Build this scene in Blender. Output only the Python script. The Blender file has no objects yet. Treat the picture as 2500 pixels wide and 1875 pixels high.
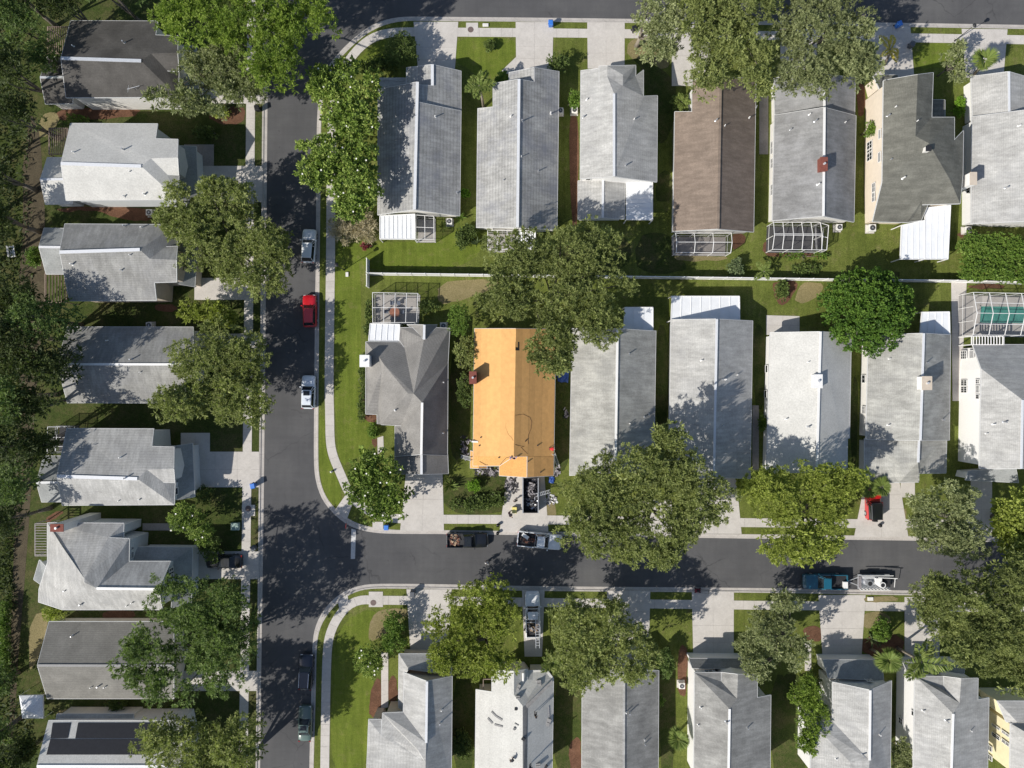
import bpy, math, random
import numpy as np
from mathutils import Vector, Matrix
from mathutils.geometry import tessellate_polygon

# ------------------------------------------------------------------ camera, sky, sun, exposure
scene = bpy.context.scene
COL = scene.collection
H = 97.0            # flying height of the camera above the ground, metres
S = 18.0            # photograph pixels per metre on the ground
CX, CY = 1250.0, 937.5

cam = bpy.data.cameras.new('camera'); cam.sensor_width = 36.0
cam.lens = 36.0 * H / (2500.0 / S); cam.clip_end = 3000.0; cam.clip_start = 0.5
cam_o = bpy.data.objects.new('camera', cam); cam_o.location = (0, 0, H); COL.objects.link(cam_o)
scene.camera = cam_o

SUN_FROM = Vector((-1.06, -0.68, 1.0)).normalized()
world = bpy.data.worlds.new('World'); scene.world = world; world.use_nodes = True
wn = world.node_tree.nodes; wn.clear()
wo = wn.new('ShaderNodeOutputWorld'); wb = wn.new('ShaderNodeBackground'); sky = wn.new('ShaderNodeTexSky')
sky.sky_type = 'NISHITA'; sky.sun_disc = False
sky.sun_elevation = math.asin(SUN_FROM.z); sky.sun_rotation = math.atan2(SUN_FROM.x, SUN_FROM.y)
wb.inputs['Strength'].default_value = 0.092
world.node_tree.links.new(sky.outputs[0], wb.inputs[0]); world.node_tree.links.new(wb.outputs[0], wo.inputs[0])
sun = bpy.data.lights.new('sun', 'SUN'); sun.energy = 4.3; sun.angle = math.radians(0.53); sun.color = (1.0, 0.955, 0.88)
sun_o = bpy.data.objects.new('sun', sun); sun_o.rotation_euler = (-SUN_FROM).to_track_quat('-Z', 'Y').to_euler()
sun_o.location = (-60, -40, 60); COL.objects.link(sun_o)
scene.view_settings.view_transform = 'Standard'; scene.view_settings.look = 'None'
scene.view_settings.exposure = 0.26; scene.view_settings.gamma = 1.0; scene.view_settings.use_curve_mapping = False

# ------------------------------------------------------------------ helpers: places
F0 = 700.0 / 2212.0
TILE = {}
for i, r in enumerate('ABCD'):
    for j in range(4):
        TILE[r + str(j + 1)] = ((0, 600, 1200, 1800)[j], (0, 460, 920, 1375)[i], F0)
TILE.update(X3=(1130, 1010, 260 / 1725), X4=(1150, 1600, 220 / 1327), X5=(80, 1220, 440 / 2212),
            X6=(880, 780, 240 / 905), X8=(2280, 680, 220 / 702), X9=(1440, 1560, 460 / 2212), P=(0, 0, 1.0),
            V=(0, 0, 2500 / 2212))

def px(t, x, y):
    o = TILE[t]; return o[0] + x * o[2], o[1] + y * o[2]

def U(x, y, z=0.0):
    k = (1 - z / H) / S
    return Vector(((x - CX) * k, (CY - y) * k, z))

def T(t, x, y, z=0.0):
    return U(*px(t, x, y), z)

def pts(tile__, **kw):
    return {k: T(tile__, *v) for k, v in kw.items()}

rng = random.Random(11)
nrg = np.random.default_rng(7)

# ------------------------------------------------------------------ helpers: objects
ROOT = {}

def thing(name, label, cat, loc=(0, 0, 0), rot=0.0, group=None):
    o = bpy.data.objects.new(name, None); o.empty_display_size = 0.3
    o.location = loc; o.rotation_euler = (0, 0, rot)
    o['label'] = label; o['category'] = cat
    if group: o['group'] = group
    COL.objects.link(o); ROOT[o.name] = Vector(loc)
    return o

def tag(o, label, cat, group=None):
    o['label'] = label; o['category'] = cat
    if group: o['group'] = group
    return o

def copy_tree(o, parent=None):
    c = o.copy(); COL.objects.link(c); c.parent = parent
    for ch in o.children: copy_tree(ch, c)
    if parent is None: ROOT[c.name] = Vector(c.location)
    return c

class MB:
    def __init__(s): s.v = []; s.f = []; s.m = []; s.cur = 0
    def add(s, vs, fs):
        n = len(s.v); s.v.extend([tuple(p) for p in vs])
        for q in fs: s.f.append([n + i for i in q]); s.m.append(s.cur)
        return s
    def prism(s, p, z0, z1, bottom=False):
        n = len(p)
        a = sum(p[i][0] * p[(i + 1) % n][1] - p[(i + 1) % n][0] * p[i][1] for i in range(n))
        if a < 0: p = p[::-1]
        vs = [(q[0], q[1], z0) for q in p] + [(q[0], q[1], z1) for q in p]
        fs = [list(range(n, 2 * n))] + [[i, (i + 1) % n, n + (i + 1) % n, n + i] for i in range(n)]
        if bottom: fs.append(list(range(n))[::-1])
        return s.add(vs, fs)
    def box(s, c, d, rot=0.0):
        ca, sa = math.cos(rot), math.sin(rot); vs = []
        for z in (-.5, .5):
            for x, y in ((-.5, -.5), (.5, -.5), (.5, .5), (-.5, .5)):
                X, Y = x * d[0], y * d[1]
                vs.append((c[0] + X * ca - Y * sa, c[1] + X * sa + Y * ca, c[2] + z * d[2]))
        return s.add(vs, [[3, 2, 1, 0], [4, 5, 6, 7], [0, 1, 5, 4], [1, 2, 6, 5], [2, 3, 7, 6], [3, 0, 4, 7]])
    def beam(s, p, q, w, h, up=(0, 0, 1)):
        p, q = Vector(p), Vector(q); d = (q - p).normalized(); u = Vector(up)
        if abs(d.dot(u)) > .97: u = Vector((1, 0, 0))
        r = d.cross(u).normalized() * (w / 2); u = r.cross(d).normalized() * (h / 2)
        vs = [p - r - u, p + r - u, p + r + u, p - r + u, q - r - u, q + r - u, q + r + u, q - r + u]
        return s.add(vs, [[0, 1, 2, 3], [7, 6, 5, 4], [0, 4, 5, 1], [1, 5, 6, 2], [2, 6, 7, 3], [3, 7, 4, 0]])
    def tube(s, ps, rs, n=8, cap=True):
        ps = [Vector(p) for p in ps]; N = len(ps); vs = []
        for i, p in enumerate(ps):
            d = (ps[min(i + 1, N - 1)] - ps[max(i - 1, 0)]).normalized()
            a = Vector((0, 0, 1)) if abs(d.z) < .9 else Vector((1, 0, 0))
            e = d.cross(a).normalized(); g = d.cross(e)
            for k in range(n):
                t = 2 * math.pi * k / n
                vs.append(p + (e * math.cos(t) + g * math.sin(t)) * rs[i])
        fs = [[i * n + k, i * n + (k + 1) % n, (i + 1) * n + (k + 1) % n, (i + 1) * n + k] for i in range(N - 1) for k in range(n)]
        if cap: fs += [list(range(n))[::-1], list(range((N - 1) * n, N * n))]
        return s.add(vs, fs)
    def cyl(s, c, r, h, n=14, r2=None):
        return s.tube([c, (c[0], c[1], c[2] + h)], [r, r if r2 is None else r2], n)
    def sheet(s, p): return s.add(p, [list(range(len(p)))])
    def loft(s, rings, closed=False, caps=True):
        n = len(rings[0]); vs = [p for r in rings for p in r]; N = len(rings); fs = []
        for i in range(N - 1):
            for k in range(n if closed else n - 1):
                fs.append([i * n + k, i * n + (k + 1) % n, (i + 1) * n + (k + 1) % n, (i + 1) * n + k])
        if caps: fs += [list(range(n))[::-1], list(range((N - 1) * n, N * n))]
        return s.add(vs, fs)
    def build(s, name, mats, parent=None, local=False, smooth=False, kind=None, bevel=0):
        me = bpy.data.meshes.new(name)
        o0 = Vector((0, 0, 0))
        if parent is not None and not local:
            r = parent
            while r.parent: r = r.parent
            o0 = ROOT.get(r.name, o0)
        me.from_pydata([(p[0] - o0.x, p[1] - o0.y, p[2] - o0.z) for p in s.v], [], s.f)
        if not isinstance(mats, (list, tuple)): mats = [mats]
        for m in mats: me.materials.append(m)
        if len(mats) > 1: me.polygons.foreach_set('material_index', s.m)
        if smooth: me.polygons.foreach_set('use_smooth', [True] * len(me.polygons))
        me.update()
        o = bpy.data.objects.new(name, me); COL.objects.link(o); o.parent = parent
        if kind: o['kind'] = kind
        if bevel:
            b = o.modifiers.new('bevel', 'BEVEL'); b.width = bevel; b.segments = 2; b.limit_method = 'ANGLE'
        return o

# ------------------------------------------------------------------ helpers: materials
def newmat(name):
    m = bpy.data.materials.new(name); m.use_nodes = True
    nt = m.node_tree; nt.nodes.clear()
    out = nt.nodes.new('ShaderNodeOutputMaterial'); b = nt.nodes.new('ShaderNodeBsdfPrincipled')
    nt.links.new(b.outputs[0], out.inputs[0])
    return m, nt, b, out

def nd(nt, typ, **kw):
    n = nt.nodes.new('ShaderNode' + typ)
    for k, v in kw.items():
        if k in n.inputs: n.inputs[k].default_value = v
        else: setattr(n, k, v)
    return n

def L(nt, a, b): nt.links.new(a, b)

def c4(c): return (c[0], c[1], c[2], 1.0)

def pos(nt, scale=(1, 1, 1)):
    g = nd(nt, 'NewGeometry')
    if scale == (1, 1, 1): return g.outputs['Position']
    v = nd(nt, 'VectorMath', operation='MULTIPLY'); L(nt, g.outputs['Position'], v.inputs[0]); v.inputs[1].default_value = scale
    return v.outputs[0]

def noise(nt, scale, detail=3.0, rough=0.55, stretch=(1, 1, 1)):
    n = nd(nt, 'TexNoise'); n.inputs['Scale'].default_value = scale; n.inputs['Detail'].default_value = detail
    n.inputs['Roughness'].default_value = rough
    L(nt, pos(nt, stretch), n.inputs['Vector']); return n.outputs['Fac']

def ramp(nt, fac, stops):
    r = nd(nt, 'ValToRGB'); e = r.color_ramp.elements
    while len(e) < len(stops): e.new(0.5)
    for i, (p, c) in enumerate(stops): e[i].position = p; e[i].color = c4(c)
    L(nt, fac, r.inputs[0]); return r.outputs[0]

def mix(nt, fac, a, b, typ='MIX'):
    m = nd(nt, 'MixRGB', blend_type=typ)
    for s, i in ((fac, 0), (a, 1), (b, 2)):
        if hasattr(s, 'links') or hasattr(s, 'is_linked'): L(nt, s, m.inputs[i])
        else: m.inputs[i].default_value = s if i == 0 else c4(s)
    return m.outputs[0]

def math_(nt, op, a, b=None):
    m = nd(nt, 'Math', operation=op)
    for i, s in enumerate((a, b)):
        if s is None: continue
        if isinstance(s, (int, float)): m.inputs[i].default_value = s
        else: L(nt, s, m.inputs[i])
    return m.outputs[0]

def bump(nt, b, h, strength, dist=0.02):
    n = nd(nt, 'Bump'); n.inputs['Strength'].default_value = strength; n.inputs['Distance'].default_value = dist
    L(nt, h, n.inputs['Height']); L(nt, n.outputs[0], b.inputs['Normal'])

def M_plain(name, c, rough=0.6, metal=0.0, var=0.12, scale=6.0, coat=0.0):
    m, nt, b, o = newmat(name)
    n = noise(nt, scale, 3)
    d = tuple(x * (1 - var) for x in c); e = tuple(min(1, x * (1 + var)) for x in c)
    L(nt, ramp(nt, n, [(0.3, d), (0.7, e)]), b.inputs['Base Color'])
    b.inputs['Roughness'].default_value = rough; b.inputs['Metallic'].default_value = metal
    if coat: b.inputs['Coat Weight'].default_value = coat; b.inputs['Coat Roughness'].default_value = 0.05
    return m

def M_roof(name, c, contrast=0.16, course=0.085, mott=0.16, stain=None, stain_amt=0.0, streak=None, rough=0.9):
    c = (c[0] * 1.015, c[1] * 1.0, c[2] * .945)
    """asphalt shingles: courses are contour lines of the slope, tabs broken by noise"""
    m, nt, b, o = newmat(name)
    sx = nd(nt, 'SeparateXYZ'); L(nt, pos(nt), sx.inputs[0])
    wob = math_(nt, 'MULTIPLY', noise(nt, 1.3, 2), 0.05)
    f = math_(nt, 'FRACT', math_(nt, 'DIVIDE', math_(nt, 'ADD', sx.outputs[2], wob), course))
    contrast *= .55; mott = mott * 1.25
    line = ramp(nt, f, [(0.0, (1 - contrast,) * 3), (0.35, (1, 1, 1)), (0.8, (1 + contrast * .3,) * 3)])
    big = ramp(nt, noise(nt, 0.45, 4, 0.6), [(0.3, tuple(x * (1 - mott) for x in c)), (0.7, tuple(x * (1 + mott * .7) for x in c))])
    fine = ramp(nt, noise(nt, 5.0, 5, 0.8), [(0.25, (0.74,) * 3), (0.75, (1.22,) * 3)])
    col = mix(nt, 1.0, mix(nt, 1.0, big, line, 'MULTIPLY'), fine, 'MULTIPLY')
    if streak:
        st = ramp(nt, noise(nt, 1.0, 4, 0.6, streak), [(0.42, (0.80,) * 3), (0.62, (1.05,) * 3)])
        col = mix(nt, 0.8, col, mix(nt, 1.0, col, st, 'MULTIPLY'))
    if stain:
        k = ramp(nt, noise(nt, 0.28, 5, 0.65), [(0.48, (0, 0, 0)), (0.70, (stain_amt,) * 3)])
        col = mix(nt, k, col, stain)
    L(nt, col, b.inputs['Base Color']); b.inputs['Roughness'].default_value = rough
    b.inputs['Specular IOR Level'].default_value = 0.2
    bump(nt, b, f, 0.25, 0.012)
    return m

def M_ground(name, stops, scale=0.35, fine=(0.55, 1.35), rough=0.95, bmp=0.6, fscale=7.0, dist=0.04, spots=0.0):
    m, nt, b, o = newmat(name)
    n = nd(nt, 'MixRGB'); n.inputs[0].default_value = 0.38
    L(nt, noise(nt, scale, 5, 0.62), n.inputs[1]); L(nt, noise(nt, scale * 6, 4, 0.6), n.inputs[2])
    col = ramp(nt, n.outputs[0], stops)
    if spots:
        k = ramp(nt, noise(nt, 0.9, 5, 0.7), [(0.56, (0, 0, 0)), (0.72, (spots,) * 3)]); col = mix(nt, k, col, (0.21, 0.175, 0.085))
        col = mix(nt, 1.0, col, ramp(nt, noise(nt, 1.0, 3, 0.6, (1.8, 0.12, 1)), [(0.35, (0.86,) * 3), (0.65, (1.12,) * 3)]), 'MULTIPLY')
    fn = noise(nt, fscale, 4, 0.75)
    col = mix(nt, 1.0, col, ramp(nt, fn, [(0.28, (fine[0],) * 3), (0.72, (fine[1],) * 3)]), 'MULTIPLY')
    L(nt, col, b.inputs['Base Color']); b.inputs['Roughness'].default_value = rough
    b.inputs['Specular IOR Level'].default_value = 0.15
    bump(nt, b, fn, bmp, dist)
    return m

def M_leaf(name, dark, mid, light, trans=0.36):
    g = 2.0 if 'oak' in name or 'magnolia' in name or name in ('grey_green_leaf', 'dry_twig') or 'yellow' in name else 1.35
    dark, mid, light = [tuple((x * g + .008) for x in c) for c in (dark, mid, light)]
    m, nt, b, o = newmat(name)
    a = nd(nt, 'Attribute', attribute_name='tint')
    col = ramp(nt, a.outputs['Fac'], [(0.0, dark), (0.5, mid), (1.0, light)])
    L(nt, col, b.inputs['Base Color']); b.inputs['Roughness'].default_value = 0.6
    b.inputs['Specular IOR Level'].default_value = 0.25
    t = nd(nt, 'BsdfTranslucent'); L(nt, mix(nt, 1.0, col, (1.0, 1.1, 0.55), 'MULTIPLY'), t.inputs[0])
    x = nd(nt, 'MixShader'); x.inputs[0].default_value = trans
    L(nt, b.outputs[0], x.inputs[1]); L(nt, t.outputs[0], x.inputs[2]); L(nt, x.outputs[0], o.inputs[0])
    return m

def M_screen(name, c=(0.03, 0.03, 0.035), open_=0.76):
    m, nt, b, o = newmat(name)
    L(nt, ramp(nt, noise(nt, 3.0, 2), [(0, c), (1, tuple(x * 1.6 for x in c))]), b.inputs['Base Color'])
    t = nd(nt, 'BsdfTransparent'); x = nd(nt, 'MixShader'); x.inputs[0].default_value = open_
    L(nt, b.outputs[0], x.inputs[1]); L(nt, t.outputs[0], x.inputs[2]); L(nt, x.outputs[0], o.inputs[0])
    return m

M = {}
def M_asphalt():
    m, nt, b, o = newmat('asphalt')
    col = ramp(nt, noise(nt, 0.10, 6, 0.65), [(0.28, (0.074, 0.074, 0.077)), (0.52, (0.100, 0.099, 0.101)), (0.75, (0.130, 0.128, 0.126))])
    fn = noise(nt, 14.0, 4, 0.75)
    col = mix(nt, 1.0, col, ramp(nt, fn, [(0.28, (0.80,) * 3), (0.72, (1.18,) * 3)]), 'MULTIPLY')
    for st in ((0.10, 1.6, 1), (1.6, 0.10, 1)):      # faint wear along both street directions
        col = mix(nt, 1.0, col, ramp(nt, noise(nt, 1.0, 4, 0.6, st), [(0.35, (0.96,) * 3), (0.65, (1.03,) * 3)]), 'MULTIPLY')
    v = nd(nt, 'TexVoronoi', feature='DISTANCE_TO_EDGE'); v.inputs['Scale'].default_value = 0.16
    w = nd(nt, 'VectorMath', operation='ADD'); nz = nd(nt, 'TexNoise'); nz.inputs['Scale'].default_value = 0.9; nz.inputs['Detail'].default_value = 5
    L(nt, pos(nt), nz.inputs['Vector']); L(nt, pos(nt), w.inputs[0]); L(nt, nz.outputs['Color'], w.inputs[1]); L(nt, w.outputs[0], v.inputs['Vector'])
    crack = ramp(nt, v.outputs['Distance'], [(0.0, (1, 1, 1)), (0.012, (0, 0, 0))])
    crack = mix(nt, 1.0, crack, ramp(nt, noise(nt, 0.12, 2), [(0.50, (0, 0, 0)), (0.60, (0.55,) * 3)]), 'MULTIPLY')
    col = mix(nt, crack, col, (0.035, 0.035, 0.037))
    drip = ramp(nt, noise(nt, 1.7, 2, 0.5), [(0.68, (0, 0, 0)), (0.76, (0.45,) * 3)])
    col = mix(nt, drip, col, (0.055, 0.054, 0.055))
    L(nt, col, b.inputs['Base Color']); b.inputs['Roughness'].default_value = 0.9; b.inputs['Specular IOR Level'].default_value = 0.2
    bump(nt, b, fn, 0.35, 0.01)
    return m
M['asphalt'] = M_asphalt()
M['concrete'] = M_ground('concrete', [(0.25, (0.46, 0.43, 0.395)), (0.55, (0.57, 0.535, 0.495)), (0.8, (0.64, 0.605, 0.56))], 0.5, (0.86, 1.1), 0.9, 0.2, 11.0, 0.008)
M['curb'] = M_ground('curb_concrete', [(0.25, (0.38, 0.35, 0.32)), (0.55, (0.50, 0.465, 0.43)), (0.8, (0.58, 0.54, 0.50))], 0.8, (0.8, 1.12), 0.9, 0.2, 11.0, 0.008)
M['old_concrete'] = M_ground('old_concrete', [(0.25, (0.24, 0.22, 0.20)), (0.55, (0.34, 0.31, 0.29)), (0.8, (0.44, 0.41, 0.38))], 0.7, (0.8, 1.15), 0.9, 0.25, 11.0, 0.008)
M['grass'] = M_ground('grass', [(0.22, (0.060, 0.075, 0.020)), (0.40, (0.098, 0.122, 0.024)), (0.56, (0.136, 0.160, 0.036)), (0.70, (0.175, 0.172, 0.062)), (0.86, (0.22, 0.185, 0.095))], 0.22, (0.45, 1.5), 0.95, 0.9, 8.0, 0.05, 0.55)
M['lawn'] = M_ground('lush_lawn', [(0.22, (0.078, 0.105, 0.016)), (0.48, (0.126, 0.166, 0.024)), (0.68, (0.165, 0.196, 0.034)), (0.88, (0.205, 0.195, 0.060))], 0.30, (0.5, 1.45), 0.95, 0.9, 9.0, 0.05, 0.4)
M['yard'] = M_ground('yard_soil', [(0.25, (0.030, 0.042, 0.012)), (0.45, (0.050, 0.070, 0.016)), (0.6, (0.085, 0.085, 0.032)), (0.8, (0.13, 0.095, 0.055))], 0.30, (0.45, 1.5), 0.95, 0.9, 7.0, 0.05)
M['dirt'] = M_ground('dirt_path', [(0.25, (0.055, 0.045, 0.030)), (0.55, (0.095, 0.078, 0.050)), (0.8, (0.14, 0.12, 0.075))], 0.5, (0.55, 1.4), 0.95, 0.9, 8.0, 0.04)
M['mulch'] = M_ground('mulch', [(0.25, (0.085, 0.045, 0.028)), (0.55, (0.15, 0.078, 0.048)), (0.8, (0.23, 0.13, 0.085))], 0.9, (0.5, 1.5), 0.95, 1.0, 10.0, 0.05)
M['dry'] = M_ground('dry_grass', [(0.25, (0.16, 0.14, 0.06)), (0.55, (0.24, 0.20, 0.10)), (0.8, (0.33, 0.26, 0.16))], 0.5, (0.6, 1.35), 0.95, 0.8, 8.0, 0.04)
M['fascia'] = M_plain('weathered_white_trim', (0.60, 0.60, 0.59), 0.6, 0, 0.08)
M['white'] = M_plain('white_paint', (0.80, 0.79, 0.77), 0.5, 0, 0.04)
M['offwhite'] = M_plain('off_white_siding', (0.72, 0.70, 0.66), 0.7, 0, 0.06, 2.0)
M['cream'] = M_plain('cream_siding', (0.72, 0.63, 0.52), 0.75, 0, 0.05, 2.0)
M['yellow_wall'] = M_plain('pale_yellow_stucco', (0.78, 0.70, 0.46), 0.8, 0, 0.05, 2.0)
M['bluegrey_wall'] = M_plain('pale_blue_grey_siding', (0.60, 0.63, 0.65), 0.75, 0, 0.05, 2.0)
M['tan_wall'] = M_plain('tan_stucco', (0.55, 0.47, 0.38), 0.8, 0, 0.07, 2.0)
M['metalroof'] = M_plain('white_metal_panel', (0.78, 0.79, 0.80), 0.38, 0.0, 0.05, 0.8)
M['ridge'] = M_plain('ridge_metal', (0.66, 0.67, 0.69), 0.5, 0.0, 0.06)
M['glass'] = M_plain('window_glass', (0.02, 0.024, 0.028), 0.06, 0, 0.3)
M['black'] = M_plain('black_plastic', (0.016, 0.016, 0.018), 0.5, 0, 0.25)
M['rubber'] = M_plain('tyre_rubber', (0.018, 0.018, 0.019), 0.85, 0, 0.2)
M['steel'] = M_plain('galvanised_steel', (0.52, 0.53, 0.55), 0.4, 0.6, 0.12)
M['alu'] = M_plain('aluminium', (0.72, 0.73, 0.74), 0.35, 0.4, 0.08)
M['bark'] = M_ground('bark', [(0.25, (0.10, 0.085, 0.070)), (0.55, (0.17, 0.15, 0.125)), (0.8, (0.27, 0.245, 0.21))], 2.0, (0.6, 1.3), 0.95, 1.0, 12.0, 0.03)
M['palmbark'] = M_ground('palm_bark', [(0.25, (0.20, 0.165, 0.13)), (0.55, (0.30, 0.26, 0.21)), (0.8, (0.40, 0.35, 0.29))], 2.0, (0.7, 1.25), 0.95, 1.0, 9.0, 0.03)
M['screen'] = M_screen('insect_screen')
M['wood'] = M_ground('weathered_wood', [(0.25, (0.20, 0.15, 0.115)), (0.55, (0.30, 0.235, 0.19)), (0.8, (0.42, 0.36, 0.31))], 1.2, (0.75, 1.2), 0.9, 0.4, 12.0, 0.01)
M['pale_wood'] = M_plain('silvered_wood', (0.36, 0.33, 0.31), .9, 0, .2)
M['brick'] = M_plain('red_brick', (0.20, 0.062, 0.045), 0.9, 0, 0.25, 8.0)
M['dark'] = M_plain('charcoal_metal', (0.022, 0.022, 0.025), 0.6, 0, 0.2)
M['blue'] = M_plain('blue_plastic', (0.045, 0.19, 0.62), 0.45, 0, 0.08)
M['greybin'] = M_plain('grey_plastic', (0.09, 0.10, 0.115), 0.5, 0, 0.1)
M['skin'] = M_plain('skin', (0.42, 0.24, 0.16), 0.6, 0, 0.06)
M['debris'] = M_ground('roof_debris', [(0.2, (0.02, 0.02, 0.022)), (0.5, (0.10, 0.095, 0.10)), (0.8, (0.36, 0.33, 0.34))], 2.5, (0.4, 1.6), 0.95, 1.0, 10.0, 0.05)
# leaves
M['oak'] = M_leaf('oak_leaf', (0.06, 0.074, 0.022), (0.124, 0.143, 0.044), (0.21, 0.23, 0.084))
M['oak_dark'] = M_leaf('dark_oak_leaf', (0.038, 0.06, 0.018), (0.076, 0.11, 0.03), (0.134, 0.176, 0.054))
M['oak_fresh'] = M_leaf('fresh_oak_leaf', (0.054, 0.084, 0.012), (0.11, 0.156, 0.022), (0.19, 0.238, 0.046))
M['oak_yellow'] = M_leaf('yellow_green_leaf', (0.092, 0.112, 0.018), (0.166, 0.194, 0.036), (0.25, 0.276, 0.068))
M['oak_grey'] = M_leaf('grey_green_leaf', (0.074, 0.086, 0.036), (0.138, 0.154, 0.068), (0.222, 0.238, 0.122))
M['magnolia'] = M_leaf('magnolia_leaf', (0.048, 0.075, 0.012), (0.100, 0.145, 0.022), (0.210, 0.245, 0.065), 0.2)
M['ficus'] = M_leaf('glossy_green_leaf', (0.030, 0.070, 0.008), (0.062, 0.125, 0.012), (0.115, 0.185, 0.024), 0.2)
M['hedge'] = M_leaf('hedge_leaf', (0.050, 0.095, 0.012), (0.090, 0.155, 0.018), (0.150, 0.205, 0.034), 0.2)
M['shrub'] = M_leaf('shrub_leaf', (0.040, 0.060, 0.014), (0.075, 0.110, 0.022), (0.130, 0.170, 0.040), 0.2)
M['lime'] = M_leaf('lime_leaf', (0.080, 0.150, 0.010), (0.120, 0.230, 0.014), (0.165, 0.290, 0.022), 0.2)
M['drybush'] = M_leaf('dry_twig', (0.13, 0.11, 0.060), (0.23, 0.20, 0.125), (0.36, 0.31, 0.22), 0.2)
M['palm'] = M_leaf('palm_leaf', (0.060, 0.100, 0.016), (0.120, 0.165, 0.032), (0.215, 0.240, 0.070), 0.25)
M['yucca'] = M_leaf('yucca_leaf', (0.055, 0.085, 0.035), (0.105, 0.140, 0.060), (0.200, 0.230, 0.110), 0.15)
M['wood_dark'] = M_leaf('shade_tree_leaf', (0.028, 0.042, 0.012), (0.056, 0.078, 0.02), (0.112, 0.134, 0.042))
M['flower'] = M_plain('white_petal', (0.85, 0.83, 0.74), 0.6, 0, 0.04)
M['red_leaf'] = M_leaf('red_leaf', (0.10, 0.02, 0.025), (0.19, 0.035, 0.04), (0.28, 0.07, 0.06), 0.2)
# roofs
RF = {}
RF['light'] = M_roof('pale_grey_shingle', (0.435, 0.435, 0.44), 0.22, 0.11, 0.15, (0.33, 0.33, 0.335), 0.4, (0.3, 2.4, 1))
RF['light_w'] = M_roof('pale_grey_lined_shingle', (0.425, 0.425, 0.43), 0.3, 0.12, 0.14, (0.34, 0.34, 0.345), 0.3, (2.4, 0.3, 1))
RF['white'] = M_roof('white_grey_shingle', (0.545, 0.545, 0.545), 0.08, mott=0.07)
RF['grey'] = M_roof('grey_shingle', (0.315, 0.315, 0.315), 0.25, 0.10, 0.2, (0.24, 0.24, 0.25), 0.5, (2.4, 0.3, 1))
RF['mid'] = M_roof('mid_grey_shingle', (0.29, 0.29, 0.29), 0.2, mott=0.2, streak=(0.35, 2.2, 1))
RF['dark'] = M_roof('charcoal_shingle', (0.092, 0.088, 0.086), 0.3, mott=0.22)
RF['green'] = M_roof('grey_green_shingle', (0.165, 0.165, 0.150), 0.26, mott=0.2, streak=(0.3, 2.2, 1))
RF['brown'] = M_roof('brown_shingle', (0.235, 0.188, 0.160), 0.3, mott=0.12, streak=(0.3, 2.4, 1))
RF['rough'] = M_roof('weathered_shingle', (0.385, 0.386, 0.392), 0.42, 0.20, 0.22, (0.20, 0.21, 0.25), 0.6, (0.5, 3.0, 1))
RF['streaky'] = M_roof('streaked_grey_shingle', (0.40, 0.40, 0.39), 0.2, 0.1, 0.2, (0.25, 0.25, 0.245), 0.5, (0.3, 2.6, 1))
RF['blue'] = M_roof('blue_grey_shingle', (0.255, 0.258, 0.27), 0.12, 0.085, 0.15, (0.42, 0.42, 0.43), 0.4, (0.4, 2.6, 1))
RF['warm'] = M_roof('warm_grey_shingle', (0.245, 0.238, 0.235), 0.28, 0.11, 0.15)
RF['orange'] = M_roof('orange_underlayment', (0.63, 0.350, 0.125), 0.04, 0.6, 0.05, rough=0.8)
def M_strip(name, c):
    m, nt, b, o = newmat(name); oi = nd(nt, 'ObjectInfo')
    col = mix(nt, 1.0, ramp(nt, oi.outputs['Random'], [(0.0, tuple(x * .85 for x in c)), (1.0, tuple(min(1, x * 1.10) for x in c))]), ramp(nt, noise(nt, 1.6, 5, 0.7), [(0.3, (0.88,) * 3), (0.7, (1.08,) * 3)]), 'MULTIPLY')
    sc = ramp(nt, noise(nt, 4.0, 3, 0.7), [(0.70, (0, 0, 0)), (0.80, (0.5,) * 3)]); col = mix(nt, sc, col, tuple(x * .55 for x in c))
    L(nt, col, b.inputs['Base Color']); b.inputs['Roughness'].default_value = 0.85; bump(nt, b, noise(nt, 2.2, 3), 0.5, 0.03); return m
M['strip'] = M_strip('orange_underlayment_strip', (0.63, 0.350, 0.125))
RF['felt'] = M_roof('white_underlayment', (0.53, 0.53, 0.525), 0.06, 0.5, 0.06, rough=0.7)
RF['ash'] = M_roof('ash_grey_shingle', (0.205, 0.20, 0.19), 0.3, 0.11, 0.16)
RF['slate'] = M_roof('shaded_grey_shingle', (0.31, 0.325, 0.34), 0.10)
# ------------------------------------------------------------------ the setting: ground, road, kerbs, pavements, drives
def P2(lst, t='P', z=0.1): return [T(t, x, y, z).to_2d() for x, y in lst]

def resample(p, n):
    p = [Vector(q) for q in p]; d = [0.0]
    for a, b in zip(p, p[1:]): d.append(d[-1] + (b - a).length)
    out = []; j = 0
    for i in range(n + 1):
        s = d[-1] * i / n
        while j < len(d) - 2 and d[j + 1] < s: j += 1
        out.append(p[j].lerp(p[j + 1], (s - d[j]) / max(1e-9, d[j + 1] - d[j])))
    return out

def plen(p): return sum((Vector(b) - Vector(a)).length for a, b in zip(p, p[1:]))

def smooth_line(p, k=2):
    p = [Vector(q) for q in p]
    for _ in range(k):
        q = [p[0]]
        for a, b in zip(p, p[1:]): q += [a.lerp(b, .25), a.lerp(b, .75)]
        p = q + [p[-1]]
    return p

MB().sheet([(-350, -350, -0.03), (350, -350, -0.03), (350, 350, -0.03), (-350, 350, -0.03)]).build('ground', M['grass'], kind='structure')

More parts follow.
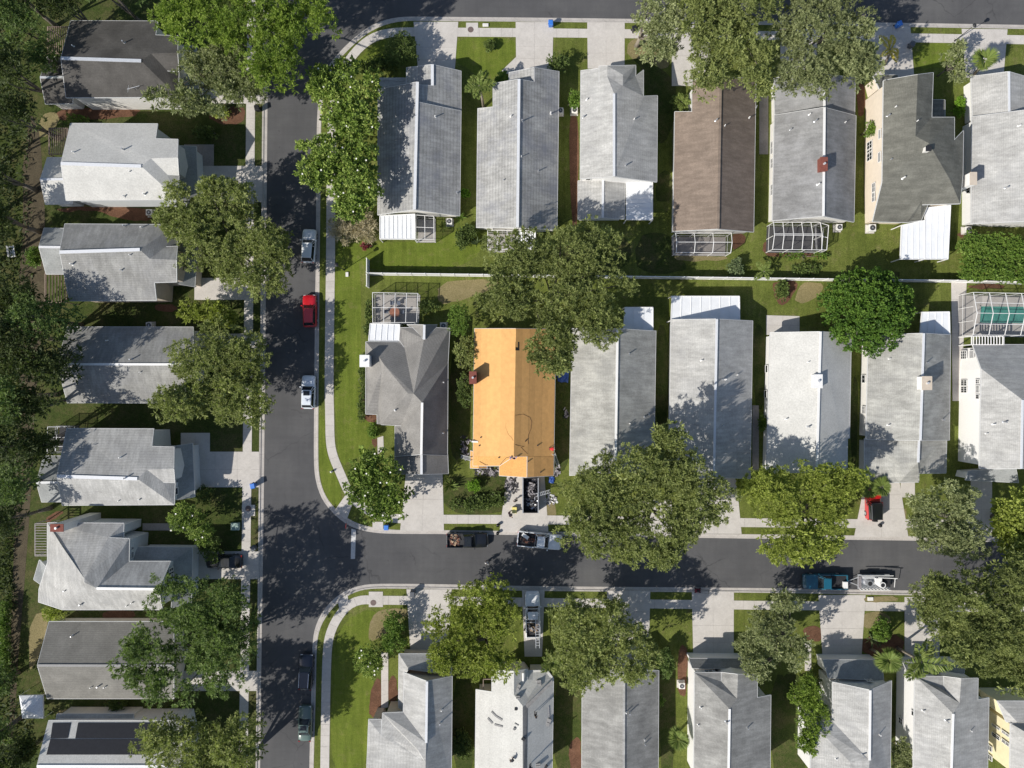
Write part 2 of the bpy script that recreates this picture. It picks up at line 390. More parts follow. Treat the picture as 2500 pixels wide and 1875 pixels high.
# kerb lines (gutter edge and back of kerb), in photograph pixels
W_G = [(657, -260), (652, 300), (644, 1200), (636, 1700), (632, 2150)]
W_B = [(645, -260), (640, 300), (632, 1200), (626, 1700), (621, 2150)]
z = lambda t, l: [px(t, x, y) for x, y in l]
NE_G = [(2720, 1328), (2224, 1320), (1722, 1314), (1300, 1307), (1087, 1304)] + z('C2', [(1150, 1213), (980, 1205), (850, 1175), (760, 1130), (680, 1062), (600, 970), (555, 870), (530, 760), (523, 640), (525, 300)]) + [(768, 800), (771, 600), (772, 400), (773, 290)] + z('A2', [(560, 760), (600, 580), (650, 480), (745, 372), (850, 275), (950, 200), (1080, 146), (1220, 124), (1400, 126)]) + [(1300, 42), (1540, 45), (2220, 55), (2500, 60), (2720, 63)]
NE_B = [(2720, 1316), (2224, 1309), (1722, 1303), (1300, 1297), (1087, 1294)] + z('C2', [(1180, 1184), (1000, 1166), (880, 1138), (790, 1095), (700, 1028), (630, 945), (590, 860), (566, 760), (559, 640), (560, 300)]) + [(779, 800), (781, 600), (783, 400), (784, 290)] + z('A2', [(595, 770), (632, 610), (685, 500), (775, 400), (875, 306), (970, 236), (1090, 184), (1225, 160), (1400, 162)]) + [(1300, 53), (1540, 56), (2220, 66), (2500, 71), (2720, 74)]
S_G = [(2720, 1449), (2190, 1442), (1900, 1436), (1300, 1432), (1100, 1427)] + z('D2', [(1200, 160), (1000, 160), (880, 172), (760, 215), (660, 290), (580, 390), (530, 500), (510, 640), (505, 1000), (487, 1580), (480, 2400)])
S_B = [(2720, 1460), (2190, 1453), (1900, 1447), (1300, 1443), (1100, 1438)] + z('D2', [(1200, 196), (1000, 194), (895, 205), (790, 245), (690, 322), (612, 420), (564, 520), (546, 650), (541, 1000), (522, 1580), (514, 2400)])
LN = {k: smooth_line(P2(v), 2) for k, v in dict(W_G=W_G, W_B=W_B, NE_G=NE_G, NE_B=NE_B, S_G=S_G, S_B=S_B).items()}

# carriageway: one asphalt sheet under the kerbs
MB().sheet([(p[0], p[1], -0.002) for p in P2([(600, -400), (2800, -400), (2800, 2300), (600, 2300)])]).build('road', M['asphalt'], kind='structure')
# raised ground of the three blocks
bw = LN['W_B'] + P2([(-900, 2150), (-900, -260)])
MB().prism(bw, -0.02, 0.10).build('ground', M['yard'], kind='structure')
bn = LN['NE_B'] + P2([(2900, 74), (2900, 1316)])
MB().prism(bn, -0.02, 0.10).build('ground', M['grass'], kind='structure')
bs = LN['S_B'] + P2([(2900, 2140), (2900, 1460)])
MB().prism(bs, -0.02, 0.10).build('ground', M['grass'], kind='structure')
# the strip north of the upper road
MB().prism(P2([(600, -120), (2900, -105), (2900, -400), (600, -400)]), -0.02, 0.10).build('ground', M['grass'], kind='structure')

def kerb(g, b, seg=3.0):
    n = max(2, int(plen(g) / seg)); G = resample(g, n * 4); B = resample(b, n * 4)
    base = MB(); prof = [(0.0, 0.004), (0.58, 0.018), (0.68, 0.105), (1.0, 0.118)]
    base.loft([[(a.x, a.y, -.002), ((a.x + c.x) / 2, (a.y + c.y) / 2, .008), (c.x, c.y, .06)] for a, c in zip(G, B)], caps=False)
    k = base.build('kerb', M['old_concrete'], kind='structure')
    for i in range(n):
        m = MB(); rings = []
        for j in range(5):
            q = i * 4 + j; a, c = G[q], B[q]
            if j in (0, 4):
                q2 = i * 4 + (1 if j == 0 else 3); a = a.lerp(G[q2], .02); c = c.lerp(B[q2], .02)
            rings.append([(a.x + (c.x - a.x) * t, a.y + (c.y - a.y) * t, h) for t, h in prof])
        m.loft(rings, caps=False).build('kerb_segment', M['curb'], k)
kerb(LN['W_G'], LN['W_B']); kerb(LN['NE_G'], LN['NE_B']); kerb(LN['S_G'], LN['S_B'])

def pave(line, w=1.2, slab=1.5, mat='concrete', name='pavement'):
    p = smooth_line(line, 2); n = max(1, int(round(plen(p) / slab))); q = resample(p, n * 2)
    def sides(i):
        d = (q[min(i + 1, len(q) - 1)] - q[max(i - 1, 0)]).normalized(); nn = Vector((-d.y, d.x)) * (w / 2)
        return q[i] + nn, q[i] - nn, d
    bed = MB(); ring = []
    for i in range(len(q)):
        a, b, d = sides(i); ring.append([(a.x, a.y, .112), (b.x, b.y, .112)])
    bed.loft(ring, caps=False); bo = bed.build(name, M['old_concrete'], kind='structure')
    for i in range(n):
        L_, R_ = [], []
        for j in range(3):
            a, b, d = sides(i * 2 + j); s = (.012 if j == 0 else -.012 if j == 2 else 0)
            L_.append(a + d * s); R_.append(b + d * s)
        MB().prism(L_ + R_[::-1], .09, .128 + rng.uniform(-.003, .003)).build('paving_slab', M[mat], bo)
    return bo

pave(P2([(617, -200), (611.5, 300), (603, 1200), (596, 1700), (592, 2000)]))
pave(P2([(2600, 1281), (1850, 1277), (1300, 1268), (1000, 1267.5), (962, 1266), (920, 1258), (880, 1235), (852, 1206)] + z('C2', [(728, 740), (672, 612), (650, 500), (648, 300)]) + [(803, 940), (807.5, 600), (808.5, 400), (811, 290), (820, 220), (834, 176), (852, 147), (876, 117), (907, 93), (942, 81), (985, 77.5), (1100, 78.5), (1300, 80), (1500, 82), (1800, 86), (2200, 92), (2600, 99)]))
pave(P2([(2600, 1484), (2150, 1481), (1500, 1473.5), (950, 1465)] + z('D2', [(1000, 287), (900, 278), (800, 312), (720, 398), (655, 520), (628, 650), (618, 1000), (609, 1580), (604, 2100)])))

def drive(t, q, nx=2, ny=3, mat='concrete', name='driveway', zt=.134):
    a, b, c, d = [T(t, *p, .1).to_2d() for p in q]
    o = MB().prism([a, b, c, d], .06, zt - .014).build(name, M['old_concrete'], kind='structure')
    f = lambda u, v: a.lerp(b, u).lerp(d.lerp(c, u), v)
    W_ = (b - a).length; H_ = (d - a).length
    for i in range(nx):
        for j in range(ny):
            e, g = .012 / W_, .012 / H_
            u0, u1, v0, v1 = i / nx + e, (i + 1) / nx - e, j / ny + g, (j + 1) / ny - g
            MB().prism([f(u0, v0), f(u1, v0), f(u1, v1), f(u0, v1)], .09, zt + rng.uniform(-.003, .003)).build('paving_slab', M[mat], o)
    return o
R_ = lambda x0, y0, x1, y1: [(x0, y0), (x1, y0), (x1, y1), (x0, y1)]
drive('A2', [(1294, 168), (1640, 168), (1612, 560), (1332, 560)], 2, 4)
drive('A3', [(186, 170), (478, 170), (470, 545), (190, 545)], 2, 4)
drive('A2', [(2085, 440), (2092, 560), (1960, 575), (1960, 560)], 1, 1)
drive('A3', [(738, 172), (1028, 172), (1026, 530), (742, 530)], 2, 3)
drive('P', R_(1640, 62, 1735, 210), 2, 4)
drive('P', R_(1905, 68, 1995, 230), 2, 4)
drive('A4', [(1060, 205), (1335, 205), (1365, 600), (1060, 600)], 2, 4)
drive('A4', [(1730, 222), (2085, 226), (2052, 600), (1762, 600)], 2, 3)
drive('A1', R_(1500, 1280, 2022, 1560), 3, 2); drive('A1', R_(1420, 1115, 1650, 1282), 2, 1, 'old_concrete', 'path', .13)
drive('C1', R_(1490, 577, 2000, 852), 3, 2); drive('C1', R_(1395, 432, 1620, 579), 2, 1, name='path', zt=.13)
drive('C1', R_(1440, 1345, 1998, 1560), 3, 2)
drive('B1', R_(1440, 1120, 2006, 1320), 3, 2)
drive('D1', R_(1330, 830, 1985, 985), 3, 1)
drive('A1', R_(1500, 690, 2024, 800), 3, 1)
drive('B1', R_(1500, 690, 1890, 860), 2, 1, name='path', zt=.13)
drive('C2', [(1240, 700), (1518, 700), (1530, 1190), (1190, 1190)], 2, 4)
drive('C3', [(120, 760), (408, 760), (440, 1200), (60, 1200)], 2, 4)
drive('C3', [(1600, 770), (1888, 770), (1930, 1212), (1560, 1208)], 2, 4)
drive('P', R_(1560, 1220, 1640, 1302), 2, 2)
drive('C4', [(985, 800), (1250, 800), (1320, 1236), (900, 1236)], 2, 4)
drive('C4', R_(1800, 800, 1965, 1244), 2, 4)
drive('C4', R_(1260, 800, 1370, 930), 1, 1, 'concrete', 'path', .13)
drive('D2', [(1240, 200), (1590, 200), (1560, 720), (1272, 720)], 2, 4)
drive('D3', [(235, 205), (410, 205), (390, 720), (255, 720)], 1, 4)
drive('D3', [(890, 212), (1225, 212), (1210, 860), (915, 860)], 2, 4)
drive('D3', [(1545, 218), (1870, 218), (1868, 740), (1556, 740)], 2, 4)
drive('D4', [(625, 245), (990, 245), (955, 760), (660, 760)], 2, 4)
drive('D4', R_(1290, 260, 1560, 800), 2, 4)
# kerb ramps and short links across the verge
drive('C2', [(770, 912), (850, 905), (778, 1108), (684, 1032)], 1, 2, name='path', zt=.13)
drive('D2', [(712, 300), (784, 232), (792, 288), (722, 352)], 1, 1, name='path', zt=.13)
drive('C2', R_(978, 1118, 1060, 1176), 1, 1, name='path', zt=.13)
drive('C2', [(1015, 470), (1062, 455), (1065, 560), (1018, 600)], 1, 1, name='path', zt=.13)
drive('D2', [(1045, 690), (1100, 690), (1100, 1110), (1045, 1130)], 1, 4, name='path', zt=.13)
drive('C3', R_(2012, 220, 2062, 790), 1, 6, 'old_concrete', 'path', .13)
drive('D4', R_(520, 600, 570, 830), 1, 2, name='path', zt=.13)
drive('A3', R_(2065, 740, 2135, 1190), 1, 4, 'old_concrete', 'path', .13)
drive('B4', [(222, 978), (480, 985), (480, 1130), (222, 1130)], 2, 2, name='path', zt=.13)
drive('B4', [(1650, 725), (1770, 725), (1720, 1640), (1660, 1640)], 1, 7, name='path', zt=.13)
drive('C1', R_(1100, 1130, 1500, 1185), 3, 1, 'old_concrete', 'path', .13)

# patches of soil, mulch and bleached turf
PATCH_N = [0]
def patch(t, p, mat, name='mulch_bed', zt=.104, k=2, wob=.12):
    PATCH_N[0] += 1; zt += .0005 * PATCH_N[0] - (.030 if mat == 'lawn' else 0) + (.004 if zt > .105 else 0)
    q = [T(t, *a, .1).to_2d() for a in p]; q = q + [q[0]]
    for _ in range(k):
        r = []
        for a, b in zip(q, q[1:]): r += [a.lerp(b, .25), a.lerp(b, .75)]
        q = r + [r[0]]
    q = [Vector((a.x + rng.uniform(-wob, wob), a.y + rng.uniform(-wob, wob))) for a in q[:-1]]
    return MB().prism(q, .07, zt).build(name, M[mat], kind='structure')
patch('A1', [(440, 830), (1100, 830), (1050, 900), (700, 930), (430, 930)], 'mulch')
patch('A1', [(1640, 860), (1890, 800), (1890, 960), (1700, 960), (1600, 900)], 'mulch')
patch('A1', [(300, 900), (440, 850), (460, 960), (280, 1100)], 'dry')
patch('B1', [(450, 140), (1180, 140), (1180, 260), (950, 240), (700, 160), (440, 190)], 'mulch')
patch('B1', [(1190, 890), (1360, 890), (1360, 960), (1190, 950)], 'mulch')
patch('C1', [(350, 1080), (490, 1020), (480, 1060), (360, 1130)], 'mulch')
patch('D1', [(790, 362), (1040, 362), (1040, 430), (790, 430)], 'mulch')
patch('D1', [(225, 420), (380, 360), (340, 600), (280, 780), (220, 850)], 'dry')
patch('D1', [(440, 1130), (600, 1110), (1000, 1120), (1030, 1190), (440, 1210)], 'dry')
patch('A1', [(180, 900), (330, 900), (360, 2100), (230, 3800), (90, 5900), (60, 5900), (120, 3400), (160, 2000)], 'dirt', wob=.25)
patch('C2', [(880, 60), (925, 60), (925, 290), (1012, 290), (1012, 350), (930, 350), (885, 250)], 'mulch')
patch('C2', [(970, 480), (1015, 470), (1015, 540), (985, 540)], 'mulch')
patch('B2', [(1480, 720), (1900, 690), (1980, 760), (1700, 850), (1520, 900), (1480, 860)], 'dry')
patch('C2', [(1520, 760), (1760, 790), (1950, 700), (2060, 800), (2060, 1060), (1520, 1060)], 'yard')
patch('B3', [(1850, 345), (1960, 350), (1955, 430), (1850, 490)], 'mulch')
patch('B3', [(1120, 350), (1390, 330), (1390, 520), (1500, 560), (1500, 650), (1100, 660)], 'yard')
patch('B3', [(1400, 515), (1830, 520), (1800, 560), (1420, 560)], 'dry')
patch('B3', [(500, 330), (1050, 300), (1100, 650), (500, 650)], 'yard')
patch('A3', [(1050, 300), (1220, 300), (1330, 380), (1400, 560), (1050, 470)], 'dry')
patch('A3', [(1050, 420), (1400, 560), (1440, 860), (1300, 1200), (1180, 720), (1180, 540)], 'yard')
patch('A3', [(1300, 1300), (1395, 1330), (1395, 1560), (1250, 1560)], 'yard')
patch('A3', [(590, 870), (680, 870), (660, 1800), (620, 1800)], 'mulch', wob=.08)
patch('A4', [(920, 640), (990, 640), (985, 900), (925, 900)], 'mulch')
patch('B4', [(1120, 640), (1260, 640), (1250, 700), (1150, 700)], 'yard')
patch('B4', [(255, 710), (500, 710), (400, 880), (340, 910), (290, 840)], 'mulch')
patch('B4', [(480, 720), (680, 730), (620, 850), (430, 900)], 'dry')
patch('B4', [(1780, 740), (2070, 740), (2060, 775), (1780, 775)], 'mulch')
patch('B4', [(1700, 340), (1900, 330), (1850, 380), (1700, 380)], 'mulch')
patch('B4', [(195, 420), (240, 400), (240, 500), (700, 490), (700, 530), (300, 540), (200, 510)], 'mulch')
patch('C3', [(410, 960), (500, 960), (500, 1080), (420, 1080)], 'dry')
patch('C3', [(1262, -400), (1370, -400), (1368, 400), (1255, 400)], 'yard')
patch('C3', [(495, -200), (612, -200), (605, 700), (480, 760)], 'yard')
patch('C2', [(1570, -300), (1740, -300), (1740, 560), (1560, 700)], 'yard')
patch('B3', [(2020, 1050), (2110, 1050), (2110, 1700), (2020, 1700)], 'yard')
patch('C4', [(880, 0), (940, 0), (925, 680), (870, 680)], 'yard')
patch('C4', [(1250, 1010), (1300, 1010), (1300, 1110), (1250, 1110)], 'dry')
patch('D2', [(1100, 870), (1170, 870), (1170, 1080), (1100, 1080)], 'mulch')
patch('D2', [(985, 900), (1045, 880), (1045, 1180), (960, 1200), (950, 1100)], 'mulch')
patch('D2', [(980, 360), (1250, 340), (1255, 420), (1050, 560), (930, 620)], 'dry')
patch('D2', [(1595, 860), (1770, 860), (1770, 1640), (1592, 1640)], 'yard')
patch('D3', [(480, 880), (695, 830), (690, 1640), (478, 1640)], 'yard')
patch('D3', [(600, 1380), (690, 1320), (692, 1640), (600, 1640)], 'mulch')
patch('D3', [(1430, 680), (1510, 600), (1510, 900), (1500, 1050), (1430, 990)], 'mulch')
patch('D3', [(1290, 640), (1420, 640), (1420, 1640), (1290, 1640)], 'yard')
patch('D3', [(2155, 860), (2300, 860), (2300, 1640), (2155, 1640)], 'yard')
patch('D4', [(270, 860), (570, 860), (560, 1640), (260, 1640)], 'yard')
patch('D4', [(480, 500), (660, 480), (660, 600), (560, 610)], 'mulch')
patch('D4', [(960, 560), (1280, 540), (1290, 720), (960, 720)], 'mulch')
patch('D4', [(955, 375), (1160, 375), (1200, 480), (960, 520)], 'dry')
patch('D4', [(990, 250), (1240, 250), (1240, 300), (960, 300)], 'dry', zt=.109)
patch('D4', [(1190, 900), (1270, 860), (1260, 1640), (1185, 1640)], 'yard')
# greener lawns by the street corners
patch('C2', [(684, -1050), (760, -1050), (900, -900), (885, 50), (925, 350), (1010, 360), (960, 560), (790, 660), (745, 690), (690, 500)], 'lawn', 'lawn', .106)
patch('B2', [(700, 420), (1030, 410), (1480, 420), (1800, 200), (1830, 610), (960, 640), (880, 560), (700, 640)], 'lawn', 'lawn', .106)
patch('D2', [(1000, 345), (850, 390), (740, 480), (680, 620), (662, 1000), (650, 1640), (935, 1640), (945, 1200), (1000, 900), (930, 640), (1040, 520)], 'lawn', 'lawn', .106)
patch('A2', [(1612, 285), (2085, 285), (2085, 430), (1960, 560), (1860, 640), (1700, 520), (1612, 470)], 'lawn', 'lawn', .106)
patch('A2', [(830, 480), (1000, 330), (1120, 290), (1120, 460), (900, 520)], 'lawn', 'lawn', .106)
patch('A4', [(1365, 330), (1760, 330), (1755, 520), (1560, 520), (1365, 540)], 'lawn', 'lawn', .106)
patch('C2', [(562, 300), (610, 300), (612, 520), (640, 640), (760, 910), (690, 1020), (600, 880), (565, 700)], 'lawn', 'lawn', .106, 1, .03)

# stop line
a = [T('C2', *p).to_2d() for p in ((815, 1172), (850, 1180), (843, 1405), (810, 1405))]
MB().sheet([(p.x, p.y, .004) for p in a]).build('stop_line', M_ground('worn_road_paint', [(0.25, (0.45, 0.44, 0.43)), (0.5, (0.62, 0.61, 0.6)), (0.8, (0.72, 0.71, 0.7))], 1.5, (0.8, 1.1), 0.8, 0.1), kind='structure')

# storm drains with round covers
M['rust'] = M_plain('rusty_iron', (0.16, 0.12, 0.11), 0.8, 0.1, 0.2, 9.0)
for t, x, y, w, h, cx_, cy_, lb in (('A2', 1746, 218, 92, 84, 1735, 228, 'round iron cover in its concrete slab beside the clipped ball shrub'),
                            ('C1', 1918, 1030, 100, 85, 1915, 1016, 'round iron cover in its concrete slab between two short verges'),
                            ('D2', 1004, 278, 108, 118, 984, 305, 'round iron cover in its concrete slab on the curved pavement')):
    c = T(t, x, y, .1); k = F0 / S
    d = thing('storm_drain', lb, 'storm drain', (c.x, c.y, .1))
    MB().box((c.x, c.y, .115), (w * k, h * k, .07)).build('slab', M['concrete'], d)
    q = T(t, cx_, cy_, .15); MB().cyl((q.x, q.y, .14), .40, .022, 20).build('cover', M['rust'], d)

# ------------------------------------------------------------------ white fence between the two rows of gardens
def fence(label, line, zt=1.83, step=1.9, post=True):
    p = [T(t, x, y, zt).to_2d() for t, x, y in line]
    n = max(1, int(round(plen(p) / step))); q = resample(p, n)
    f = thing('garden_fence', label, 'fence', (q[0].x, q[0].y, .1))
    for i, a in enumerate(q):
        m = MB().box((a.x, a.y, (zt + .14) / 2 + .03), (.13, .13, zt + .08)); m.cyl((a.x, a.y, zt + .08), .10, .06, 4, .01)
        m.build('post', M['white'], f)
    for a, b in zip(q, q[1:]):
        d = (b - a).normalized() * .07; a3, b3 = a + d, b - d
        m = MB().beam((a3.x, a3.y, .95), (b3.x, b3.y, .95), .045, 1.62)
        m.beam((a3.x, a3.y, zt - .02), (b3.x, b3.y, zt - .02), .10, .10); m.beam((a3.x, a3.y, .2), (b3.x, b3.y, .2), .10, .12)
        m.build('panel', M['white'], f)
    return f
fence('long white panel fence running between the two rows of gardens', [('B2', 938, 652), ('B2', 1500, 659), ('B3', 200, 667), ('B3', 1100, 678), ('B3', 2212, 692), ('B4', 800, 699), ('B4', 1700, 709), ('B4', 2212, 722), ('B4', 2700, 735)])
fence('short white fence return standing across the end of the long fence, toward the bright lawn', [('B2', 932, 540), ('B2', 932, 645)])
fence('short white fence return standing across the end of the long fence, toward the screened patio', [('B2', 932, 662), ('B2', 932, 752)])
# ------------------------------------------------------------------ houses
class House:
    def __init__(s, label, wall='offwhite', name='house'):
        s.label = label; s.wall = wall; s.name = name; s.o = None; s.tris = []; s.roof = None

def tri_z(tris, x, y):
    best = None
    for a, b, c in tris:
        d = (b.y - c.y) * (a.x - c.x) + (c.x - b.x) * (a.y - c.y)
        if abs(d) < 1e-9: continue
        u = ((b.y - c.y) * (x - c.x) + (c.x - b.x) * (y - c.y)) / d
        v = ((c.y - a.y) * (x - c.x) + (a.x - c.x) * (y - c.y)) / d
        w = 1 - u - v
        if u > -.02 and v > -.02 and w > -.02:
            zz = u * a.z + v * b.z + w * c.z
            if best is None or zz > best: best = zz
    return best

def inset(p, d):
    n = len(p); out = []
    ar = sum(p[i].x * p[(i + 1) % n].y - p[(i + 1) % n].x * p[i].y for i in range(n))
    sg = 1 if ar > 0 else -1
    for i in range(n):
        a, b, c = p[i - 1], p[i], p[(i + 1) % n]
        e1 = (b - a).normalized(); e2 = (c - b).normalized()
        n1 = Vector((-e1.y, e1.x)) * sg; n2 = Vector((-e2.y, e2.x)) * sg
        k = 1 + n1.dot(n2)
        out.append(b + (n1 + n2) * (d / k) if k > .15 else b + n1 * d)
    return out

def block(h, V, faces, roof, caps='', capmat='ridge', wall=None, ins=.38, thick=.14, z0=.05, fascia=True, walls=True, capw=.30):
    """one roof body of a house: roof skin, fascia boards, ridge caps and the walls under it"""
    faces = [f.split() if ' ' in f else list(f) for f in faces]
    if h.o is None:
        P = list(V.values()); c = sum((Vector(p) for p in P), Vector()) / len(P)
        h.o = thing(h.name, h.label, 'house', (c.x, c.y, 0))
    keys = sorted(V.keys()); ix = {k: i for i, k in enumerate(keys)}; n = len(keys)
    m = MB(); vs = [V[k] for k in keys]; vs = vs + [v - Vector((0, 0, thick)) for v in vs]
    fs = []; ed = {}; tris = []
    for f in faces:
        q = [ix[k] for k in f]
        nz = sum(vs[q[i]].x * vs[q[(i + 1) % len(q)]].y - vs[q[(i + 1) % len(q)]].x * vs[q[i]].y for i in range(len(q)))
        if nz < 0: q = q[::-1]
        fs.append(q); fs.append([i + n for i in q[::-1]])
        for i in range(len(q)): e = (q[i], q[(i + 1) % len(q)]); ed[e] = 1
        for t in tessellate_polygon([[vs[i] for i in q]]): tris.append(tuple(vs[q[i]] for i in t))
    bd = [e for e in ed if (e[1], e[0]) not in ed]
    for a, b in bd: fs.append([a, a + n, b + n, b])
    m.add(vs, fs); ro = m.build('roof', roof if not isinstance(roof, str) else RF[roof], h.o)
    h.roof = h.roof or ro
    if fascia:
        for a, b in bd:
            A, B = vs[a], vs[b]
            if (A - B).length < .7: continue
            d = (B - A).normalized(); r = Vector((d.y, -d.x, 0)).normalized() * .025
            MB().beam(A + r - Vector((0, 0, .10)), B + r - Vector((0, 0, .10)), .05, .19).build('fascia_board', M['fascia'], ro)
    for pr in caps.split():
        a, b = pr.split('-'); A, B = V[a], V[b]
        MB().beam(A + Vector((0, 0, .025)), B + Vector((0, 0, .025)), capw, .06).build('ridge_cap', M[capmat] if isinstance(capmat, str) else capmat, ro)
    if walls:
        nxt = {}
        for a, b in bd: nxt.setdefault(a, []).append(b)
        loops = []
        while nxt:
            s = next(iter(nxt)); lp = [s]; cur = nxt[s].pop()
            if not nxt[s]: del nxt[s]
            while cur != s and cur in nxt and len(lp) < 60:
                lp.append(cur); c2 = nxt[cur].pop()
                if not nxt[cur]: del nxt[cur]
                cur = c2
            loops.append(lp)
        w = MB()
        for lp in loops:
            poly = [vs[i].to_2d() for i in lp]
            poly = [p for i, p in enumerate(poly) if (p - poly[i - 1]).length > .05]
            if len(poly) < 3: continue
            q = inset(poly, ins)
            for i in range(len(q)):
                a, b = q[i], q[(i + 1) % len(q)]; k = max(1, int((b - a).length / .6)); last = 2.5
                top = []
                for j in range(k + 1):
                    p = a.lerp(b, j / k); zz = tri_z(tris, p.x, p.y)
                    last = last if zz is None else zz - thick - .01
                    top.append((p, last if zz is not None or j else min(v.z for v in vs[:n]) - thick))
                for (p, za), (r, zb) in zip(top, top[1:]):
                    w.add([(p.x, p.y, z0), (r.x, r.y, z0), (r.x, r.y, zb), (p.x, p.y, za)], [[0, 1, 2, 3]])
        w.build('wall', M[wall or h.wall], h.o)
    h.tris += tris
    return ro

def gable(h, t1, top, t2, bot, zE, zR, roof, axis='NS', **kw):
    """top: west eave, ridge, east eave at the north end; bot: the same at the south end (image points)"""
    (ax, ay), (bx, by), (cx_, cy_) = top; (fx, fy), (ex, ey), (dx, dy) = bot
    V = pts(t1, a=(ax, ay, zE), b=(bx, by, zR), c=(cx_, cy_, zE)); V.update(pts(t2, f=(fx, fy, zE), e=(ex, ey, zR), d=(dx, dy, zE)))
    kw.setdefault('caps', 'b-e')
    return block(h, V, ['abef', 'bcde'], roof, **kw)

def on_roof(h, t, x, y):
    p = px(t, x, y); zz = 5.0
    for _ in range(6):
        q = U(*p, zz); r = tri_z(h.tris, q.x, q.y)
        if r is None: break
        zz = r
    return U(*p, zz)

def vents(h, *lst):
    for i, (t, x, y) in enumerate(lst):
        q = on_roof(h, t, x, y)
        hgt = (.45, .6, .38)[i % 3]; r = (.075, .09, .06)[i % 3]
        m = MB().cyl((q.x, q.y, q.z - .15), r, hgt + .15, 10); m.cyl((q.x, q.y, q.z - .06), r * 2.2, .09, 10, r * 1.1)
        m.build('vent_pipe', M['steel'] if i % 2 else M['white'], h.roof)

def chimney(h, t, x, y, w, d, zt, wallmat, capmat, z0=.1, pot=True):
    k = F0 * (1 - zt / H) / S; c = T(t, x, y, zt); w *= k; d *= k
    m = MB().box((c.x, c.y, (zt + z0) / 2), (w, d, zt - z0)); o = m.build('chimney', M[wallmat], h.o)
    m = MB().box((c.x, c.y, zt + .05), (w + .12, d + .12, .10)); m.build('chimney_cap', M[capmat], o)
    if pot: MB().cyl((c.x, c.y, zt + .1), .14, .30, 12).build('flue', M['alu'], o)

def panels(h, t, q, zs, n, mat='metalroof', along=True, name='roof_panel', parent=None, posts=True):
    """ribbed metal patio roof laid in separate pans"""
    a, b, c, d = [T(t, x, y, zz) for (x, y), zz in zip(q, zs)]
    root = parent or h.o
    base = MB(); e = Vector((0, 0, .07))
    ro = None
    for i in range(n):
        u0, u1 = i / n, (i + 1) / n
        if along: p = [a.lerp(b, u0), a.lerp(b, u1), d.lerp(c, u1), d.lerp(c, u0)]
        else: p = [a.lerp(d, u0), b.lerp(c, u0), b.lerp(c, u1), a.lerp(d, u1)]
        m = MB().add([v for v in p] + [v - e for v in p], [[0, 1, 2, 3][::-1], [4, 5, 6, 7], [0, 1, 5, 4], [1, 2, 6, 5], [2, 3, 7, 6], [3, 0, 4, 7]])
        if along: m.beam(p[1] + e * .3, p[2] + e * .3, .06, .07)
        else: m.beam(p[2] + e * .3, p[3] + e * .3, .06, .07)
        o = m.build(name, M[mat], root)
        ro = ro or o
    for p, r in ((a, b), (b, c), (c, d), (d, a)):
        MB().beam(p - e * .5, r - e * .5, .11, .17).build('edge_gutter', M['white'], root)
    if posts:
        for p in (a, b, c, d): MB().box((p.x, p.y, (p.z + .05) / 2), (.1, .1, p.z - .1)).build('post', M['white'], root)

def slats(h, t, x0, y0, x1, y1, zt, n, vert=True, mat='wood', name='slat'):
    """open pergola beside a house: beams, posts and separate slats"""
    a, b, c, d = T(t, x0, y0, zt), T(t, x1, y0, zt), T(t, x1, y1, zt), T(t, x0, y1, zt)
    for p, q in ((a, b), (d, c), (a, d), (b, c)): MB().beam(p - Vector((0, 0, .1)), q - Vector((0, 0, .1)), .09, .16).build('beam', M[mat], h.o)
    for p in (a, b, c, d): MB().box((p.x, p.y, zt / 2), (.11, .11, zt - .1)).build('post', M[mat], h.o)
    for i in range(n):
        u = (i + .5) / n
        p, q = (a.lerp(b, u), d.lerp(c, u)) if vert else (a.lerp(d, u), b.lerp(c, u))
        MB().beam(p, q, .06, .12).build(name, M[mat], h.o)

def wall_pt(axis, val, x, y):
    if axis == 'x':
        zz = H * (1 - S * val / (x - CX)); return Vector((val, (CY - y) / S * (1 - zz / H), zz))
    zz = H * (1 - S * val / (CY - y)); return Vector(((x - CX) / S * (1 - zz / H), val, zz))

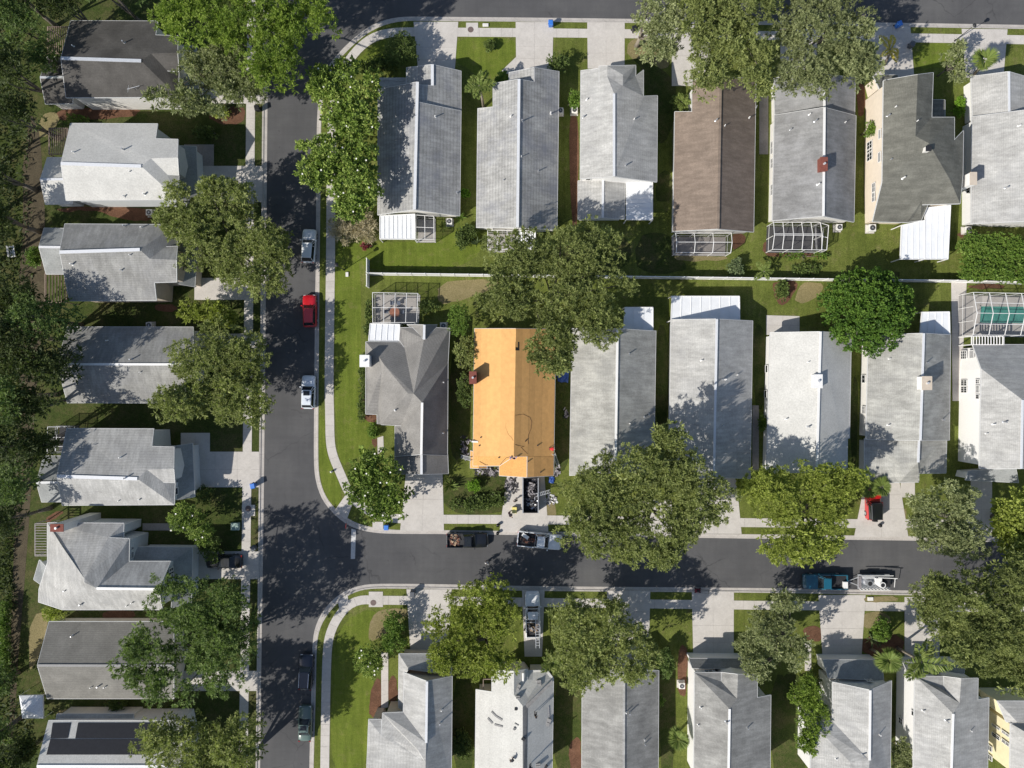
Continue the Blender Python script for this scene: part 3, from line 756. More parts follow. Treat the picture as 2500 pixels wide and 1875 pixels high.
def window(h, axis, val, out, t, x0, y0, x1, y1, nc=2, nr=2, arch=False):
    """window set on a wall plane x=val or y=val; the photograph gives its corners"""
    if isinstance(val, tuple):
        (p0, p1) = val; ins = .38 * -out
        for _ in range(3):
            v = val if not isinstance(val, tuple) else None
            k = 1 if axis == 'x' else 0
            base_ = p0[1 - k] if v is None else v
            A = wall_pt(axis, base_, *px(t, (x0 + x1) / 2, (y0 + y1) / 2))
            u = (A[k] - p0[k]) / (p1[k] - p0[k]); val = p0[1 - k] + (p1[1 - k] - p0[1 - k]) * u + ins + .05 * out
    A = wall_pt(axis, val, *px(t, x0, y0)); B = wall_pt(axis, val, *px(t, x1, y1))
    z0, z1 = sorted((A.z, B.z)); z0 = max(z0, .35)
    if z1 - z0 < .5: z1 = z0 + .9
    u0, u1 = sorted((A.y, B.y)) if axis == 'x' else sorted((A.x, B.x))
    off = .09 * out
    def pt(u, zz, o=0.0): return Vector((val + off + o * out, u, zz)) if axis == 'x' else Vector((u, val + off + o * out, zz))
    f = MB(); fw = .075
    for p, q in (((u0, z0), (u1, z0)), ((u0, z1), (u1, z1)), ((u0, z0), (u0, z1)), ((u1, z0), (u1, z1))):
        f.beam(pt(*p), pt(*q), fw, fw, (0, 0, 1) if p[1] == q[1] else (1, 0, 0))
    for i in range(1, nc): u = u0 + (u1 - u0) * i / nc; f.beam(pt(u, z0), pt(u, z1), .035, .05, (1, 0, 0))
    for i in range(1, nr): zz = z0 + (z1 - z0) * i / nr; f.beam(pt(u0, zz), pt(u1, zz), .035, .05)
    if arch:
        um = (u0 + u1) / 2; r = (u1 - u0) / 2; ps = [pt(um + r * math.cos(k * math.pi / 10), z1 + .6 * r * math.sin(k * math.pi / 10)) for k in range(11)]
        f.tube(ps, [.05] * 11, 6)
    w = f.build('window', M['white'], h.o)
    g = MB().sheet([pt(u0, z0, -.01), pt(u1, z0, -.01), pt(u1, z1, -.01), pt(u0, z1, -.01)])
    if arch: g.sheet([pt(um + r * math.cos(k * math.pi / 10), z1 + .6 * r * math.sin(k * math.pi / 10), -.012) for k in range(11)])
    g.build('pane', M['glass'], w)

# ---- west row, houses facing the side street (the same two-storey plan four times, once mirrored)
base = pts('A1', p1=(545, 952, 5.2), p2=(1215, 955, 5.2), p3=(1200, 1070, 6.0), p4=(1372, 1075, 6.0), p5=(1370, 1215, 7.0), p6=(1165, 1222, 7.05),
           R1=(1090, 1282, 7.4), R0=(470, 1262, 7.4), p7=(1378, 1350, 6.0), p8=(1290, 1345, 6.05), p9=(1380, 1352, 5.35), q1=(1372, 1540, 5.2), q2=(510, 1545, 5.2))
low = pts('A1', a=(365, 1215, 3.2), b=(560, 1215, 3.2), c=(310, 1385, 4.6), d=(560, 1382, 4.6), e=(350, 1575, 3.0), f=(560, 1572, 3.0))
porch = pts('A1', a=(1385, 1125, 3.7), b=(1512, 1130, 2.75), c=(1530, 1540, 2.75), d=(1395, 1540, 3.7))
R0 = base['R0'].copy()

def plan_a(label, roof, rx, ry, mirror=False, wall='offwhite', lowroof=None, capmat='ridge'):
    t, x, y = rx if isinstance(rx, tuple) else rx
    O = T(t, x, y, 7.4); sg = -1 if mirror else 1
    tr = lambda D: {k: Vector((v.x - R0.x + O.x, (v.y - R0.y) * sg + O.y, v.z)) for k, v in D.items()}
    h = House(label, wall); B = tr(base)
    block(h, B, ['p1 p2 p3 p4 p5 p6 R1 R0', 'p6 p5 p7 p8', 'R1 p6 p8 p9 q1', 'R0 R1 q1 q2'], roof, 'R0-R1', capmat, capw=.42)
    block(h, tr(low), ['abdc', 'cdfe'], lowroof or roof, 'c-d', capmat)
    block(h, tr(porch), ['abcd'], 'slate', ins=.3)
    xe = B['p9'].x - .38
    # arched gable window and a small square one on the street front
    ym = (B['p4'].y + B['p7'].y) / 2; f = MB()
    for (ya, za), (yb, zb) in zip([(-.75, 4.0), (.75, 4.0), (.75, 5.1), (.4, 5.55), (-.4, 5.55), (-.75, 5.1)], [(.75, 4.0), (.75, 5.1), (.4, 5.55), (-.4, 5.55), (-.75, 5.1), (-.75, 4.0)]):
        f.beam((xe + .06, ym + ya, za), (xe + .06, ym + yb, zb), .12, .12, (1, 0, 0))
    for dy in (-.25, .25): f.beam((xe + .06, ym + dy, 4.0), (xe + .06, ym + dy, 5.5), .05, .05, (1, 0, 0))
    for zz in (4.5, 5.05): f.beam((xe + .06, ym - .7, zz), (xe + .06, ym + .7, zz), .05, .05)
    w = f.build('window', M['white'], h.o, smooth=False)
    MB().sheet([(xe + .05, ym + a, b) for a, b in [(-.75, 4.0), (.75, 4.0), (.75, 5.1), (.4, 5.55), (-.4, 5.55), (-.75, 5.1)]]).build('pane', M['glass'], w)
    y2 = B['q1'].y + sg * 1.6; f = MB()
    for p, q in (((-.45, 3.9), (.45, 3.9)), ((.45, 3.9), (.45, 5.0)), ((.45, 5.0), (-.45, 5.0)), ((-.45, 5.0), (-.45, 3.9))):
        f.beam((xe + .06, y2 + p[0], p[1]), (xe + .06, y2 + q[0], q[1]), .1, .1, (1, 0, 0))
    w = f.build('window', M['white'], h.o)
    MB().sheet([(xe + .05, y2 + a, b) for a, b in ((-.45, 3.9), (.45, 3.9), (.45, 5.0), (-.45, 5.0))]).build('pane', M['glass'], w)
    return h, tr
hW1, tW1 = plan_a('two-storey house with charcoal shingle roof and white side wall under big bright tree', 'dark', ('A1', 470, 450), None, wall='offwhite', capmat='alu')
slats(hW1, 'A1', 365, 205, 525, 408, 2.9, 10, True)
vents(hW1, ('A1', 570, 360), ('A1', 960, 330))
o = on_roof(hW1, 'A1', 1060, 690); MB().tube([(o.x, o.y, o.z), (o.x, o.y, o.z + .7)], [.03, .03], 6).tube([(o.x - 1, o.y - .2, o.z + .6), (o.x + .6, o.y + .2, o.z + .65)], [.03, .03], 6).tube([(o.x - .9, o.y - .6, o.z + .6), (o.x - .8, o.y + .3, o.z + .6)], [.02, .02], 5).build('roof_antenna', M['alu'], hW1.roof)
hW2, tW2 = plan_a('two-storey house with near-white roof, tall arched front window and slatted rear pergola', 'white', ('A1', 470, 1262), None, wall='bluegrey_wall')
slats(hW2, 'A1', 375, 988, 520, 1188, 2.9, 9, True, 'wood')
vents(hW2, ('A1', 570, 1175), ('A1', 955, 1155), ('A1', 1005, 1325), ('A1', 965, 1515), ('A1', 1120, 1500))
hW3, tW3 = plan_a('two-storey house with pale mottled grey roof beside the large round street tree', 'grey', ('B1', 460, 492), None, True, wall='tan_wall', lowroof='slate')
slats(hW3, 'B1', 345, 650, 510, 880, 2.8, 7, True, 'wood')
vents(hW3, ('B1', 1095, 302), ('B1', 965, 290), ('B1', 1005, 515), ('B1', 940, 630), ('B1', 560, 585))
hW4 = House('low house with plain grey gable roof and white ridge cap in deep tree shade', 'offwhite')
V = pts('B1', a=(520, 1068, 2.75), r=(440, 1356, 5.0), b=(1490, 1070, 2.75), s=(1490, 1358, 5.0)); V.update(pts('C1', c=(520, 200, 2.75), d=(1490, 202, 2.75)))
block(hW4, V, ['arsb', 'rcds'], 'grey', 'r-s', 'white')
vents(hW4, ('B1', 830, 1175), ('B1', 1015, 1320), ('B1', 1085, 1418))
hW5, tW5 = plan_a('two-storey house with fine-lined pale roof, arched front window and dark rear screen cage', 'light_w', ('C1', 440, 766), None, wall='bluegrey_wall', lowroof='slate')
vents(hW5, ('C1', 930, 622), ('C1', 965, 782), ('C1', 920, 955), ('C1', 1080, 945))

hW6 = House('large two-storey house with rambling hipped grey roof and brick-topped chimney', 'bluegrey_wall')
V = pts('X5', a=(180, 283, 5.2), b=(1118, 290, 5.2), c=(1110, 462, 5.2), d=(930, 465, 6.1), e=(1185, 480, 5.7), f=(1180, 757, 5.5), A=(632, 965, 8.0), B=(355, 565, 6.6),
        g=(180, 770, 5.2), h=(75, 1100, 4.0), i=(70, 1255, 3.9), j=(360, 1350, 5.0), A2=(630, 1012, 8.0), k=(785, 1088, 7.6), l=(1545, 1098, 7.6), m=(1690, 757, 5.5), n=(1590, 1350, 5.0))
block(hW6, V, ['a b d e A B', 'b c d', 'a B g', 'B A A2 j i h g', 'A2 k l n j', 'A e f k A2', 'f m l k'], 'light_w', 'k-l', 'white')
V = pts('X5', a=(1290, 580, 2.9), b=(1960, 585, 2.8), c=(1730, 757, 3.8), d=(1200, 752, 3.8), e=(1945, 1260, 2.8), f=(1700, 1330, 3.8))
block(hW6, V, ['abcd', 'befc'], 'slate', ins=.3)
V = pts('X5', a=(80, 740, 2.6), b=(240, 900, 3.4), c=(150, 1080, 2.6), d=(10, 980, 2.6))
block(hW6, V, ['abc', 'acd'], 'slate', ins=.2)
chimney(hW6, 'X5', 300, 345, 95, 52, 8.2, 'offwhite', 'brick')
slats(hW6, 'X5', 25, 295, 175, 690, 2.8, 12, False, 'pale_wood')
xe = V['a'].x
vents(hW6, ('X5', 1225, 1262), ('X5', 600, 1280), ('X5', 1160, 1300), ('X5', 400, 1115))
e = T('X5', 1690, 757, 5.5).x - .38
for y0, y1 in ((850, 900), (900, 960), (1000, 1040)): window(hW6, 'x', e, 1, 'X5', 1665, y0, 1715, y1, 2, 2)
e = T('X5', 1180, 620, 5.5).x - .38
window(hW6, 'x', e, 1, 'X5', 1200, 535, 1228, 610, 1, 2); window(hW6, 'x', e, 1, 'X5', 1200, 645, 1228, 710, 1, 2)
hW7 = House('low house with fine grey shingle gable roof beside the white party tent', 'cream')
V = pts('D1', a=(378, 452, 2.8), r=(288, 788, 5.0), c=(365, 1045, 2.8), b=(1340, 452, 2.8), s=(1340, 790, 5.0), d=(1340, 1045, 2.8))
block(hW7, V, ['arsb', 'rcds'], RF['ash'], 'r-s', M_plain('grey_ridge', (0.2, 0.2, 0.2)))
vents(hW7, ('D1', 812, 952), ('D1', 765, 945), ('D1', 705, 955), ('D1', 560, 560))
hW8 = House('white-roofed house carrying dark solar heating mats', 'offwhite')
V = pts('D1', a=(375, 1215, 4.4), r=(285, 1565, 6.6), c=(330, 1850, 4.4), b=(1400, 1215, 4.4), s=(1400, 1565, 6.6), d=(1400, 1850, 4.4))
block(hW8, V, ['arsb', 'rcds'], 'white', 'r-s')
V = pts('D1', a=(440, 1165, 2.7), b=(1030, 1165, 2.7), c=(1030, 1225, 3.3), d=(430, 1225, 3.3)); block(hW8, V, ['abcd'], 'light', ins=.2)
M['solar'] = M_plain('black_solar_mat', (0.016, 0.016, 0.019), 0.45, 0, 0.25, 3.0)
for q in ([(408, 1232), (548, 1230), (524, 1348), (392, 1350)], [(604, 1230), (1200, 1230), (1200, 1350), (582, 1350)], [(390, 1356), (1200, 1356), (1200, 1475), (360, 1475)]):
    p = [on_roof(hW8, 'D1', *c) + Vector((0, 0, .06)) for c in q]
    MB().add(p + [v - Vector((0, 0, .05)) for v in p], [[0, 1, 2, 3], [0, 4, 5, 1], [1, 5, 6, 2], [2, 6, 7, 3], [3, 7, 4, 0]]).build('solar_mat', M['solar'], hW8.roof)

# ---- north row
hN1 = House('corner house with badly weathered grey roof beside the flowering magnolia', 'offwhite')
V = pts('A2', a=(1020, 690, 2.8), b=(1325, 632, 5.4), m=(1328, 787, 5.4), c=(1660, 855, 2.8)); V.update(pts('B2', d=(1650, 210, 2.8), e=(1302, 162, 5.4), f=(1018, 203, 2.8)))
block(hN1, V, ['abmef', 'mcde'], 'rough', 'b-e', capw=.36)
V = pts('A2', g=(1440, 497, 4.2), h=(1440, 660, 4.2), i=(1660, 548, 2.6), c=(1660, 880, 2.6), k=(1335, 810, 4.95), j=(1335, 655, 4.95), n=(1240, 522, 2.7), m=(1240, 665, 2.7))
block(hN1, V, ['gickjh', 'ghmn'], 'rough', 'g-h', capw=.36)
V = pts('A2', a=(1035, 602, 2.5), b=(1236, 602, 2.5), c=(1236, 700, 2.95), d=(1035, 710, 2.95)); block(hN1, V, ['abcd'], 'rough')
panels(hN1, 'B2', [(1035, 212), (1304, 198), (1304, 392), (1035, 390)], (2.5, 2.5, 2.35, 2.35), 8)
hN2 = House('house with wavy-lined grey roof, stepped front corner and a shaded rear patio', 'offwhite')
V = pts('A3', a=(-106, 838, 2.7), q=(12, 825, 3.74), p=(12, 645, 3.74), b=(212, 610, 5.5), g=(330, 520, 4.43), h=(330, 632, 4.43), c=(520, 552, 2.7), n=(135, 560, 2.9), m=(135, 612, 2.9))
V.update(pts('B3', d=(505, 318, 2.7), e=(200, 300, 5.5), f=(-116, 300, 2.7)))
block(hN2, V, ['apqx'.replace('x', '') and 'a q p b e f', 'g c d e b h'], 'rough', 'b-e', capw=.36)
block(hN2, {k: V[k] - Vector((0, 0, .01)) for k in 'ghmn'}, ['ghmn'], 'rough', walls=False)
panels(hN2, 'B3', [(200, 325), (338, 325), (338, 470), (200, 470)], (2.4, 2.4, 2.3, 2.3), 8)
vents(hN2, ('A3', 150, 898), ('A3', 235, 935), ('A3', 230, 1210), ('A3', 360, 1320), ('A3', 455, 878), ('A3', 95, 1390))
vents(hN1, ('A2', 1462, 902), ('A2', 1630, 1490))
hN3 = House('tall pale house with cross-gabled front and a white lean-to at its rear', 'white')
V = pts('A3', a=(690, 545, 4.6), t=(828, 528, 5.84), u=(830, 635, 5.86), b=(945, 722, 6.9), e=(945, 1360, 6.9), f=(685, 1378, 4.6), v=(830, 510, 5.86), w=(895, 508, 6.5), x=(893, 590, 6.5), y=(1012, 660, 6.44), z=(1015, 578, 6.42),
        c=(1280, 737, 4.6), d=(1275, 1402, 4.6), i=(1112, 503, 5.45), j=(1112, 588, 5.2), k=(1172, 540, 4.7), l=(1172, 742, 5.5))
block(hN3, V, ['atubef', 'vwxut'.replace('t', ''), 'uxyb', 'wzyx', 'wiz', 'zijkl c d e b y'.replace(' ', '')], 'light', 'b-e')
V = pts('A3', a=(668, 1395, 2.5), b=(860, 1388, 3.4), c=(1030, 1395, 2.6)); V.update(pts('B3', f=(668, 238, 2.5), e=(858, 225, 3.4), d=(1025, 235, 2.6)))
block(hN3, V, ['abef', 'bcde'], 'light', 'b-e')
panels(hN3, 'B3', [(1040, -52), (1242, -52), (1242, 242), (1040, 240)], (2.7, 2.7, 2.45, 2.45), 9, along=False)
vents(hN3, ('A3', 735, 770), ('A3', 710, 905), ('A3', 1100, 920), ('A3', 1035, 1275))
e = (T('A3', 685, 1378, 4.6), T('A3', 1275, 1402, 4.6))
window(hN3, 'y', e, -1, 'A3', 725, 1386, 765, 1380, 1, 1); window(hN3, 'y', e, -1, 'A3', 930, 1392, 975, 1378, 1, 1)
hN4 = House('brown-roofed house with a white screened cage at its rear', 'offwhite')
V = pts('A3', a=(1415, 862, 2.7), q=(1547, 862, 3.79), p=(1550, 620, 3.80), b=(1768, 600, 5.5), c=(2040, 600, 2.7)); V.update(pts('B3', d=(2022, 335, 2.7), e=(1748, 312, 5.5), f=(1400, 330, 2.7)))
block(hN4, V, ['aqpbef', 'bcde'], 'brown', 'b-e', RF['brown'])
vents(hN4, ('A3', 1985, 910), ('A3', 1732, 930), ('A3', 1798, 970), ('A3', 2040, 825))
hN5 = House('house with two-level blue-grey roof, white ridge and brick chimney', 'offwhite')
V = pts('A4', a=(288, 888, 2.7), b=(672, 828, 5.5), c=(916, 892, 2.7)); V.update(pts('B4', d=(900, 258, 2.7), e=(664, 212, 5.5), f=(272, 248, 2.7)))
block(hN5, V, ['abef', 'bcde'], 'blue', 'b-e', 'white')
V = pts('A4', a=(285, 600, 2.3), b=(668, 570, 4.6), c=(910, 600, 2.3), d=(905, 930, 2.3), e=(672, 870, 4.6), f=(290, 925, 2.3))
block(hN5, V, ['abef', 'bcde'], 'blue', 'b-e', 'white')
chimney(hN5, 'A4', 667, 1266, 50, 100, 6.1, 'brick', 'brick', 3.5)
vents(hN5, ('A4', 555, 885), ('A4', 600, 935), ('A4', 830, 945), ('A4', 410, 1000), ('A4', 620, 1425))
e = (T('A4', 288, 888, 2.7), T('B4', 272, 248, 2.7))
for y0, y1 in ((1100, 1180), (1230, 1290), (1430, 1500)): window(hN5, 'x', e, -1, 'A4', 262, y0, 279, y1, 2, 2)
hN6 = House('tall grey-green roofed house with long cream side wall and flat white rear roof', 'cream')
V = pts('A4', L0=(1130, 620, 5.6), R0=(1392, 575, 7.2), R1=(1375, 1050, 7.4), Q=(1478, 1105, 8.0), L1=(1120, 1400, 5.6), s=(1512, 560, 6.0), t=(1500, 905, 6.0), u=(1675, 905, 5.6), v=(1675, 1080, 5.9), w=(1745, 1008, 5.3),
        x=(1740, 1350, 5.3), y=(1720, 1570, 5.3), z=(1640, 1385, 6.3), g1=(1425, 1545, 4.7), g2=(1430, 1578, 4.4))
V.update(pts('B4', a=(1045, 256, 2.9), b=(1310, 262, 2.9), c=(1420, 245, 3.0), d=(1470, 130, 3.7)))
block(hN6, V, ['L0 R0 R1 Q L1', 'R0 s t R1', 'R1 t u Q', 'Q u v w x y z', 'Q L1 a b c d g1 z', 'z g1 g2 y'], 'green', '', 'ridge')
V = pts('A4', a=(1050, 580, 3.0), b=(1238, 578, 3.0), c=(1240, 640, 3.6), d=(1100, 690, 3.6)); block(hN6, V, ['abcd'], 'green', ins=.25)
V = pts('A4', a=(1505, 770, 2.8), b=(1602, 770, 2.8), c=(1602, 930, 2.8), d=(1505, 930, 3.1)); block(hN6, V, ['abcd'], 'green', ins=.25)
panels(hN6, 'B4', [(1268, 285), (1446, 246), (1446, 545), (1258, 545)], (2.7, 2.7, 2.45, 2.45), 4)
panels(hN6, 'B4', [(1448, 150), (1645, 130), (1625, 545), (1448, 545)], (2.72, 2.72, 2.452, 2.452), 4)
chimney(hN6, 'A4', 1474, 1146, 34, 34, 8.3, 'offwhite', 'dark', 7.0, False)
vents(hN6, ('A4', 1215, 828), ('A4', 1160, 895), ('A4', 1385, 935), ('A4', 1180, 1232), ('A4', 1275, 1375))
e = V['a'].x
e = (T('A4', 1130, 620, 5.6), T('A4', 1120, 1400, 5.6))
window(hN6, 'x', e, -1, 'A4', 1095, 1005, 1112, 1065, 1, 2); window(hN6, 'x', e, -1, 'A4', 1092, 1180, 1110, 1245, 1, 2)
window(hN6, 'x', e, -1, 'A4', 1005, 1105, 1045, 1160, 3, 2); window(hN6, 'x', e, -1, 'A4', 1005, 1165, 1045, 1225, 3, 2)
window(hN6, 'x', e, -1, 'A4', 1045, 1418, 1068, 1475, 2, 2); window(hN6, 'x', e, -1, 'A4', 1045, 1492, 1066, 1550, 2, 2)
hN7 = House('pale grey house with a tan-capped white chimney on its side wall', 'white')
V = pts('A4', a=(1812, 900, 2.7), b=(2250, 845, 5.5), c=(2700, 900, 2.7)); V.update(pts('B4', d=(2680, 285, 2.7), e=(2250, 250, 5.5), f=(1806, 272, 2.7)))
block(hN7, V, ['abef', 'bcde'], 'light', 'b-e')
V = pts('A4', a=(1805, 590, 2.35), b=(2095, 552, 4.3), g=(2097, 880, 4.3), f=(1818, 930, 2.35), c=(2400, 640, 2.35), d=(2400, 910, 2.35))
block(hN7, V, ['abgf', 'bcdg'], 'light', 'b-g')
chimney(hN7, 'A4', 1820, 1378, 46, 92, 5.6, 'white', 'tan_wall', .1, False)
vents(hN7, ('A4', 2170, 972), ('A4', 2070, 1450))
e = (T('A4', 1812, 900, 2.7), T('B4', 1806, 272, 2.7))
window(hN7, 'x', e, -1, 'A4', 1772, 1450, 1798, 1485, 2, 1)

# ---- middle row
hM1 = House('corner house with intricate hipped grey roof and a white side chimney', 'offwhite')
V = pts('X6', a=(50, 205, 2.8), b=(405, 208, 2.8), c=(405, 258, 3.1), d=(185, 365, 4.3), e=(215, 412, 4.5), Q1=(435, 680, 5.5), Q2=(490, 682, 5.5), f=(190, 967, 2.9), g=(155, 962, 2.8), h=(152, 873, 2.8), i=(48, 870, 2.8),
        j=(358, 190, 3.0), k=(366, 75, 2.9), l=(480, 76, 3.1), m=(585, 182, 3.95), n=(700, 76, 2.9), o=(822, 82, 2.8), p=(805, 400, 2.8), q=(800, 1250, 2.8), r=(560, 1242, 5.45), s=(568, 765, 5.45), t=(375, 977, 2.9), u=(318, 980, 2.75), v=(318, 1260, 2.75))
block(hM1, V, ['a d e Q1 f g h i', 'a b d', 'b c e d', 'e c j k l m n o p Q2 Q1', 'Q2 p q r s', 'Q1 Q2 s t f', 's r v u t'], 'warm', 's-r', 'white')
V = pts('X6', a=(430, 47, 2.75), b=(588, 50, 4.0), c=(586, 184, 4.0), d=(480, 86, 3.05), e=(705, 50, 2.75), f=(702, 84, 2.8)); block(hM1, V, ['abcd', 'becf'.replace('cf', 'fc')], 'warm', 'b-c', walls=False)
V = pts('X6', a=(318, 1262, 2.5), b=(562, 1244, 4.5), c=(802, 1244, 2.5), d=(808, 1418, 2.5), e=(562, 1425, 4.5), f=(312, 1420, 2.5)); block(hM1, V, ['abef', 'bcde'], 'warm', 'b-e')
panels(hM1, 'X6', [(90, 38), (362, 45), (355, 198), (75, 196)], (2.55, 2.55, 2.62, 2.62), 5)
chimney(hM1, 'X6', 38, 382, 68, 86, 5.0, 'white', 'white', .1, True)
vents(hM1, ('X6', 318, 835), ('X6', 635, 420), ('X6', 765, 578), ('X6', 762, 1045))
hM2 = House('house being re-roofed, its whole roof covered in orange underlayment', 'tan_wall')
V = pts('B2', a=(1765, 1082, 2.75), b=(2085, 1082, 5.45)); V.update(pts('B3', c=(495, 1085, 2.75)))
V.update(pts('X3', d=(1470, 1003, 2.75), e=(1037, 1030, 4.57), f=(1040, 690, 4.56), g=(825, 690, 5.45), h=(592, 845, 4.5), i=(165, 845, 2.75)))
block(hM2, V, ['abghi', 'bcdefg'], 'orange', '', walls=True)
def strips(h, q, n):
    a, b, c, d = q; up = Vector((0, 0, 1))
    for i in range(n):
        u0, u1 = i / n, (i + 1) / n + (.012 if i < n - 1 else 0); e = .018 + .006 * (i % 2)
        p = [a.lerp(b, u0) + up * e, a.lerp(b, u1) + up * (e + .004), d.lerp(c, u1) + up * (e + .004), d.lerp(c, u0) + up * e]
        MB().sheet(p).build('underlayment_strip', M['strip'], h.roof)
vx = lambda x, y: on_roof(hM2, 'X3', x, y)
strips(hM2, [V['b'], V['a'], vx(172, 690), V['g']], 6); strips(hM2, [V['b'], V['c'], vx(1470, 690), V['g']], 6)
strips(hM2, [vx(1044, 695), vx(1470, 695), vx(1468, 1000), vx(1041, 1024)], 4)
V2 = {'f': V['f'] + Vector((0, 0, .006)), 'e': V['e'] + Vector((0, 0, .006))}; V2.update(pts('X3', a=(590, 1003, 2.95), b=(590, 855, 2.95), c=(705, 702, 3.4)))
block(hM2, V2, ['feabc'], 'orange', '', ins=.2)
V = pts('X3', a=(122, 602, 2.5), b=(258, 640, 3.15), c=(258, 885, 3.15), d=(120, 880, 2.5), e=(392, 700, 2.65), f=(388, 882, 2.65)); block(hM2, V, ['abcd', 'befc'], 'orange', '', ins=.25)
chimney(hM2, 'B2', 1752, 1460, 50, 90, 5.2, 'brick', 'brick', .1)
M['hole'] = M_plain('dark_skylight_hole', (0.012, 0.011, 0.012), 0.8)  # darkness inside the open skylight put into the colour of a slab
q = [on_roof(hM2, 'B3', *c) + Vector((0, 0, .04)) for c in ((184, 1182), (214, 1184), (214, 1250), (184, 1250))]
MB().add(q + [p - Vector((0, 0, .1)) for p in q], [[0, 1, 2, 3], [0, 4, 5, 1], [1, 5, 6, 2], [2, 6, 7, 3], [3, 7, 4, 0]]).build('skylight_opening', M['hole'], hM2.roof)
hM3 = House('house with plain grey roof and white ridge next to the orange roof', 'offwhite')
gable(hM3, 'B3', [(622, 1082), (972, 1082), (1268, 1100)], 'C3', [(603, 760), (955, 740), (1252, 740)], 2.75, 5.45, 'streaky', capmat='white')
panels(hM3, 'B3', [(1030, 918), (1245, 918), (1245, 1098), (1018, 1092)], (2.5, 2.5, 2.6, 2.6), 3)
vents(hM3, ('C3', 1175, 310), ('C3', 1210, 290), ('C3', 1065, 360), ('B3', 1060, 1275))
hM4 = House('very pale roofed house with a full-width white panel lean-to', 'white')
gable(hM4, 'B3', [(1385, 1012), (1738, 1008), (2015, 1022)], 'C3', [(1368, 790), (1715, 772), (1996, 786)], 2.75, 5.5, 'light', capmat='ridge')
panels(hM4, 'B3', [(1392, 832), (1912, 832), (1915, 1022), (1385, 1020)], (2.35, 2.35, 2.55, 2.55), 7)
vents(hM4, ('B3', 1618, 1328), ('B3', 1780, 1475), ('B3', 1895, 1438), ('C3', 1780, 372), ('C3', 1800, 20))
hM5 = House('white-roofed house with a square white chimney on the ridge', 'white')
V = pts('B4', a=(255, 1112, 2.75), b=(642, 1105, 5.45), c=(880, 1118, 2.75)); V.update(pts('C4', d=(866, 475, 2.75), q=(850, 478, 2.9), r=(848, 745, 2.9), e=(612, 735, 5.45), f=(226, 745, 2.75)))
block(hM5, V, ['abef', 'bcdqre'], 'white', 'b-e', 'white')
chimney(hM5, 'B4', 622, 1488, 62, 100, 5.7, 'white', 'white', 3.8)
vents(hM5, ('C4', 375, 325), ('C4', 545, 385), ('B4', 545, 1340))
e = (T('B4', 255, 1112, 2.75), T('C4', 226, 745, 2.75))
window(hM5, 'x', e, -1, 'B4', 222, 1365, 240, 1420, 1, 1); window(hM5, 'x', e, -1, 'C4', 215, 105, 232, 160, 1, 1)
hM6 = House('house with ribbed greenish-grey roof and a pale chimney casting a long shadow', 'offwhite')
V = pts('B4', a=(1014, 1130, 2.75), b=(1438, 1118, 5.45), c=(1646, 1130, 2.75)); V.update(pts('C4', d=(1636, 488, 2.75), e=(1412, 490, 5.45), f=(994, 482, 2.75)))
block(hM6, V, ['abef', 'bcde'], 'streaky', 'b-e')
V = pts('C4', a=(985, 475, 2.4), b=(1402, 478, 4.6), c=(1395, 660, 4.6), g=(1255, 662, 3.85), h=(1248, 815, 3.4), i=(980, 815, 2.4), d=(1616, 478, 2.4), e=(1610, 742, 2.4), j=(1402, 745, 3.6), k=(1400, 812, 3.2))
block(hM6, V, ['abcghi', 'bdejc', 'cjkhg'], 'streaky', 'b-c')
panels(hM6, 'B4', [(1425, 955), (1636, 952), (1640, 1135), (1408, 1130)], (2.5, 2.5, 2.6, 2.6), 4)
chimney(hM6, 'B4', 1462, 1502, 70, 100, 6.4, 'white', 'tan_wall', 3.5)
vents(hM6, ('C4', 1162, 372), ('C4', 1580, 330), ('B4', 1170, 1315), ('B4', 1460, 1345))
e = (T('B4', 1014, 1130, 2.75), T('C4', 994, 482, 2.75))
window(hM6, 'x', e, -1, 'C4', 968, 225, 990, 285, 2, 2); window(hM6, 'x', e, -1, 'B4', 965, 1440, 992, 1500, 2, 1)
hM7 = House('tall white-walled house with pale grey roof beside the large pool cage', 'white')
V = pts('X8', a=(305, 515, 3.0), b=(372, 705, 5.2), Q=(690, 945, 7.6), R=(680, 1480, 7.6), c=(357, 1480, 5.2), d=(1000, 1480, 5.2), e=(1010, 705, 5.2), f=(1000, 515, 3.0))
block(hM7, V, ['bQRc', 'QedR', 'abQef'], 'light', 'Q-R')
V = pts('X8', a=(270, 1500, 2.8), b=(640, 1480, 3.6), c=(660, 1590, 2.8), d=(250, 1570, 2.8)); block(hM7, V, ['abcd'], 'slate', ins=.2)
slats(hM7, 'B4', 1812, 1140, 2058, 1205, 3.1, 11, True, 'white')
vents(hM7, ('X8', 460, 1135), ('X8', 545, 1118), ('X8', 405, 1208))
e = (T('X8', 372, 705, 5.2), T('X8', 357, 1480, 5.2))
for x0, y0, x1, y1, nc, nr in ((330, 785, 358, 818, 2, 2), (330, 830, 358, 890, 2, 3), (330, 905, 358, 938, 2, 1), (215, 790, 262, 835, 3, 2), (215, 842, 262, 890, 3, 2), (215, 565, 258, 625, 3, 3), (282, 562, 300, 620, 1, 4)):
    window(hM7, 'x', e, -1, 'X8', x0, y0, x1, y1, nc, nr)

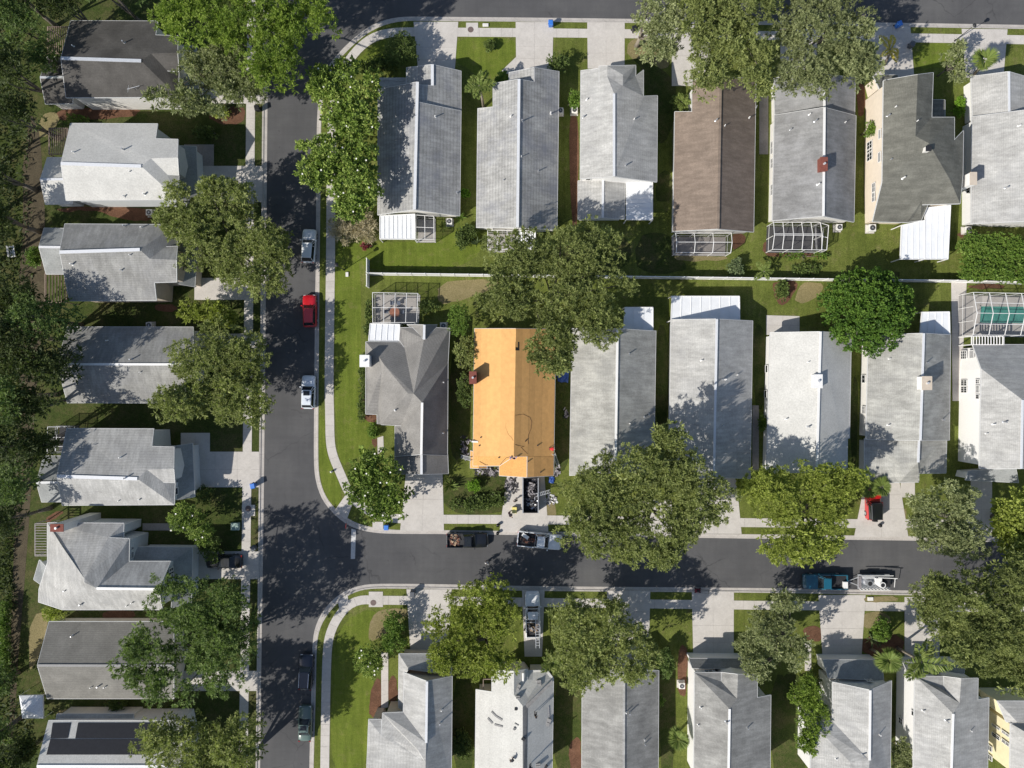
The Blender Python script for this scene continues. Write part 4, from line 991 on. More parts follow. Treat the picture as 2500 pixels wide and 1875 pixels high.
# ---- south row
hS1 = House('corner house with sprawling hipped roof in cool grey by the mown corner lawn', 'tan_wall')
V = pts('D2', a=(1222, 845, 4.4), b=(1398, 912, 6.3), c=(1392, 1385, 6.5), d=(1215, 1150, 4.4), e=(1592, 872, 4.4), f=(1585, 1660, 4.4), g=(1388, 1540, 6.5), h=(1330, 1440, 6.45), i=(1055, 1157, 4.4), j=(1045, 1330, 4.9), k=(1045, 1207, 4.4), l=(948, 1205, 4.4), m=(930, 1660, 4.4), n=(1386, 1660, 6.5))
block(hS1, V, ['abcd', 'b e f n g c', 'd c h i', 'h c g', 'i h g n m l j', 'l k j'], 'light', 'b-c')
V = pts('D2', a=(1182, 700, 2.8), b=(1580, 700, 2.8), c=(1590, 860, 3.6), d=(1258, 818, 3.9), e=(1222, 860, 3.4), f=(1215, 1140, 3.4), g=(1178, 1112, 2.8)); block(hS1, V, ['abcd', 'adefg'], 'light')
vents(hS1, ('D2', 1510, 1130), ('D2', 1500, 1230))
hS2 = House('house being re-roofed with bright white underlayment and workers on it', 'cream')
V = pts('X4', a=(72, 505, 2.8), b=(305, 540, 3.6), c=(308, 218, 3.6), d=(632, 235, 4.6), e=(632, 580, 4.65), f=(760, 745, 5.1), g=(760, 1720, 5.1), h=(60, 1720, 2.8), i=(832, 205, 3.5), j=(832, 362, 3.7), k=(840, 228, 3.2), l=(1120, 218, 3.0), m=(1212, 338, 2.8), n=(1195, 1720, 2.8))
block(hS2, V, ['abcdefgh', 'dije', 'ejklmf', 'fmng'], 'felt', '')
M['felt_grey'] = M_plain('grey_ridge_felt', (0.21, 0.205, 0.20), 0.9, 0, 0.2, 2.0)
p = [on_roof(hS2, 'X4', x, y) + Vector((0, 0, .03)) for x, y in ((765, 760), (800, 735), (1190, 365), (1205, 400), (835, 780), (822, 1720), (772, 1720))]
MB().sheet(p).build('ridge_felt', M['felt_grey'], hS2.roof)
p = T('X4', 300, 400, .2); q = [T('X4', x, y, 2.6) for x, y in ((180, 350), (305, 350), (305, 530), (180, 530))]
for a, b in zip(q, q[1:] + q[:1]): MB().beam(a, b, .1, .14).build('porch_beam', M['wood'], hS2.o)
hS3 = House('low house with plain two-tone grey gable roof between the white roof and a palm', 'offwhite')
gable(hS3, 'D3', [(700, 830), (1022, 820), (1290, 830)], 'D3', [(697, 1650), (1020, 1650), (1285, 1650)], 2.8, 5.0, 'mid', capmat=RF['light'])
vents(hS3, ('D3', 1035, 1148), ('D3', 1062, 1152), ('D3', 1178, 1360), ('D3', 1182, 1392))
hS4 = House('tall grey-roofed house with white west wall and air conditioner beside it', 'white')
V = pts('X9', a=(1232, 398, 5.2), b=(1640, 820, 7.3), c=(1625, 1720, 7.3), d=(1222, 1720, 5.2), e=(1545, 395, 5.2), f=(1545, 500, 5.6), g=(1728, 703, 6.88), h=(1548, 393, 5.3), i=(1740, 415, 6.82), k=(1965, 415, 5.74), l=(1965, 690, 5.74), m=(2125, 660, 5.0), n=(2115, 1720, 5.0))
block(hS4, V, ['abcd', 'aefgb', 'higf', 'iklmncbg'], 'mid', 'b-c', 'white')
V = pts('X9', a=(1165, 228, 2.8), b=(1880, 234, 2.8), c=(1865, 345, 3.7), d=(1205, 345, 3.7)); block(hS4, V, ['abcd'], 'mid', ins=.25)
vents(hS4, ('X9', 1300, 800), ('X9', 1600, 968), ('X9', 1270, 1005), ('X9', 1850, 1040))
e = (T('X9', 1232, 398, 5.2), T('X9', 1965, 412, 5.2))
window(hS4, 'y', e, 1, 'X9', 1590, 345, 1745, 392, 4, 2, True); window(hS4, 'y', e, 1, 'X9', 1340, 375, 1445, 388, 2, 1)
hS5 = House('tall pale house with stepped hipped roof beside the wide dry driveway', 'white')
V = pts('D4', a=(738, 918, 5.2), b=(1025, 980, 7.0), c=(1020, 1520, 7.2), d=(735, 1220, 5.2), e=(1190, 908, 5.2), f=(1180, 1660, 5.2), g=(1012, 1660, 7.2), h=(870, 1535, 7.0), i=(568, 1222, 5.2), j=(870, 1660, 7.0), k=(565, 1660, 5.2))
block(hS5, V, ['abcd', 'befgc', 'dchi', 'ihjk', 'hcgj'], 'light', 'b-c', 'white')
V = pts('D4', a=(660, 745, 2.8), b=(1112, 748, 2.8), c=(1130, 905, 3.9), d=(705, 885, 3.9)); block(hS5, V, ['abcd'], 'slate', ins=.25)
e = (T('D4', 738, 918, 5.2), T('D4', 1190, 908, 5.2))
window(hS5, 'y', e, 1, 'D4', 970, 888, 1050, 915, 4, 2); window(hS5, 'y', e, 1, 'D4', 755, 910, 795, 925, 2, 1)
vents(hS5, ('D4', 1095, 1320), ('D4', 965, 1475), ('D4', 760, 1508))
hS6 = House('tall grey-roofed house with white west wall behind the two leaning palms', 'white')
V = pts('D4', a=(1372, 872, 5.2), b=(1665, 1160, 7.3), c=(1650, 1660, 7.3), d=(1360, 1660, 5.2), e=(1592, 875, 5.2), f=(1595, 975, 5.6), g=(1715, 1078, 6.88), h=(1595, 873, 5.3), i=(1728, 890, 6.77), k=(1858, 888, 5.66), l=(1855, 1055, 5.68), m=(1942, 1038, 5.0), n=(1930, 1660, 5.0))
block(hS6, V, ['abcd', 'aefgb', 'higf', 'iklmncbg'], 'light', 'b-c', 'white')
V = pts('D4', a=(1280, 765, 2.8), b=(1752, 765, 2.8), c=(1752, 850, 3.6), d=(1310, 832, 3.6)); block(hS6, V, ['abcd'], 'slate', ins=.25)
vents(hS6, ('D4', 1430, 1135), ('D4', 1610, 1212), ('D4', 1800, 1290))
e = (T('D4', 1372, 872, 5.2), T('D4', 1858, 888, 5.2))
window(hS6, 'y', e, 1, 'D4', 1590, 838, 1705, 868, 4, 2, True)
e = (T('D4', 1372, 872, 5.2), T('D4', 1360, 1660, 5.2))
window(hS6, 'x', e, -1, 'D4', 1250, 1180, 1278, 1250, 2, 2); window(hS6, 'x', e, -1, 'D4', 1348, 1130, 1358, 1175, 1, 1)
hS7 = House('pale yellow house with white-framed windows at the end of the south row', 'yellow_wall')
V = pts('D4', a=(2112, 1238, 5.4), b=(2420, 1238, 5.4), r=(2270, 1330, 7.0), s=(2270, 1660, 7.0), c=(2105, 1660, 5.4), d=(2420, 1660, 5.4)); block(hS7, V, ['arsc', 'abr', 'bdsr'], 'light', 'r-s')
V = pts('D4', a=(2008, 1064, 4.9), b=(2400, 1064, 4.9), c=(2400, 1230, 5.6), d=(2160, 1225, 5.6), e=(2078, 1225, 4.9)); block(hS7, V, ['abcd', 'ade'], 'light', ins=.3)
e = (T('D4', 2112, 1238, 5.4), T('D4', 2105, 1660, 5.4))
for x0, y0, x1, y1, nc, nr in ((1970, 1232, 2030, 1292, 2, 1), (1970, 1298, 2030, 1372, 2, 1), (2045, 1283, 2103, 1345, 3, 2), (2045, 1350, 2103, 1418, 3, 2), (1938, 1395, 1970, 1460, 1, 2), (1938, 1468, 1970, 1530, 1, 2)):
    window(hS7, 'x', e, -1, 'D4', x0, y0, x1, y1, nc, nr)
# ------------------------------------------------------------------ trees and plants
def unit(a): return a / np.maximum(1e-9, np.linalg.norm(a, axis=1, keepdims=True))

def leaf_mesh(name, c, d, ln, wd, tint, mat, parent, o0, smooth=False):
    """one mesh of many small leaf blades: c base points, d directions"""
    n = len(c)
    up = np.tile(np.array([[0, 0, 1.0]]), (n, 1)) + nrg.normal(0, .45, (n, 3))
    s = unit(np.cross(d, up)) * wd[:, None]; l = d * ln[:, None]
    v = np.empty((n, 4, 3)); v[:, 0] = c; v[:, 1] = c + l * .55 + s * .5; v[:, 2] = c + l; v[:, 3] = c + l * .55 - s * .5
    v = v.reshape(-1, 3) - np.array(o0)
    me = bpy.data.meshes.new(name); me.vertices.add(4 * n); me.loops.add(4 * n); me.polygons.add(n)
    me.vertices.foreach_set('co', v.astype(np.float32).ravel())
    me.loops.foreach_set('vertex_index', np.arange(4 * n, dtype=np.int32))
    me.polygons.foreach_set('loop_start', np.arange(0, 4 * n, 4, dtype=np.int32))
    a = me.attributes.new('tint', 'FLOAT', 'FACE'); a.data.foreach_set('value', np.clip(tint, 0, 1).astype(np.float32))
    me.materials.append(mat); me.update(); me.validate()
    o = bpy.data.objects.new(name, me); COL.objects.link(o); o.parent = parent
    return o

def crown_points(ell, zt, flat, csz, cover, under, edge, deep=.25):
    """clump centres and radii: an outer shell over overlapping lobes and a looser filling beneath it"""
    C, R, C2, R2 = [], [], [], []
    for (cx_, cy_, a, b, h) in ell:
        n = max(4, int(cover * a * b / (csz * csz) * 1.25)); n2 = max(2, int(n * under))
        ph = nrg.uniform(0, 6.28, 4); am = nrg.uniform(.3, 1.0, 4); zc = zt - h
        def disc(n, m):
            th = nrg.uniform(0, 2 * np.pi, n); r = np.sqrt(nrg.uniform(0, m, n))
            out = 1 + edge * (am[0] * np.sin(2 * th + ph[0]) + am[1] * np.sin(3 * th + ph[1]) + am[2] * np.sin(5 * th + ph[2]) + .7 * am[3] * np.sin(8 * th + ph[3]))
            rr = csz * nrg.uniform(.5, 1.2, n)
            return cx_ + np.maximum(.2, a - rr * .75) * r * out * np.cos(th), cy_ + np.maximum(.2, b - rr * .75) * r * out * np.sin(th), r, rr
        x, y, r, rr = disc(n, 1); zz = zc + h * np.sqrt(np.clip(1 - r * r, 0, 1)) * nrg.uniform(.50, 1.0, n) - rr * .4
        C.append(np.stack([x, y, zz], 1)); R.append(rr)
        x, y, r, rr = disc(n2, .85); lo = max(deep * zt, zc - h * .9 * (1 if deep > .2 else 3)); hi = zc + h * .55 * np.sqrt(1 - r * r)
        C2.append(np.stack([x, y, lo + (hi - lo) * nrg.uniform(0, 1, n2)], 1)); R2.append(rr)
    return np.concatenate(C), np.concatenate(R), np.concatenate(C2), np.concatenate(R2)

def foliage(C, R, tuft, k, ll, lw, spread, bright):
    T_, TT, OD = [], [], []
    for c, r in zip(C, R):
        n = max(4, int(2.4 * (r / tuft) ** 2))
        d = unit(nrg.normal(0, 1, (n, 3)) + np.array([0, 0, .45]))
        p = c + d * (r * nrg.uniform(.55, 1.05, n))[:, None] * np.array([1, 1, .8])
        T_.append(p); OD.append(d); TT.append(np.full(n, nrg.uniform(.25, .72) + bright) + nrg.normal(0, .10, n))
    P = np.concatenate(T_); D = np.concatenate(OD); t = np.concatenate(TT); n = len(P)
    P = np.repeat(P, k, 0); D = np.repeat(D, k, 0); t = np.repeat(t, k) + nrg.normal(0, .12, n * k)
    d = unit(nrg.normal(0, spread, (n * k, 3)) + D * .55 + np.array([0, 0, .30]))
    c = P + d * nrg.uniform(-.1, .35, n * k)[:, None] * tuft
    ln = ll * nrg.uniform(.6, 1.25, n * k); wd = lw * nrg.uniform(.7, 1.25, n * k)
    return c, d, ln, wd, t

TREE_LEAVES = [0]
def tree(label, ell, zt, mat, base=None, flat=.55, csz=1.25, cover=2.1, under=.55, edge=.16, tuft=.42, k=20, ll=.335, lw=.102, spread=.75, bright=0.0,
         cat='tree', name='oak_tree', group=None, flowers=0, trunk=.28, barkmat='bark', zm=.72, t='V', limbs=9, deep=.25):
    E = []
    kk = TILE[t][2]
    for (x, y, rx, ry) in ell:
        q = T(t, x, y, zt * zm); s = kk * (1 - zt * zm / H) / S
        E.append((q.x, q.y, rx * s, ry * s, min(zt * .62, max(.5, flat * min(rx, ry) * s))))
    q = T(t, *(base or (sum(e[0] * e[2] * e[3] for e in ell) / sum(e[2] * e[3] for e in ell), sum(e[1] * e[2] * e[3] for e in ell) / sum(e[2] * e[3] for e in ell))), zt * zm if base is None else .1)
    o = thing(name, label, cat, (q.x, q.y, .08), group=group)
    C, R, C2, R2 = crown_points(E, zt, flat, csz, cover, under, edge, deep)
    C[:, 2] = np.maximum(C[:, 2], .15 + R * .5); C2[:, 2] = np.maximum(C2[:, 2], .1 + R2 * .4)
    c, d, ln, wd, tt = [np.concatenate(q) for q in zip(foliage(C, R, tuft, k, ll, lw, spread, bright), foliage(C2, R2, tuft * 1.5, 9, ll * 1.6, lw * 1.9, spread, bright))]
    TREE_LEAVES[0] += len(c)
    leaf_mesh('crown' if cat == 'tree' else 'foliage', c, d, ln, wd, tt, M[mat], o, (q.x, q.y, .08))
    m = MB(); h = min(e[4] for e in E); top = zt - h * 1.0
    fork = Vector((q.x, q.y, max(.3, min(2.6, top * .45))))
    m.tube([(q.x, q.y, -.05), (q.x + .03, q.y, fork.z * .5), fork], [trunk * 1.35, trunk, trunk * .85], 9)
    idx = nrg.permutation(len(C))[:limbs]
    for i in idx:
        e = Vector(C[i]); mid = fork.lerp(e, .5) + Vector((nrg.normal(0, .35), nrg.normal(0, .35), .35 * (e.z - fork.z) * .4))
        m.tube([fork - Vector((0, 0, .1)), fork.lerp(mid, .55), mid, mid.lerp(e, .6), e], [trunk * .6, trunk * .5, trunk * .36, trunk * .22, .03], 6)
        j = nrg.permutation(len(C))[:14]; near = min(j, key=lambda a: (Vector(C[a]) - mid).length)
        m.tube([mid, mid.lerp(Vector(C[near]), .5) + Vector((0, 0, .1)), Vector(C[near])], [trunk * .26, trunk * .18, .025], 5)
    m.build('trunk' if cat == 'tree' else 'stem', M[barkmat], o, smooth=True)
    if flowers:
        j = nrg.permutation(len(C)); f = MB()
        for i in range(flowers):
            p = Vector(C[j[i % len(j)]]) + Vector((nrg.normal(0, .4), nrg.normal(0, .4), R[j[i % len(j)]] * .95))
            for a in range(6):
                an = a * math.pi / 3; e = Vector((math.cos(an), math.sin(an), .35)); s = Vector((-math.sin(an), math.cos(an), 0))
                f.sheet([p, p + e * .07 + s * .04, p + e * .13, p + e * .07 - s * .04])
        f.build('flowers', M['flower'], o, kind='stuff')
    return o

street = 'street trees along the side street'
tree('tall bright green tree shading the charcoal-roofed house and the road bend', [(440, 55, 90, 70), (560, 60, 110, 75), (660, 60, 80, 70), (600, 150, 80, 60), (680, -40, 60, 60), (520, -40, 120, 60)], 14, 'oak_fresh', base=(560, 110), csz=1.35)
tree('loose olive tree with pale limbs in front of the charcoal-roofed house', [(470, 150, 95, 55), (520, 200, 75, 40), (390, 225, 85, 28), (440, 245, 60, 25)], 9, 'oak_grey', base=(530, 170), csz=1.0, bright=-.08, barkmat='palmbark')
tree('broad round green tree beside the mottled grey two-storey roof', [(460, 500, 130, 105), (555, 575, 85, 80), (400, 470, 65, 70), (485, 420, 65, 40), (590, 530, 55, 60)], 8.8, 'oak', base=(520, 545), bright=.05)
tree('green street tree leaning over the plain grey gable roof with white ridge', [(455, 800, 118, 100), (525, 855, 70, 75), (395, 870, 65, 55), (520, 770, 70, 60)], 8.8, 'oak', base=(525, 820), bright=.0)
tree('small yellowish tree between the mottled roof and the white-ridged roof', [(430, 668, 50, 26), (480, 690, 45, 28)], 4.6, 'oak_yellow', csz=.8, name='small_tree', trunk=.12, bright=-.2)
tree('dark green street tree hiding half of the low fine-shingled roof', [(430, 1310, 100, 85), (330, 1400, 75, 80), (490, 1400, 85, 105), (370, 1465, 85, 45), (505, 1290, 60, 50)], 12, 'oak_dark', base=(500, 1380), cover=1.9)
tree('yellow-olive tree overhanging the solar-matted white roof', [(430, 1600, 125, 70), (358, 1580, 48, 48), (520, 1610, 60, 85), (440, 1680, 130, 60)], 11, 'oak', base=(520, 1640), bright=.12)
tree('flowering magnolia at the street bend, the one nearer the ball-shaped bush', [(745, 205, 78, 75), (765, 265, 62, 50), (705, 190, 40, 40)], 10, 'magnolia', base=(760, 240), csz=1.0, tuft=.45, k=12, ll=.34, lw=.17, cover=2.6, flowers=14, name='magnolia_tree', spread=.9)
tree('flowering magnolia beside the weathered roof, standing next to a dry bleached bush', [(735, 345, 92, 62), (770, 400, 60, 60), (690, 370, 48, 45), (770, 450, 48, 38)], 9.5, 'magnolia', base=(760, 370), csz=1.0, tuft=.45, k=12, ll=.34, lw=.17, cover=2.6, flowers=14, name='magnolia_tree', spread=.9)
tree('dry bleached bush beside the corner pavement', [(745, 492, 36, 40), (785, 485, 34, 38)], 2.8, 'drybush', csz=.7, tuft=.4, k=16, ll=.5, lw=.05, cat='bush', name='dry_bush', trunk=.08, flat=.6, spread=.9)
tree('dark magnolia with white flowers at the street corner by the stop line', [(812, 1012, 66, 52), (835, 1080, 62, 48), (790, 1055, 45, 50)], 7.0, 'magnolia', base=(825, 1060), csz=.95, tuft=.42, k=12, ll=.34, lw=.17, cover=1.8, flowers=15, name='magnolia_tree', spread=.9, bright=-.22)
tree('big dark oak growing over the white fence and the orange roof', [(1240, 545, 105, 70), (1120, 560, 80, 60), (1100, 640, 75, 62), (1240, 640, 110, 85), (1190, 735, 62, 72), (1280, 690, 70, 60), (1190, 780, 50, 40)], 12.5, 'oak', base=(1190, 650), bright=-.10)
tree('very large olive oak spreading over the south street', [(1310, 1070, 110, 85), (1400, 1010, 100, 70), (1440, 935, 42, 40), (1500, 1080, 80, 85), (1390, 1140, 120, 80), (1270, 1130, 70, 70), (1470, 1010, 55, 50)], 13, 'oak', base=(1400, 1095), bright=.0)
tree('yellow-green street tree in front of the white-roofed house', [(1735, 1085, 125, 90), (1720, 1165, 100, 58), (1650, 1055, 55, 55), (1800, 1040, 70, 50)], 10.5, 'oak_yellow', base=(1720, 1100), bright=-.12)
tree('grey-green street tree beside the driveway of the red jeep', [(2030, 1090, 80, 62), (2050, 1160, 75, 52), (1990, 1140, 45, 50)], 9.5, 'oak_grey', base=(2030, 1110))
tree('large-leaved yellow-green tree by the last driveway of the middle row', [(2190, 1110, 55, 60), (2190, 1170, 50, 50), (2230, 1130, 60, 80)], 8, 'oak_yellow', csz=.9, ll=.42, lw=.2, k=9, bright=-.05, name='broadleaf_tree')
tree('large dark olive oak beyond the equipment trailer', [(2070, 1300, 120, 85), (2180, 1250, 85, 75), (2160, 1380, 100, 85), (2010, 1270, 65, 50), (2190, 1450, 60, 55), (2060, 1380, 70, 50)], 13, 'oak', base=(2110, 1310), bright=-.14)
tree('dense dome-shaped glossy green tree at the fence', [(1885, 668, 104, 104)], 8.5, 'ficus', csz=.95, cover=4.6, under=.3, edge=.045, tuft=.40, k=13, ll=.26, lw=.17, flat=.8, name='round_tree', spread=.9)
tree('yellow-green tree covering the corner house drive and the ladder truck', [(1000, 1360, 85, 95), (1085, 1325, 48, 72), (1050, 1280, 60, 45), (1050, 1420, 75, 45), (960, 1410, 45, 45)], 9, 'oak_yellow', base=(1050, 1365), bright=-.18)
tree('feathery yellow-green tree over the low two-tone grey roof', [(1290, 1350, 100, 70), (1260, 1420, 75, 80), (1360, 1410, 65, 75), (1230, 1340, 50, 55)], 10, 'oak', base=(1270, 1400), bright=.12)
tree('sparse grey-green tree between two drives of the south row', [(1660, 1365, 75, 70), (1690, 1300, 42, 32), (1630, 1430, 40, 32), (1710, 1400, 50, 45)], 8, 'oak_grey', base=(1670, 1370), cover=1.7, bright=-.02, limbs=16)
tree('pale feathery grey tree standing by the black bin on the north street', [(1430, 55, 62, 72), (1420, 120, 50, 30)], 10, 'oak_grey', base=(1375, 100), bright=.12, barkmat='palmbark')
tree('tall rich green tree in front of the brown roof', [(1570, 110, 95, 85), (1520, 190, 52, 45), (1590, 20, 100, 70), (1620, 190, 45, 40), (1500, 60, 50, 70)], 12.5, 'oak', base=(1560, 90), bright=.0)
tree('wide olive-grey oak in front of the blue-grey roof', [(1775, 75, 120, 90), (1740, 170, 80, 58), (1830, 150, 65, 55), (1760, -20, 110, 50)], 12, 'oak_grey', base=(1770, 90), bright=-.1)
tree('small sparse tree on the front lawn of the tall grey-green roofed house', [(2058, 125, 32, 40), (2062, 165, 28, 25)], 5, 'oak_grey', csz=.7, name='small_tree', trunk=.1, k=9, cover=1.1, bright=-.05)
tree('narrow green tree against the stepped hipped roof of the south row', [(1740, 1490, 42, 40), (1750, 1550, 42, 50), (1735, 1590, 28, 30)], 6.5, 'oak_fresh', csz=.9, name='small_tree', trunk=.14, bright=-.1)
tree('pale wispy bush between the last two tall roofs of the south row', [(1943, 1625, 24, 35), (1945, 1650, 26, 30)], 4.5, 'oak_grey', csz=.7, cat='bush', name='tall_bush', trunk=.1, bright=.08)
tree('bright clipped hedge block behind the tan-capped chimney house', [(2115, 535, 48, 40), (2175, 545, 60, 45), (2110, 585, 45, 26), (2190, 590, 70, 26), (2250, 550, 60, 55)], 3.6, 'hedge', csz=.8, flat=.45, edge=.03, cover=3.4, tuft=.36, k=12, ll=.2, lw=.12, cat='hedge', name='hedge', trunk=.1, spread=.9)
# smaller garden trees and shrubs: label, lobes, height, leaf
SM = [('small flowering tree on the front lawn of the fine-lined pale roof', [(408, 1118, 42, 40), (440, 1150, 30, 28)], 5, 'magnolia', 'small_tree', 'tree'),
      ('loose shrub with bare twigs beside the dark parked car', [(455, 1185, 28, 32)], 3, 'shrub', 'shrub', 'shrub'),
      ('rounded shrub at the porch of the fine-lined pale roof', [(437, 1070, 26, 22)], 2.2, 'shrub', 'shrub', 'shrub'),
      ('dark green garden tree by the corner lawn path', [(800, 1425, 38, 42)], 4, 'magnolia', 'small_tree', 'tree'),
      ('yellow-topped shrub beside the corner house drive', [(850, 1345, 26, 34), (850, 1385, 32, 30)], 3.6, 'hedge', 'shrub', 'shrub'),
      ('large clipped ball bush beside the first drive of the north street', [(866, 105, 38, 38)], 4.2, 'shrub', 'ball_bush', 'bush'),
      ('low spreading bush touching the large clipped ball bush', [(820, 135, 45, 20), (790, 145, 30, 16)], 1.8, 'shrub', 'bush', 'bush'),
      ('small clipped ball shrub alone on the front lawn', [(1058, 97, 14, 15)], 1.5, 'shrub', 'ball_bush', 'bush'),
      ('dark oval bush at the corner of the wavy-lined roof', [(1204, 138, 27, 28)], 3.0, 'shrub', 'bush', 'bush'),
      ('bright shrub behind the palm of the wavy-lined roof', [(1085, 175, 18, 22)], 2.2, 'hedge', 'shrub', 'shrub'),
      ('lime green shrub in the gap between the first two north roofs', [(1005, 418, 9, 11)], 1.4, 'lime', 'shrub', 'shrub'),
      ('yellow-green shrub against the cross-gabled pale house', [(1240, 215, 14, 20)], 2.5, 'hedge', 'shrub', 'shrub'),
      ('mixed shrub at the patio of the wavy-lined roof', [(1000, 515, 16, 28), (1015, 500, 20, 16)], 2.0, 'shrub', 'shrub', 'shrub'),
      ('pale flowering bush by the fence behind the brown roof', [(1590, 577, 18, 22)], 1.8, 'yucca', 'bush', 'bush'),
      ('low dark bush bed behind the second pool cage', [(1745, 582, 42, 15)], 1.1, 'shrub', 'bush', 'bush'),
      ('low planting row at the foot of the second pool cage', [(1715, 552, 40, 7), (1770, 552, 22, 7)], .8, 'hedge', 'bush', 'bush'),
      ('shrub growing in the mulch bed in front of the white-roofed house fence', [(1690, 625, 17, 26)], 1.5, 'shrub', 'shrub', 'shrub'),
      ('low trimmed hedge along the west wall of the corner hipped house', [(783, 870, 8, 50), (785, 800, 8, 40)], 1.2, 'shrub', 'hedge', 'hedge'),
      ('hedge between the screened patio and the bright lawn', [(796, 690, 8, 45)], 1.3, 'shrub', 'hedge', 'hedge'),
      ('round shrub at the side door of the corner hipped house', [(806, 930, 14, 18)], 1.3, 'hedge', 'shrub', 'shrub'),
      ('bushes at the back corner of the screened patio', [(925, 665, 28, 18)], 1.6, 'shrub', 'bush', 'bush'),
      ('tall clipped hedge tree between the corner roof and the orange roof', [(993, 690, 28, 42)], 4.5, 'hedge', 'hedge', 'hedge'),
      ('leafy bush against the north end of the orange roof', [(1005, 760, 28, 40)], 4.0, 'oak', 'bush', 'bush'),
      ('shaded bush beside the brick chimney of the orange roof', [(1003, 840, 16, 40)], 3.0, 'shrub', 'bush', 'bush'),
      ('bright lime clipped bush in front of the orange roof', [(1023, 1049, 17, 15)], 1.6, 'lime', 'ball_bush', 'bush'),
      ('overgrown planting bed in front of the orange roof', [(1040, 1085, 40, 18), (1000, 1090, 35, 16), (1075, 1075, 25, 20)], 1.1, 'shrub', 'bush', 'bush'),
      ('clipped shrub by the side path of the white-roofed house', [(1646, 912, 9, 20)], 1.4, 'hedge', 'shrub', 'shrub'),
      ('green shrub left of the last tall roof drive', [(1745, 1475, 30, 20)], 2.5, 'shrub', 'shrub', 'shrub'),
      ('green bush beside the lawn drive of the stepped roof', [(1905, 1360, 20, 28)], 2.6, 'hedge', 'bush', 'bush'),
      ('yellow-green vine on the tall cream side wall', [(1873, 282, 9, 18)], 3.0, 'hedge', 'shrub', 'shrub'),
      ('bright lawn hedge between the last two north roofs', [(2073, 230, 13, 26)], 1.2, 'lime', 'hedge', 'hedge'),
      ('small green bush at the rear of the mottled grey roof', [(75, 555, 17, 24)], 2.5, 'hedge', 'bush', 'bush'),
      ('dark clump of shrubs in the solar house garden', [(255, 1520, 32, 16)], 1.6, 'shrub', 'shrub', 'shrub'),
      ('green hedge at the north side of the near-white roof', [(170, 258, 32, 10)], 1.2, 'hedge', 'hedge', 'hedge'),
      ('round yellowish bush beside the side street verge', [(477, 243, 22, 14)], 1.4, 'oak_yellow', 'bush', 'bush'),
      ('dark bush by the walk of the near-white roof', [(440, 285, 30, 18)], 1.6, 'shrub', 'bush', 'bush'),
      ('yellow-leaved shrub at the rambling hipped house', [(115, 1325, 30, 18)], 1.6, 'oak_yellow', 'shrub', 'shrub'),
      ('sunlit hedge strip by the far garden path', [(13, 1400, 10, 75), (12, 1330, 9, 40)], 2.0, 'hedge', 'hedge', 'hedge'),
      ('dark shrub in the narrow gap beside the white re-roofed house', [(1000, 1610, 24, 35)], 2.2, 'shrub', 'shrub', 'shrub'),
      ('small yellow shrub in the gap beside the two-tone grey roof', [(1425, 1510, 9, 14)], 1.6, 'hedge', 'shrub', 'shrub'),
      ('green thicket beside the feathery tree over the two-tone roof', [(1435, 1430, 22, 35)], 3.0, 'oak_dark', 'bush', 'bush'),
      ('red-leaved bush at the corner of the weathered roof patio', [(788, 532, 6, 8)], 1.2, 'red_leaf', 'bush', 'bush'),
      ('reddish bush beside the dumpster', [(1372, 1010, 18, 16)], 2.0, 'red_leaf', 'bush', 'bush'),
      ('orange-tinged hedge at the pale lean-to house drive', [(1600, 1050, 14, 26)], 1.8, 'oak_yellow', 'hedge', 'hedge')]
for lb, ell, zt, mt, nm, ct in SM:
    big = max(e[2] for e in ell) > 24; clip = nm in ('ball_bush', 'hedge')
    tree(lb, ell, zt, mt, csz=.7 if big else .45, tuft=.34 if big else .26, k=11, ll=.13 if clip else .22, lw=.09 if clip else .10, flat=.75, edge=.01 if clip else .07, cover=4.5 if clip else 2.8, under=.4, spread=.95, cat=ct, name=nm, trunk=.08, limbs=4, zm=.6,
         flowers=8 if nm == 'small_tree' and mt == 'magnolia' else 0, bright=-.1 if mt in ('magnolia',) else 0)
# the shaded wood along the west edge
WD = [(45, 55, 65, 55, 12), (20, 150, 50, 60, 13), (35, 255, 50, 50, 11), (105, 120, 35, 40, 8), (30, -20, 80, 40, 12), (150, 15, 60, 30, 10), (250, -10, 80, 25, 11), (40, 640, 60, 50, 11), (25, 720, 70, 55, 13), (90, 690, 60, 60, 12), (60, 790, 75, 50, 12), (130, 780, 45, 55, 11),
      (20, 860, 60, 50, 13), (90, 870, 55, 40, 11), (30, 950, 60, 60, 13), (35, 1040, 55, 50, 12), (85, 960, 40, 50, 9), (15, 1120, 40, 50, 12), (-5, 1590, 34, 42, 7), (28, 1645, 45, 44, 8), (62, 1625, 22, 28, 5), (6, 1470, 18, 36, 5), (15, 480, 22, 60, 9), (10, 380, 20, 60, 9), (-190, 330, 50, 60, 15), (-190, 450, 45, 60, 15), (-190, 560, 50, 60, 15)]  # last three stand out of view, added to cast shade on the strip
